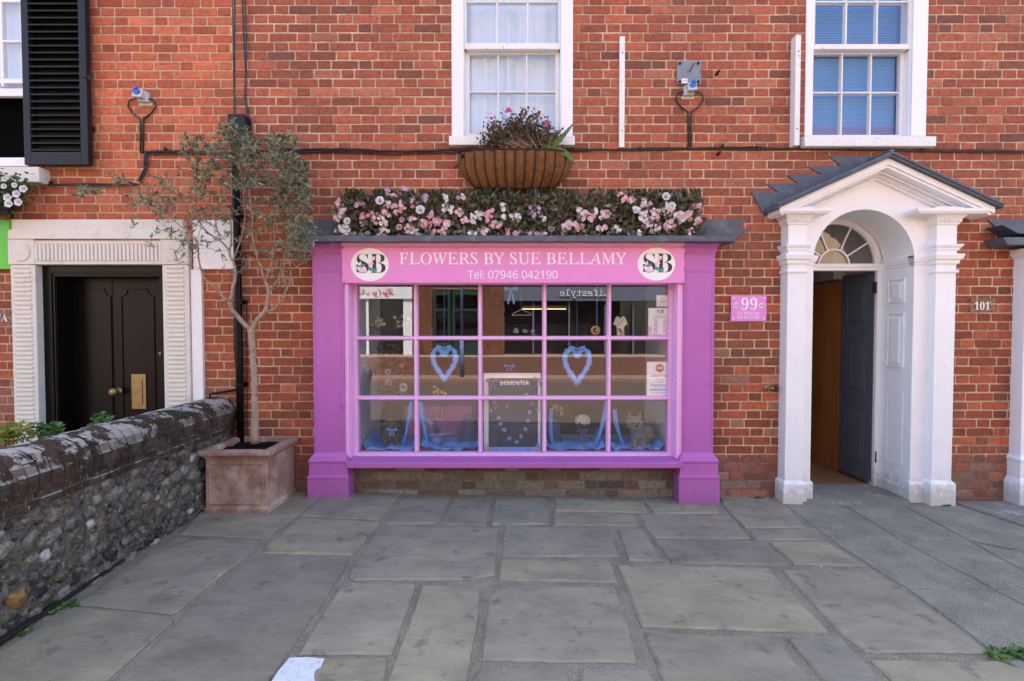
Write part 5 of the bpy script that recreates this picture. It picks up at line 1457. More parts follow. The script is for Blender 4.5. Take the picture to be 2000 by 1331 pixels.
# valerian-like plants looking over the flint wall
for i, (x_, y_, n_, lab) in enumerate([(92, 838, 3, 'bright green leafy plant behind the flint wall, nearest the camera'), (185, 838, 4, 'bright green leafy plant behind the flint wall, before the black door'), (208, 815, 2, 'tallest green sprig behind the flint wall, just below the brass knob'), (28, 835, 3, 'yellow-green plant tuft behind the flint wall at the left edge of the photo')]):
    yy = 2.9 + (x_ / 210) * .55; b0 = P(x_, y_ + 32, yy); B = MB()
    for s in range(n_ * 2):
        top = P(x_ + rp.uniform(-22, 22), y_ + rp.uniform(-10, 16), yy + rp.uniform(-.08, .08)); B.cc = (lin(96), lin(120), lin(70), 1)
        bb = b0 + Vector((rp.uniform(-.04, .04), 0, -.2)); B.tube([bb, bb.lerp(top, .6), top], .0035, 5)
        for h in range(4):
            p = top - Vector((0, 0, h * .022)); rosette(B, p, 7, .05, .011, GRN if i != 3 else [(150, 150, 70), (120, 140, 66)], rp, .5)
    tag(B.build('wall_plant', M_GL, loc=(b0.x, b0.y, .06), col=True), lab, 'plant', 'green plants growing behind the flint wall')
def weed(x_, y_, n_, L, lab, w=None, fl=None, spread=.06):
    c = ground(x_, y_); B = MB()
    for i in range(n_):
        p = c + Vector((rp.gauss(0, spread), rp.gauss(0, spread * .6), .004)); p.z = G(p.x) + .006
        rosette(B, p, 6, L, (w or L * .3), GRN, rp, .7)
    tag(B.build('weed', M_GL, loc=c, col=True), lab, 'weed', 'weeds in the pavement cracks')
weed(1972, 1284, 18, .036, 'dandelion-like weed in the paving joint near the right edge', .008, spread=.05)
weed(1478, 975, 6, .03, 'tiny weed at the foot of the brick wall between shopfront and porch', .008, spread=.02)
weed(1850, 988, 8, .02, 'tiny weed at the foot of the right-hand porch column', .007, spread=.02)
weed(92, 1188, 46, .024, 'round-leaved weed patch between the flint wall and its black duct', .011, spread=.05)
weed(30, 1232, 34, .024, 'low clover-like weed by the flint wall at the bottom left corner', .011, spread=.05)
# petunias hanging at the far left
pet = thing('petunia_basket', (-4.35, YW - .2, 2.5), 'trailing white petunias at the left edge under the stone window sill', 'flower basket')
B = MB(); F_ = MB()
for i in range(420):
    p = P(rp.gauss(5, 24), rp.gauss(375, 15), YW - .18 + rp.uniform(-.08, .08)); rosette(B, p, 2, .035, .011, [(70, 96, 50), (54, 78, 40), (88, 116, 60)], rp, .6)
B.build('foliage', M_GLEAF, pet, col=True)
M_PETWH = M_PET
for x_, y_ in ((8, 350), (7, 364), (31, 379), (45, 369), (16, 398), (35, 395), (28, 362), (14, 386)):
    c = P(x_, y_, YW - .3); k = len(F_.v); r = .034 if y_ > 365 else .024; nn = 15
    for ring_, (rr, dd) in enumerate(((.12, .02), (.55, .004), (1, 0))):
        for i in range(nn):
            a = 2 * math.pi * i / nn; q = r * rr * (1 + (.1 * math.cos(5 * a) if ring_ == 2 else 0)); F_.v.append((c.x + q * math.cos(a), c.y + dd + rp.uniform(-.003, .003), c.z + q * math.sin(a) * .85))
    for g_ in range(2):
        for i in range(nn): j = (i + 1) % nn; F_.cc = (lin(150), lin(150), lin(120), 1) if g_ == 0 and i % 3 == 0 else (lin(232), lin(232), lin(238), 1); F_.face((k + g_ * nn + i, k + g_ * nn + j, k + g_ * nn + nn + j, k + g_ * nn + nn + i))
    F_.cc = (lin(90), lin(90), lin(60), 1); F_.face([k + i for i in range(nn)])
    F_.build('flower', M_PET, pet, col=True); F_ = MB()
B = MB(); B.ball(P(-30, 400, YW - .16), (.2, .14, .1), 16, 10); B.build('pot', M_BLACKM, pet, smooth=True)
# litter of petals and dry leaves
B = MB(); rl = random.Random(8)
spots = [(707,993,9),(680,1003,6),(1185,1051,7),(1078,1068,4),(989,1056,5),(1604,1110,8),(246,1150,8),(218,1275,10),(1152,1161,9),(833,1066,6),(861,1052,4),(685,1133,6),(715,966,6),(775,961,7),(1143,975,5),(1228,977,6),(1260,976,6),(1285,979,7),(1300,972,8),(1268,978,4),(1620,1108,4),(1036,1115,4),(1074,1068,4),(1124,1066,3),(1583,1006,3)]
for i in range(150): spots.append((rl.uniform(690, 1320), rl.gauss(973, 3), 3.6))
for i in range(60): spots.append((rl.uniform(300, 1900), rl.uniform(990, 1300), 3.0))
for x_, y_, s in spots:
    c = ground(x_, y_); r = s * c.y / F * .6; a = rl.random() * 6; t = rl.random()
    B.cc = (lin(190), lin(188), lin(184), 1) if t < .5 else (lin(150), lin(124), lin(96), 1)
    if (x_, y_) == (1185, 1051): B.cc = (lin(190), lin(60), lin(80), 1)
    k = len(B.v)
    for u, v, w in ((-1, 0, .15), (-.2, -.45, .35), (1, 0, .1), (.1, .5, .5)): B.v.append((c.x + r * (u * math.cos(a) - v * math.sin(a)), c.y + r * (u * math.sin(a) + v * math.cos(a)), c.z + .009 + r * w * .6))
    B.face((k, k + 1, k + 2, k + 3))
tag(B.build('fallen_petals', M_PET, col=True), 'scattered dry petals and leaf bits on the paving', 'leaf litter', kind='stuff')
# ------------------------------------------------------------------ wall fixtures
def cable(B, pl, r=.007, y=None, rr=None):
    rr = rr or random.Random(1); pts = []
    for i in range(len(pl) - 1):
        a, b = P(*pl[i], y or YW - .012), P(*pl[i + 1], y or YW - .012); n = max(1, int((b - a).length / .07))
        for k in range(n): pts.append(a.lerp(b, k / n) + Vector((rr.uniform(-.002, .002), rr.uniform(-.001, .001), rr.uniform(-.003, .003))))
    pts.append(P(*pl[-1], y or YW - .012)); B.tube(pts, r, 6)
rc = random.Random(6)
B = MB()
cable(B, [(283,297),(330,296),(460,300),(600,294),(760,296),(880,294),(1120,292),(1230,294),(1345,291),(1480,292),(1570,290),(1800,294),(2080,296)], .0095, YW - .012, rc)
cable(B, [(285,301),(400,302),(470,304),(640,297),(760,302),(900,298),(1130,296),(1260,290),(1480,288),(1600,292),(2080,300)], .006, YW - .014, rc)
cable(B, [(540,292),(700,291),(760,296)], .006, YW - .022, rc)
cable(B, [(283,300),(283,330),(270,354),(262,362),(200,360),(90,361),(24,360),(24,428)], .009, YW - .012, rc)
cable(B, [(288,300),(285,338),(268,360),(200,364),(90,360)], .006, YW - .02, rc)
for x_, y_ in ((323,292),(372,294),(560,293),(640,293),(1250,290),(1411,286),(1480,290),(1660,291),(100,358),(254,359),(283,320),(1345,289),(1800,292)):
    c = P(x_, y_, YW - .016); B.box(c.x - .006, c.x + .006, YW - .03, YW, c.z - .014, c.z + .014)
tag(B.build('cable', M_BLACKM, loc=P(1000, 294, YW)), 'long black cable run pinned across the brick below the upstairs windows', 'cable')
B = MB(); cable(B, [(473,-20),(476,60),(480,150),(478,190),(490,240),(492,275),(484,290)], .006, YW - .02, rc); cable(B, [(478,-20),(482,80),(479,190),(484,240),(480,262)], .005, YW - .02, rc)
tag(B.build('cable', M_BLACKM, loc=P(478, 100, YW)), 'thin black cable pair hanging down beside the black box at the house joint', 'cable')
B = MB(); cable(B, [(482,585),(482,700),(483,850)], .004, YW - .01, rc)
tag(B.build('cable', M_BLACKM, loc=P(482, 700, YW)), 'thin black cable running down right of the drainpipe', 'cable')
# box at the joint between the houses
B = MB(); a, b = P(445, 275, YW - .1), P(478, 223, YW - .1); B.box(a.x, b.x, YW - .1, YW, a.z, b.z)
tag(B.build('junction_box', M_SHUT, loc=P(462, 260, YW), bevel=.006), 'tall black box on the wall at the joint between the two houses', 'box')
# drainpipe
dp = thing('drainpipe', P(465, 840, YW - .05), 'black drainpipe running down behind the olive tree', 'drainpipe')
B = MB(); yp = YW - .05; zt_ = Z_(262, yp); xp = X_(466, 600, yp)
B.tube([(xp - .012, yp, 3.2), (xp - .005, yp, 2.2), (xp, yp, 1.2), (xp, yp, -.03)], .029, 14)
B.build('pipe', M_BLACK, dp, smooth=True)
B = MB()
for y_ in (420, 590, 752): z_ = Z_(y_, yp); B.lathe([(.029, -.02), (.036, -.018), (.036, .018), (.029, .02)], (xp, yp, z_), 16); B.box(xp - .05, xp + .05, YW - .02, YW, z_ - .016, z_ + .016); B.build('bracket', M_BLACK, dp); B = MB()
B = MB(); B.tube([(xp - .045, YW - .02, Z_(600, YW)), (xp - .05, YW - .02, Z_(680, YW)), (xp - .03, YW - .025, Z_(750, YW))], .011, 8)
a, b = P(410, 770, YW - .05), P(462, 762, YW - .05); B.tube([(a.x, a.y, a.z - .04), a, b], .010, 8)
B.build('side_pipe', M_BLACK, dp, smooth=True)
B = MB(); cable(B, [(458,-20),(458,120),(458,222)], .005, YW - .002, rc); tag(B.build('joint_shadow', M_BLACKM, loc=P(458, 100, YW)), 'thin black line standing for the shadowed joint between the two brick houses', 'cable')  # black tube drawn for the shadow line where the houses meet
# sockets for festive lights
def socket(cx, cy, side, lab, plate=False):
    t = thing('wall_socket', P(cx, cy, YW), lab, 'electrical socket', 'outdoor blue sockets on the upper walls')
    B = MB(); c = P(cx, cy, YW - .05); w = .042
    B.box(c.x - w, c.x + w, YW - .045, YW - .004, c.z - w, c.z + w * .9)
    B.obox((c.x - side * .01, YW - .06, c.z + .01), (w * .8, side * .008, 0), (0, .03, 0), (0, .012, w * .9))
    B.box(c.x - w - .012, c.x + w + .012, YW - .012, YW, c.z - w - .02, c.z - w + .004)
    B.build('housing', M_PLGREY, t, bevel=.004)
    B = MB(); q = (c.x - side * .014, YW - .082, c.z + .018); B.lathe([(0, -.022), (.024, -.02), (.026, 0), (.028, .02)], q, 18, 'y'); B.box(q[0] - .012, q[0] + .012, q[1] - .03, q[1], q[2] + .014, q[2] + .032); B.build('cap', M_BLUEP, t)
    B = MB(); k = side
    for s in (-1, 1):
        B.tube([P(cx + s * 7, cy + 3, YW - .03), P(cx + s * 24, cy + 8, YW - .02), P(cx + s * 27, cy + 20, YW - .012), P(cx + s * 18, cy + 34, YW - .01), P(cx + s * 3.5, cy + 44, YW - .01), P(cx + s * 2.5, cy + 56, YW - .01), P(cx + s * 2.5, cy + 112, YW - .01)], .0062, 6)
    B.build('cable_loops', M_BLACKM, t, smooth=True)
    return t
socket(277, 188, 1, 'blue-capped grey socket with looping black cables on the left house, right of the shutter')
so = socket(1347, 175, -1, 'blue-capped grey socket with looping black cables on the right house, below the steel plate')
B = MB(); c = P(1336, 160, YW - .06); B.box(c.x - .024, c.x + .024, YW - .075, YW - .072, c.z - .018, c.z + .018); lb = B.build('tag', M_LETTER, so)
letter('lettering', 'H15', 'sans', c.x - .018, c.x + .018, c.z - .009, c.z + .009, YW - .0755, M_INKBLK, lb, depth=.0008)
pl = thing('steel_plate', P(1346, 143, YW), 'square grey steel fixing plate bolted to the brick between the upstairs windows', 'metal plate')
B = MB(); a, b = P(1322, 165, YW - .012), P(1370, 119, YW - .012); B.box(a.x, b.x, YW - .012, YW - .001, a.z, b.z); B.build('plate', M_STEEL, pl, bevel=.002)
for x_, y_ in ((1328, 124), (1364, 124), (1328, 160), (1364, 160)): B = MB(); c = P(x_, y_, YW - .014); B.lathe([(0, -.012), (.008, -.012), (.009, -.003), (.014, 0)], (c.x, YW - .012, c.z), 8, 'y'); B.build('bolt', M_RUST, pl)
B = MB(); c = P(1346, 141, YW); B.tube([(c.x, YW - .01, c.z), (c.x + .012, YW - .09, c.z + .03)], .007, 8); B.build('hook', M_STEEL, pl)
for x_, y_, lab in ((1399, 146, 'short rusty iron stub in the brick right of the steel plate'), (1401, 303, 'short rusty iron stub in the brick just under the cable run')):
    B = MB(); c = P(x_, y_, YW); B.tube([(c.x, YW + .01, c.z), (c.x + .004, YW - .05, c.z + .008)], [.013, .010], 8); tag(B.build('iron_stub', M_RUST, loc=c), lab, 'iron stub', 'iron stubs in the upper wall')
# timber battens
def batten(x0, x1, y0, y1, dep, lab):
    t = thing('timber_batten', P((x0 + x1) / 2, y1, YW), lab, 'batten', 'white battens fixed to the upper wall')
    B = MB(); a = P(x0, y1, YW - dep); b = P(x1, y0, YW - dep); B.box(a.x, b.x, YW - dep, YW - .001, a.z, b.z); B.build('board', M_WHITE_OLD, t, bevel=.003)
    for f_ in (.15, .85): B = MB(); B.lathe([(0, -.004), (.005, -.004), (.005, 0)], ((a.x + b.x) / 2, YW - dep, a.z + (b.z - a.z) * f_), 8, 'y'); B.build('screw', M_RUST, t)
batten(1209.5, 1221, 71, 288, .028, 'flat weathered white batten between the middle window and the steel plate')
batten(1551.5, 1565, 68, 284, .075, 'deep white painted batten right beside the blue-blind window')
# garden tap
tp = thing('garden_tap', P(1500, 758, YW), 'old brass garden tap on the brick beside the white porch', 'tap')
B = MB(); c = P(1499, 758, YW); B.lathe([(0, -.02), (.026, -.018), (.028, 0)], (c.x - .012, YW, c.z), 14, 'y'); B.tube([(c.x - .01, YW, c.z), (c.x - .008, YW - .06, c.z)], .009, 8)
B.tube([(c.x - .008, YW - .05, c.z), (c.x + .03, YW - .065, c.z + .004)], .014, 10); B.build('body', M_BRASS, tp, smooth=True)
B = MB(); B.tube([(c.x + .03, YW - .065, c.z + .02), (c.x + .03, YW - .065, c.z - .02)], .016, 8); B.build('handle', M_RUST, tp)

# ------------------------------------------------------------------ number plaques
def plaque(name, x0, y0, x1, y1, m, lab, dep=.022):
    a, b = P(x0, y1, YW - dep), P(x1, y0, YW - dep)
    t = thing(name, ((a.x + b.x) / 2, YW, a.z), lab, 'number sign'); B = MB(); B.box(a.x, b.x, YW - dep, YW - dep + .004, a.z, b.z); B.build('plate', m, t, bevel=.001)
    for u in (.07, .93):
        for v in (.1, .9):
            B = MB(); B.lathe([(0, -.006), (.006, -.005), (.007, 0), (.005, .004), (.005, dep)], (a.x + (b.x - a.x) * u, YW - dep, a.z + (b.z - a.z) * v), 12, 'y'); B.build('stud', M_STEEL if m != M_PLQ else M_LETTER, t)
    return t
M_PLQ = mat('pink_plaque', C(222, 138, 212), .25, .04, 4, 0)
t = plaque('number_plaque', 1427.5, 578, 1497.5, 627.5, M_PLQ, 'pink plaque numbered 99 on the brick between shopfront and porch')
yq = YW - .0225
letter_px('lettering', '99', 'serifbold', 1447.5, 582, 1479, 605.5, yq, M_LETTER, t, offset=-.008)
letter_px('lettering', 'FLOWERS BY', 'serif', 1441, 609.5, 1484, 615.5, yq, M_LETTER, t, shear=-.268)
letter_px('lettering', 'SUE BELLAMY', 'serif', 1439, 617, 1484, 623, yq, M_LETTER, t, shear=-.268)
for x_, y_ in ((1437.5, 596.5), (1487.5, 597)): c = P(x_, y_, yq); logo((c.x, c.z), .022, .0205, yq, t)
M_ACR = glassmat('clear_acrylic', (.86, .86, .88, 1), k=.6, wav=0, base=.0)
t = plaque('number_plaque', 1895, 582, 1943.5, 611.5, M_ACR, 'clear plaque numbered 101 on the brick right of the porch')
letter_px('lettering', '101', 'serifbold', 1903.5, 590, 1933, 605.5, yq, M_LETTER, t, offset=-.012)
t = plaque('number_plaque', -30, 607, 22, 636, M_ACR, 'clear plaque ending in 7A at the left edge beside the fluted door surround')
letter_px('lettering', '97A', 'serifbold', -17, 614, 14.5, 628.5, yq, M_LETTER, t, offset=-.012)

# ------------------------------------------------------------------ shop window display
M_CLOTH = mat('blue_satin', C(104, 164, 240), .45, .1, 6, .1, 30, .4)
M_CLOTHD = mat('dark_blue_ribbon', C(70, 116, 196), .4, .1, 6, 0)
M_TULLE = mat('pale_blue_organza', C(120, 160, 220), .5, .1, 6, 0)
M_GREYF = mat('grey_wool', C(150, 148, 140), .95, .3, 60, 1.0, 140, .05, bdist=.02)
M_PAPER = mat('poster_paper', C(246, 248, 252), .5, .02, 4, 0)
B = MB(); B.box(xl0 - .1, xr1 + .1, YG + .06, 5.05, .24, .33)
B.build('display_shelf', mat('shelf_paint', C(170, 172, 178), .7, .05, 4, 0), house)
B = MB(); B.box(xl1 - .02, xl1 + .012, YG + .06, 5.0, .331, 2.1); B.box(xr0 - .012, xr0 + .02, YG + .06, 5.0, .331, 2.1)
B.build('window_cheeks', mat('grey_white_cheek', C(186, 190, 198), .7, .05, 4, 0), house)
B = MB(); B.box(xl1 + .25, xl1 + .95, 5.06, 5.5, -.05, .62)
tag(B.build('counter', mat('pink_counter_paint', C(190, 110, 170), .6, .05, 4, 0), loc=(xl1 + .6, 5.3, -.05)), 'pink counter just inside the left of the shop window', 'counter')
def drape(x0, x1, lab, seed):
    rr = random.Random(seed); B = MB(); n = 46; m = 16
    for i in range(n + 1):
        for j in range(m + 1):
            x = x0 + (x1 - x0) * i / n; y = YG + .075 + .42 * j / m; e = min(1, min(i, n - i) / 5)
            z = .345 + .035 * abs(noise.noise(Vector((x * 6, y * 9, seed)))) ** .6 * 1.6 + .02 * noise.noise(Vector((x * 17, y * 22, seed))) + (.10 * (1 - e) if (i < 5 or i > n - 5) else 0) * (.4 + .6 * j / m)
            B.v.append((x, y, z))
    for i in range(n):
        for j in range(m): a = i * (m + 1) + j; B.face((a, a + m + 1, a + m + 2, a + 1))
    tag(B.build('blue_cloth', M_CLOTH, loc=((x0 + x1) / 2, YG + .3, .335), smooth=True, solid=.003), lab, 'cloth', 'blue cloths in the shop window')
xs_ = [xl1 + .02] + bx + [xr0 - .02]
for i, lab in ((0, 'crumpled blue cloth in the leftmost bay of the shop window'), (1, 'crumpled blue cloth under the wrapped plant in the second bay'), (3, 'crumpled blue cloth under the white bouquet in the fourth bay'), (4, 'crumpled blue cloth under the fluffy toy dog in the rightmost bay')):
    drape(xs_[i] + .01, xs_[i + 1] - .01, lab, i + 3)
# hanging swags of ribbon
def swag(pl, w, lab, m=None, y=YG + .2):
    pts = [P(a, b, y) for a, b in pl]; B = MB(); k = 0
    for i, p in enumerate(pts):
        t = i / (len(pts) - 1); ww = w * (1 + .3 * math.sin(i * 2.1)); B.v += [(p.x - ww, p.y, p.z), (p.x, p.y - .015, p.z), (p.x + ww, p.y, p.z)]
    for i in range(len(pts) - 1):
        for j in (0, 1): a = 3 * i + j; B.face((a, a + 1, a + 4, a + 3))
    tag(B.build('ribbon_swag', m or M_CLOTH, loc=pts[0], smooth=True, solid=.003), lab, 'ribbon', 'blue ribbon swags in the window')
swag([(803,785),(800,812),(794,840),(786,872)], .018, 'blue ribbon falling left of the wrapped plant')
swag([(820,785),(824,812),(830,840),(834,870)], .022, 'blue ribbon falling right beside the wrapped plant')
swag([(1186,780),(1182,812),(1172,845),(1160,878)], .022, 'blue ribbon falling between the white bouquet and the toy dog')
swag([(1200,800),(1204,830),(1212,856),(1222,880)], .018, 'blue ribbon falling just left of the toy dog')
swag([(1076,800),(1075,840),(1080,870)], .016, 'blue ribbon at the right of the notice board')
def bow(c, s, m, lab, parent=None, name='bow', drop=1.3):
    B = MB(); c = Vector(c)
    for sd in (-1, 1):
        L = [(0, 0, 0), (.45 * sd, -.12, .32), (.95 * sd, -.06, .42), (1.05 * sd, 0, .05), (.8 * sd, .05, -.18), (.3 * sd, -.02, -.05)]
        k = len(B.v)
        for a in L: B.v += [tuple(c + Vector(a) * s + Vector((0, -.16 * s, 0))), tuple(c + Vector(a) * s * .92 + Vector((0, .2 * s, 0)))]
        for i in range(len(L)): j = (i + 1) % len(L); B.face((k + 2 * i, k + 2 * j, k + 2 * j + 1, k + 2 * i + 1))
        B.face([k + 2 * i for i in range(len(L))])
        k = len(B.v); B.v += [tuple(c + Vector(a) * s) for a in ((0, -.1, 0), (.12 * sd, -.12, -.1), (.62 * sd, -.1, -drop), (.28 * sd, -.02, -drop - .12))]; B.face((k, k + 1, k + 2, k + 3))
    B.ball(tuple(c + Vector((0, -.12 * s, 0))), (.17 * s, .16 * s, .17 * s), 8, 6)
    o = B.build(name, m, parent, loc=c)
    if not parent: tag(o, lab, 'bow')
    return o
# two satin heart wreaths
def heart(cx, cy, sx, sy, lab):
    y = YG + .05; c = P(cx, cy, y); t = thing('heart_wreath', c, lab, 'heart wreath', 'hanging satin hearts')
    B = MB(); pts = []
    n = 44; hs = sx / 2 * y / F; vs = sy / 2 * y / F
    for i in range(n + 1):
        a = 2 * math.pi * i / n; x = math.sin(a) ** 3; z = (13 * math.cos(a) - 5 * math.cos(2 * a) - 2 * math.cos(3 * a) - math.cos(4 * a)) / 16
        sgn = 1 if x >= 0 else -1
        pts.append((c.x + hs * .86 * sgn * abs(x) ** .8, y, c.z + vs * (z * 1.0 + .0)))
    rr = random.Random(cx); B.tube(pts, [.024 + .005 * math.sin(i * 2.3) + rr.uniform(-.003, .003) for i in range(n + 1)], 8); B.build('ring', M_CLOTH, t, smooth=True)
    b_ = bow(Vector((c.x, y - .02, c.z + vs * .8)), .066, M_TULLE, None, t, 'bow', .9)
    B = MB(); B.tube([(c.x, y, c.z + vs * .8), (c.x, y, 2.05)], .0012, 4); B.build('string', M_TULLE, t)
heart(868, 707, 52, 68, 'blue satin heart hanging in the second bay from the left'); heart(1127, 711, 56, 74, 'blue satin heart hanging in the fourth bay, right of the notice board')
# white-framed notice board
yb_ = YG + .09; nb_ = thing('notice_board', P(1000, 886, yb_), 'white-framed charcoal felt board reading a struck-through DEMENTIA with paper flowers', 'notice board')
def pb(B, x0, y0, x1, y1, yf, d=.01): a = P(x0, y1, yf); b = P(x1, y0, yf); B.box(a.x, b.x, yf, yf + d, a.z, b.z)
B = MB(); pb(B, 945, 729, 1056, 739, yb_, .02); pb(B, 945, 739.2, 954, 886, yb_, .02); pb(B, 1055 - 4.5, 739.2, 1056, 886, yb_, .02); pb(B, 954.2, 874, 1050, 886, yb_, .02); B.build('frame', M_WHITE, nb_, bevel=.002)
B = MB(); pb(B, 950, 735, 1053, 880, yb_ + .012, .006); B.build('felt', mat('charcoal_felt', C(58, 66, 80), .9, .1, 20, 0), nb_)
letter_px('lettering', 'DEMENTIA', 'sansbold', 977, 744, 1033, 752.5, yb_ + .011, M_LETTER, nb_, offset=-.012)
B = MB(); pb(B, 975.5, 747.4, 1033.5, 748.6, yb_ + .008, .001); B.build('strike_line', M_LETTER, nb_)
M_PFLOW = leafmat('paper_flower', C(150, 180, 220), trans=.2, attr=True)
for x_, y_ in ((966,786),(969,797),(959,803),(973,816),(977,828),(985,839),(995,856),(1009,863),(1018,852),(1026,838),(1031,822),(1034,806),(1038,788),(990,794),(1028,770),(1050,800),(1050,870)):
    B = MB(); blossom(B, P(x_, y_, yb_ - .004), Vector((rg.uniform(-.3, .3), -1, rg.uniform(-.3, .3))), .02 if y_ > 805 else .015, (lin(132), lin(168), lin(214), 1)); B.build('paper_flower', M_PFLOW, nb_, col=True)
bow(P(962, 745, yb_ - .03), .055, mat('slate_ribbon', C(88, 106, 138), .5, .1, 8, 0), 'slate blue bow on the top left corner of the notice board')
bow(P(1052, 741, yb_ - .03), .045, MATS['slate_ribbon'], 'slate blue bow on the top right corner of the notice board')
B = MB()
for i in range(7):
    a = P(960 + i * 12, 874, YG + .04); b = P(971 + i * 12, 874, YG + .04); c = P(965.5 + i * 12, 886, YG + .04); B.poly([a, c, b])
B.tube([P(948, 874, YG + .04), P(1000, 876, YG + .04), P(1052, 874, YG + .04)], .003, 5)
tag(B.build('bunting', M_CLOTH, loc=P(1000, 884, YG + .04), solid=.002), 'row of little blue pennants below the notice board', 'bunting')
bow(P(998, 566, YG + .12), .062, M_CLOTH, 'large pale blue bow hanging at the top of the middle bay', drop=2.0)
bow(P(995, 716, YG + .12), .05, M_CLOTHD, 'dark blue bow just above the notice board', drop=.7)
# coat hanger
B = MB(); B.tube([P(1000, 616, YG + .2), P(1002, 613, YG + .2), P(1018, 605, YG + .2), P(1037, 613, YG + .2), P(1038, 616, YG + .2), P(1000, 616, YG + .2)], .004, 6); B.tube([P(1018, 605, YG + .2), P(1018, 560, YG + .2)], .0015, 5)
tag(B.build('coat_hanger', M_PLGREY, loc=P(1018, 610, YG + .2)), 'pale coat hanger hanging in the top of the middle bay', 'hanger')
# folded paper butterflies resting on a narrow rail
B = MB(); pb(B, 945, 657, 1058, 660, YG + .10, .05); B.build('rail', M_PINKP, front)
for x_, y_, cl, lab in ((1007, 648, (206, 200, 184), 'cream folded paper flower, left of three in the middle bay'), (1026, 650, (186, 196, 216), 'pale blue folded paper flower in the middle of three'), (1041, 651, (196, 176, 166), 'beige folded paper flower, right of three in the middle bay')):
    B = MB(); B.cc = (1, 1, 1, 1); c = P(x_, y_, YG + .12)
    for k_ in range(9):
        d = Vector((rg.uniform(-1, 1), rg.uniform(-1, 0), rg.uniform(-.3, 1))); roundleaf(B, c, d, .035, .014, tuple(lin(v) * rg.uniform(.7, 1.1) for v in cl) + (1,))
    tag(B.build('paper_ornament', M_PFLOW, loc=c, col=True), lab, 'paper flower')
# hanging ornaments: gold ring and little cream uniform
orn = thing('ring_ornament', P(1163, 646, YG + .08), 'small gold ring-shaped ornament hanging on a ribbon above the right heart', 'ornament')
B = MB(); c = P(1163, 646, YG + .08); B.tube([(c.x + .032 * math.cos(2 * math.pi * i / 20), c.y, c.z + .032 * math.sin(2 * math.pi * i / 20)) for i in range(21)], .012, 8); B.ball((c.x + .01, c.y - .01, c.z + .0), .016, 8, 6); B.build('ring', mat('gold_ornament', C(196, 164, 120), .35, .2, 40, .2, metal=.5), orn, smooth=True)
B = MB(); B.tube([(c.x + .012, c.y, c.z + .03), (c.x + .012, c.y, 2.0)], .003, 5); B.build('ribbon', M_TULLE, orn)
uni = thing('toy_uniform', P(1211, 657, YG + .09), 'tiny cream shirt and trousers ornament on a dark stand in the top right bay', 'ornament')
M_CREAM = mat('cream_fabric', C(216, 206, 184), .85, .06, 30, .1)
y = YG + .09
B = MB(); pp = [(1203,620),(1208,618),(1212,624),(1216,618),(1221,620),(1226,634),(1220,637),(1219,642),(1205,642),(1204,637),(1198,634)]
B.prism([(P(a, b, y).x, P(a, b, y).z) for a, b in pp][::-1], y, y + .03); B.build('shirt', M_CREAM, uni, bevel=.004)
B = MB(); pp = [(1205,642.2),(1219,642.2),(1220,656),(1213,656),(1212,648),(1211,656),(1205,656)]
B.prism([(P(a, b, y).x, P(a, b, y).z) for a, b in pp][::-1], y + .002, y + .026); B.build('trousers', M_CREAM, uni, bevel=.003)
B = MB(); c = P(1212, 613, y); B.ball((c.x, y + .015, c.z), (.014, .014, .022), 10, 8); B.tube([(c.x, y + .015, c.z), (c.x, y + .015, 2.05)], .002, 5); B.build('stand', M_BLACKM, uni, smooth=True)
B = MB(); c = P(1212, 630, y); B.tube([(c.x + .03, y - .003, c.z + .03), (c.x - .02, y - .003, c.z - .02)], .0025, 5); B.build('strap', M_CLOTHD, uni)
# posters on the glass
def poster(x0, y0, x1, y1, lab, y=YG + .007):
    a = P(x0, y1, y); b = P(x1, y0, y); t = thing('poster', ((a.x + b.x) / 2, y, a.z), lab, 'poster'); B = MB(); B.box(a.x, b.x, y, y + .001, a.z, b.z); B.build('sheet', M_PAPER, t); return t
M_INKG = mat('grey_ink', C(110, 112, 118), .6, .05, 12, 0); M_INKB = mat('blue_ink', C(86, 150, 204), .6, .05, 12, 0); M_INKO = mat('copper_ink', C(176, 108, 72), .6, .3, 200, 0)
y1_ = YG + .0065
t = poster(1263, 707, 1311.5, 775, 'white poster with a round copper logo and blue Programmes available here lettering')
letter_px('lettering', 'Sunday 8\u1d57\u02b0 June', 'sansbold', 1270.5, 731.5, 1305.5, 737.5, y1_, M_INKG, t, depth=.0008)
letter_px('lettering', 'Programmes', 'sansbold', 1271, 750.5, 1304, 756, y1_, M_INKB, t, depth=.0008); letter_px('lettering', 'available here', 'sansbold', 1269, 758.5, 1306, 763.5, y1_, M_INKB, t, depth=.0008)
B = MB(); pb(B, 1280, 740.5, 1296, 741.5, y1_ - .001, .0008); pb(B, 1280, 745.5, 1296, 746.2, y1_ - .001, .0008); pb(B, 1272, 767.5, 1302, 768.4, y1_ - .001, .0008); B.build('small_print', M_INKG, t)
c = P(1288.5, 719.5, y1_); B = MB(); disc(B, (c.x, c.z), .036, .036, y1_ - .0012, y1_); lgp = B.build('logo', M_INKO, t)
B = MB(); disc(B, (c.x - .013, c.z + .002), .012, .009, y1_ - .0024, y1_ - .0014, 14); disc(B, (c.x + .013, c.z + .002), .012, .009, y1_ - .0024, y1_ - .0014, 14); B.build('emblem', M_LETTER, lgp)
t = poster(1266, 602, 1312, 657, 'pale pink and blue price list poster headed SB in the top right bay')
letter_px('lettering', 'SB', 'serifbold', 1283, 604.5, 1297, 613, y1_, M_INKBLK, t, depth=.0008, offset=-.01)
B = MB()
for i in range(8):
    yy_ = 625 + i * 3.4; pb(B, 1277, yy_, 1284, yy_ + .9, y1_ - .001, .0008); pb(B, 1294, yy_, 1302, yy_ + .9, y1_ - .001, .0008)
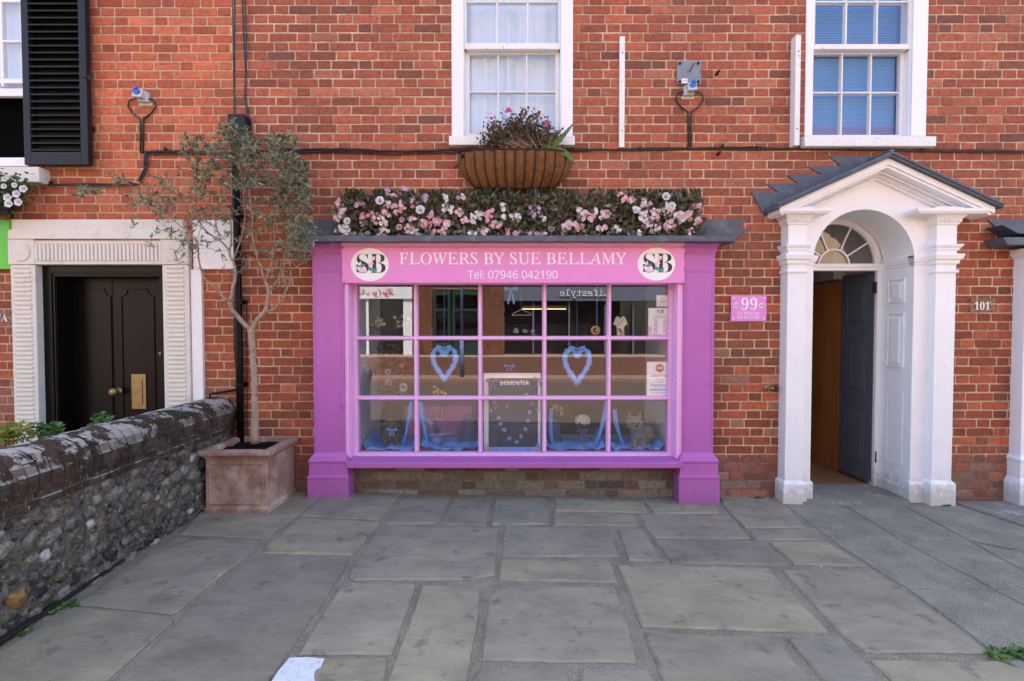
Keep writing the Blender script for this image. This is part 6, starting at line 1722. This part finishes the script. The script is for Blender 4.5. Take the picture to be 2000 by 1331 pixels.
pb(B, 1279, 617, 1301, 617.8, y1_ - .001, .0008); pb(B, 1276, 620.5, 1303, 621.2, y1_ - .001, .0008); B.build('price_lines', M_INKG, t)
B = MB(); pb(B, 1266, 637, 1273, 657, y1_ - .0008, .0004); pb(B, 1305, 637, 1312, 657, y1_ - .0008, .0004); pb(B, 1273.1, 653, 1304.9, 657, y1_ - .0008, .0004); B.build('border', mat('pink_print', C(236, 186, 224), .6, .2, 30, 0), t)
t = poster(1282, 577, 1307, 599, 'small white opening notice above the price list')
B = MB(); pb(B, 1289, 589, 1301, 590.4, y1_ - .001, .0008); pb(B, 1288, 586, 1302, 586.6, y1_ - .001, .0008); pb(B, 1292, 582, 1297, 583, y1_ - .001, .0008); pb(B, 1291, 594, 1298, 594.6, y1_ - .001, .0008); B.build('print_lines', M_INKG, t)
# toy dog: body, head, ears, legs in one skin, with eyes, nose and a bow
dog = thing('toy_dog', P(1245, 872, YG + .22), 'fluffy grey toy terrier sitting on blue cloth in the rightmost bay', 'soft toy')
def fluff(B, c, r, n=180, L=.012, rr=random.Random(5)):
    B.ball(c, r, 14, 10, .06, rr)
    for i in range(n):
        th = math.acos(rr.uniform(-1, 1)); ph = rr.uniform(0, 6.28); d = Vector((math.sin(th) * math.cos(ph), math.sin(th) * math.sin(ph), math.cos(th))); p = Vector(c) + Vector((d.x * r[0], d.y * r[1], d.z * r[2])); s = d.orthogonal().normalized() * .005
        k = len(B.v); B.v += [tuple(p - s), tuple(p + s), tuple(p + d * L + Vector((0, 0, -L * .6)))]; B.face((k, k + 1, k + 2))
B = MB(); yd = YG + .22; c0 = P(1252, 848, yd)
fluff(B, (c0.x + .03, yd + .05, c0.z), (.10, .13, .095)); fluff(B, (c0.x - .04, yd - .03, c0.z + .01), (.07, .07, .09))
ch = P(1240, 826, yd - .04); fluff(B, tuple(ch), (.072, .068, .062), 220); fluff(B, (ch.x - .012, ch.y - .06, ch.z - .022), (.042, .04, .034), 120)
for s in (-1, 1):
    k = len(B.v); e = (ch.x + s * .042, ch.y + .01, ch.z + .05); B.v += [(e[0] - .024, e[1], e[2] - .01), (e[0] + .024, e[1], e[2] - .01), (e[0] + s * .008, e[1] - .01, e[2] + .055), (e[0], e[1] + .02, e[2])]; B.face((k, k + 1, k + 2)); B.face((k + 1, k + 3, k + 2)); B.face((k + 3, k, k + 2))
    fluff(B, (c0.x - .04 + s * .04, yd - .07, c0.z - .075), (.028, .032, .055), 70)
fluff(B, (c0.x + .12, yd + .12, c0.z + .06), (.022, .022, .055), 60)
B.build('body', M_GREYF, dog)
B = MB()
for s in (-1, 1): B.ball((ch.x - .008 + s * .026, ch.y - .064, ch.z + .008), .009, 8, 6)
B.build('eyes', M_BLACK, dog, smooth=True)
B = MB(); B.ball((ch.x - .012, ch.y - .102, ch.z - .012), (.014, .01, .01), 8, 6); B.build('nose', M_BLACK, dog, smooth=True)
bow(Vector((ch.x + .0, ch.y - .05, ch.z - .085)), .034, M_CLOTHD, None, dog, 'bow', 1)
# headless-looking lamb figure with bow, first bay
lam = thing('toy_lamb', P(765, 868, YG + .24), 'grey woolly toy lamb with a blue bow in the leftmost bay', 'soft toy')
B = MB(); yl = YG + .24; c0 = P(766, 842, yl)
fluff(B, tuple(c0), (.085, .10, .085), 260); fluff(B, (c0.x - .0, yl - .05, c0.z + .075), (.06, .06, .05), 160); fluff(B, (c0.x, yl - .10, c0.z + .07), (.03, .035, .026), 70)
for sx_ in (-1, 1):
    for sy_ in (-1, 1): fluff(B, (c0.x + sx_ * .045, yl + sy_ * .05, c0.z - .085), (.022, .022, .05), 40)
    fluff(B, (c0.x + sx_ * .06, yl - .04, c0.z + .07), (.03, .012, .014), 20)
B.build('body', mat('dark_wool', C(104, 104, 94), .95, .3, 60, 1.0, 140, .05, bdist=.02), lam)
bow(Vector((c0.x + .03, yl - .125, c0.z + .035)), .045, M_CLOTH, None, lam, 'bow', 1.1)
# wrapped plant
wr = thing('wrapped_plant', P(853, 868, YG + .22), 'cellophane-wrapped plant tied with a lilac bow in the second bay', 'bouquet')
B = MB(); c0 = P(853, 855, YG + .22); B.lathe([(0, -.06), (.04, -.058), (.052, -.01), (.045, .02), (.02, .045)], tuple(c0), 14); B.build('pot', mat('lilac_wrap', C(132, 138, 190), .4, .15, 20, 0), wr, smooth=True)
B = MB()
for i in range(16):
    a = 2 * math.pi * i / 16; b_ = a + .3; k = len(B.v); r = .11 * rg.uniform(.7, 1.1); h = rg.uniform(.1, .17)
    B.v += [(c0.x + .018 * math.cos(a), c0.y + .018 * math.sin(a), c0.z + .04), (c0.x + .018 * math.cos(b_), c0.y + .018 * math.sin(b_), c0.z + .04), (c0.x + r * math.cos(b_), c0.y + .7 * r * math.sin(b_), c0.z + .04 + h * .8), (c0.x + r * math.cos(a), c0.y + .7 * r * math.sin(a), c0.z + .04 + h)]; B.face((k, k + 1, k + 2, k + 3))
B.build('cellophane', glassmat('cellophane', (.85, .9, .98, 1), 1.6, 1.0, .12), wr)
B = MB()
for i in range(40): roundleaf(B, Vector((c0.x, c0.y, c0.z + .05)), Vector((rg.uniform(-1, 1), rg.uniform(-1, 1), rg.uniform(.5, 2))), rg.uniform(.05, .1), .009, tuple(lin(v) for v in rg.choice([(110, 130, 110), (150, 160, 150), (90, 110, 90)])) + (1,))
B.build('leaves', M_PFLOW, wr, col=True); bow(Vector((c0.x, c0.y - .05, c0.z + .03)), .05, MATS['lilac_wrap'], None, wr, 'bow', 1)
# white hydrangea bouquet
hy = thing('bouquet', P(1138, 872, YG + .2), 'white gypsophila bouquet in a glass vase with a navy bow, fourth bay', 'bouquet')
B = MB(); c0 = P(1138, 822, YG + .2)
for i in range(230):
    th = math.acos(rg.uniform(-.4, 1)); ph = rg.uniform(0, 6.28); d = Vector((math.sin(th) * math.cos(ph), math.sin(th) * math.sin(ph), math.cos(th))); blossom(B, Vector(c0) + Vector((d.x * .068, d.y * .06, d.z * .052)), d, .009, (lin(222), lin(224), lin(206), 1))
B.build('flowers', M_PET, hy, col=True)
B = MB()
for i in range(24): roundleaf(B, Vector(c0) - Vector((0, 0, .02)), Vector((rg.uniform(-1, 1), rg.uniform(-1, .3), rg.uniform(-1, -.1))), .07, .016, tuple(lin(v) for v in (52, 72, 52)) + (1,))
for i in range(7): B.cc = (lin(80), lin(104), lin(64), 1); B.tube([Vector(c0), Vector((c0.x + rg.uniform(-.015, .015), c0.y, c0.z - .2))], .003, 4)
B.build('stems', M_GLEAF, hy, col=True)
B = MB(); B.lathe([(.03, -.215), (.034, -.2), (.026, -.12), (.032, -.08)], tuple(c0), 16); B.build('vase', MATS['cellophane'], hy, smooth=True)
bow(Vector((c0.x - .02, c0.y - .05, c0.z - .085)), .055, mat('navy_ribbon', C(48, 54, 110), .4, .1, 8, 0), None, hy, 'bow', 1.2)
# silk roses and stems standing at the left of the window
for x_, y_, r_, cl, lab in ((788, 757, .04, (226, 224, 220), 'large white silk rose standing in the leftmost bay'), (759, 748, .034, (196, 178, 172), 'dusky pink silk rose left of the white rose'), (757, 727, .03, (200, 196, 200), 'pale grey silk flower above the dusky rose'), (784, 715, .022, (206, 180, 176), 'small blush silk flower near the top of the leftmost bay'), (738, 705, .02, (200, 190, 196), 'small pale silk flower at the left cheek of the window')):
    c = P(x_, y_, YG + .3); t = thing('silk_rose', c, lab, 'silk flower', 'silk flowers in the window'); rose(t, c, r_, tuple(lin(v) for v in cl) + (1,), 'bloom')
    B = MB(); B.cc = (lin(70), lin(80), lin(56), 1); B.tube([c + Vector((0, .02, 0)), c + Vector((.02, .05, -.25)), Vector((c.x, c.y + .05, .4))], .003, 5)
    for i in range(5): roundleaf(B, c + Vector((0, .02, -.05 - i * .04)), Vector((rg.uniform(-1, 1), rg.uniform(-.6, .3), .4)), .06, .016, (lin(66), lin(76), lin(54), 1))
    B.build('stem', M_GLEAF, t, col=True)
# covered stands, a small posy and blossom sprays that fill the window
def mound(cx, w, h, lab):
    c = P(cx, 884, YG + .34); B = MB(); n = 20; rr = random.Random(cx)
    for i, (q, z) in enumerate(((1.15, 0), (1.0, .12), (.9, .4), (.8, .7), (.62, .92), (.3, 1.0), (0.02, 1.01))):
        for j in range(n): a = 2 * math.pi * j / n; r = w * q * (1 + (.10 * math.sin(j * 2.1 + cx) if i < 3 else .02)); B.v.append((c.x + r * math.cos(a), c.y + r * .7 * math.sin(a), .335 + h * z))
    for i in range(6):
        for j in range(n): j2 = (j + 1) % n; B.face((i * n + j, i * n + j2, (i + 1) * n + j2, (i + 1) * n + j))
    tag(B.build('covered_stand', mat('navy_drape', C(70, 84, 118), .8, .15, 12, .2), loc=(c.x, c.y, .335), smooth=True), lab, 'stand')
mound(916, .085, .30, 'slate blue draped stand just left of the notice board'); mound(1082, .07, .24, 'slate blue draped stand just right of the notice board')
for cx, cy, n_, pal_, lab in ((857, 766, 9, [(206, 180, 70), (220, 200, 110)], 'small posy of yellow flowers below the left heart'), (1090, 798, 12, [(206, 170, 90), (214, 120, 90), (196, 190, 120)], 'posy of orange and yellow flowers right of the notice board'),
                              (742, 632, 12, [(222, 220, 222), (206, 196, 204)], 'spray of white blossom low in the top left pane'), (784, 628, 10, [(222, 220, 222), (196, 188, 198)], 'spray of white blossom at the right of the top left pane')):
    c = P(cx, cy, YG + .36); B = MB()
    for i in range(n_ * 3): roundleaf(B, c + Vector((rg.gauss(0, .03), rg.gauss(0, .02), -.03 + rg.gauss(0, .02))), Vector((rg.uniform(-1, 1), rg.uniform(-1, .2), rg.uniform(-.6, 1))), .05, .012, tuple(lin(v) for v in rg.choice([(66, 84, 52), (90, 100, 70)])) + (1,))
    for i in range(n_): blossom(B, c + Vector((rg.gauss(0, .035), -.03, rg.gauss(0, .025))), Vector((rg.uniform(-.6, .6), -1, rg.uniform(-.4, .6))), .018, tuple(lin(v) for v in rg.choice(pal_)) + (1,))
    B.cc = (lin(70), lin(84), lin(56), 1); B.tube([c, Vector((c.x + .01, c.y + .02, c.z - .12)), Vector((c.x, c.y + .03, .335))], .004, 5)
    tag(B.build('posy', M_PFLOW, loc=Vector((c.x, c.y, .335)), col=True), lab, 'posy')
# dark foliage arrangement against the left cheek
B = MB(); c0 = P(745, 820, 5.0)
for i in range(420):
    p = Vector((c0.x + rg.gauss(0, .13), 4.95 + rg.gauss(0, .06), rg.uniform(.66, 1.3))); roundleaf(B, p, Vector((rg.uniform(-1, 1), rg.uniform(-1, 1), rg.uniform(-.5, 1))), .05, .014, tuple(lin(v) for v in rg.choice([(92, 84, 66), (70, 74, 52), (120, 96, 80), (86, 60, 52)])) + (1,))
B.tube([(c0.x, 5.15, .62), (c0.x, 5.0, 1.1)], .02, 6)
tag(B.build('dried_arrangement', M_PFLOW, loc=(c0.x, 5.2, .62), col=True), 'tall dried foliage arrangement behind the silk roses', 'dried flowers')

# ------------------------------------------------------------------ across the street (seen in the glass)
YO = -8.0
opp = thing('shop_building', (0, YO, .5), 'sunlit red brick shop building across the street, mirrored in the shop window', 'building')
M_OBR = brickmat('opposite_brick', .5)
B = MB(); B.mi = 1; OZ = .53
def RX(px, Y=YO): return (px - 1000) * (2 * YG - Y) / F
oh = [(RX(640), RX(806), OZ, 2.9), (RX(845), RX(940), OZ, 2.75), (RX(985), RX(1290), OZ, 2.9), (-11, -6.5, OZ, 2.9), (5.6, 10, OZ, 2.9)]
oh += [(x, x + 1.0, 4.0, 5.6) for x in (-9, -6, -3, 0, 3, 6, 9)]
for a, b, c, d in brick_cells(-16, 16, -.2, 7.2, oh): B.box(a, b, YO - .3, YO - .01, c, d)
B.mi = 0; rgo = random.Random(5); OPAL = [((150, 84, 60), 3), ((134, 76, 58), 3), ((160, 96, 70), 2)]; k0 = len(B.v)
T_ = MB()
brick_wall(T_, -4.0, 5.2, OZ, 3.6, .075, 0, oh, lambda x, z, r, k: tuple(v * .6 for v in pick(OPAL, r)[:3]) + (1,), 0, rgo)
T_.v = [(x, YO - .0 - (y) , z) for x, y, z in T_.v]; T_.f = [f[::-1] for f in T_.f]
B.add(T_); B.build('wall', [M_OBR, M_MORT_L], opp, col=True)
def facing(B, x0, x1, z0, z1, y0, y1): B.box(x0, x1, y0, y1, z0, z1)
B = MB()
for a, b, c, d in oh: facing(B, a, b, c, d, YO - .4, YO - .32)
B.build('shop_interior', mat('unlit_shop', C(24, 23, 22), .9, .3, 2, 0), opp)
B = MB()
for a, b, c, d in oh[5:]:
    facing(B, a, a + .07, c, d, YO - .1, YO + .01); facing(B, b - .07, b, c, d, YO - .1, YO + .01); facing(B, a + .07, b - .07, d - .07, d, YO - .1, YO + .01); facing(B, a + .07, b - .07, (c + d) / 2 - .03, (c + d) / 2 + .03, YO - .1, YO); facing(B, a + .07, b - .07, c, c + .08, YO - .1, YO + .03); facing(B, (a + b) / 2 - .015, (a + b) / 2 + .015, c + .08, d - .07, YO - .08, YO - .02)
facing(B, oh[0][0], oh[0][1], 2.42, 2.9, YO + .0, YO + .1)
B.build('sign_board', mat('opposite_white', C(240, 240, 240), .6, .04, 3, 0), opp); B = MB(); facing(B, oh[2][0], oh[2][1] + .1, 2.35, 2.95, YO, YO + .12); B.build('fascia', mat('slate_fascia', C(104, 108, 124), .6, .04, 3, 0), opp); B = MB()
for x in (RX(788), RX(716)): facing(B, x, x + (.3 if x > -4 else .08), OZ, 2.42, YO - .05, YO + .04)
B.build('white_trim', MATS['opposite_white'], opp); B = MB()
for p in (1040, 1110, 1180, 1235): facing(B, RX(p), RX(p) + .05, OZ, 2.35, YO - .05, YO + .03)
B.build('mullions', mat('lilac_grey_post', C(112, 112, 134), .6, .04, 3, 0), opp)
B = MB()
for a, b in ((RX(847), RX(880)), (RX(884), RX(938))):
    facing(B, a, a + .09, OZ, 2.7, YO - .08, YO + .02); facing(B, b - .09, b, OZ, 2.7, YO - .08, YO + .02); facing(B, a + .09, b - .09, 2.55, 2.7, YO - .08, YO + .02); facing(B, a + .09, b - .09, 2.0, 2.1, YO - .08, YO + .02); facing(B, a + .09, b - .09, OZ, .95, YO - .08, YO + .02)
B.build('green_door', mat('bottle_green_paint', C(34, 62, 52), .5, .1, 6, 0), opp)
B = MB()
for a, b, c, d in oh: facing(B, a, b, c, d, YO - .13, YO - .12)
B.build('pane', glassmat('opposite_glass', k=1, wav=.1), opp)
letter('lettering', 'Lifestyle', 'mono', 1.60, 3.25, 2.44, 2.74, YO + .121, M_BLACKM if False else mat('chrome_letters', C(245, 245, 245), .4, .02, 4, 0), opp, depth=.05, back=True)
letter('lettering', 'Lyly Nails', 'script', -5.6, -3.95, 2.45, 2.76, YO + .101, mat('rose_ink', C(206, 84, 110), .5, .05, 6, 0), opp, depth=.01, back=True)
B = MB(); B.prism_x([(YO - .5, 7.2), (YO - 3.5, 9.6), (YO - 6.5, 7.2)], -16, 16); B.build('roof', M_TILE, opp)
B = MB(); B.box(-16, 16, -6.85, -6.55, -.15, OZ); tag(B.build('retaining_wall', mat('brown_brick_bank', C(126, 92, 78), .85, .2, 9, .3, 30, .2), loc=(0, -6.7, 0)), 'low brown brick retaining wall under the raised pavement across the street', 'wall')
B = MB(); B.box(-16, 16, -8.0, -6.84, -.15, OZ - .004); tag(B.build('raised_pavement', mat('buff_paving', C(168, 144, 128), .85, .1, 5, 0)), kind='structure')
B = MB(); B.box(-60, 60, -6.55, -5.5, -.2, -.02); tag(B.build('far_pavement', mat('pinkish_paving', C(150, 120, 108), .85, .1, 5, 0)), kind='structure')
B = MB(); B.tube([(RX(902, -6), -6.0, -.1), (RX(902, -6), -6.0, 1.2)], .065, 12); B.tube([(RX(902, -6), -6.0, 1.2), (RX(902, -6), -6.0, 4.6)], .04, 12); B.ball((RX(902, -6), -6.0, 4.7), (.2, .2, .14), 12, 8)
tag(B.build('street_lamp', mat('blue_grey_post_paint', C(110, 122, 160), .5, .08, 6, 0), loc=(RX(902, -6), -6, -.1), smooth=True), 'slim blue-grey lamp post across the street, mirrored in the second bay', 'street lamp')

# ------------------------------------------------------------------ camera, light, sky
cam = bpy.data.cameras.new('camera'); co = bpy.data.objects.new('camera', cam); COL.objects.link(co)
cam.sensor_width = 36; cam.lens = 36 * F / 2000; cam.clip_end = 500; cam.clip_start = .05
co.location = (0, 0, CAMH); co.rotation_euler = (math.pi / 2 - PITCH, 0, 0); SC.camera = co
EL = 60
sun = bpy.data.lights.new('sun', 'SUN'); sun.energy = 4.8; sun.angle = R(.53); sun.color = (1, .95, .88)
so_ = bpy.data.objects.new('sun', sun); COL.objects.link(so_); so_.rotation_euler = (-R(90 - EL), 0, R(-4)); so_.location = (0, 6, 12)
w = bpy.data.worlds.new('World'); SC.world = w; w.use_nodes = True; nt = w.node_tree
sky = nt.nodes.new('ShaderNodeTexSky'); sky.sky_type = 'NISHITA'; sky.sun_disc = False; sky.sun_elevation = R(EL); sky.sun_rotation = R(4)
sky.air_density = 1.0; sky.dust_density = 1.5; sky.ozone_density = 1.0
nt.links.new(sky.outputs[0], nt.nodes['Background'].inputs[0]); nt.nodes['Background'].inputs[1].default_value = .15
SC.view_settings.view_transform = 'Standard'; SC.view_settings.look = 'None'; SC.view_settings.gamma = 1; SC.view_settings.exposure = EXPO
SC.render.engine = 'CYCLES'; cy = SC.cycles
cy.use_denoising = True; cy.denoiser = 'OPENIMAGEDENOISE'; cy.denoising_input_passes = 'RGB_ALBEDO_NORMAL'; cy.max_bounces = 8; cy.diffuse_bounces = 5; cy.glossy_bounces = 4; cy.transparent_max_bounces = 12
cy.sample_clamp_indirect = 6; cy.caustics_reflective = False; cy.caustics_refractive = False
# lit strip lamps in the shop, one pair showing through the glass
def emis(name, c, s):
    m, nt, b = newmat(name); b.inputs['Base Color'].default_value = c; b.inputs['Emission Color'].default_value = c; b.inputs['Emission Strength'].default_value = s; return m
M_TUBE = emis('fluorescent_tube', C(255, 226, 150), .5)
for x_, y_, z_, lab in ((X_(1040, 604, 6.2), 6.2, Z_(604, 6.2), 'lit yellowish strip lamp inside the shop, left one of the pair'), (X_(1086, 604, 6.2), 6.2, Z_(604, 6.2), 'lit yellowish strip lamp inside the shop, right one of the pair')):
    t = thing('strip_lamp', (x_, y_, z_), lab, 'lamp', 'strip lamps in the shop'); B = MB(); B.tube([(x_ - .13, y_, z_), (x_ + .13, y_, z_)], .005, 8); B.build('tube', M_TUBE, t)
    B = MB(); B.box(x_ - .14, x_ + .14, y_ - .02, y_ + .02, z_ + .014, z_ + .04); B.build('housing', M_WHITE, t)
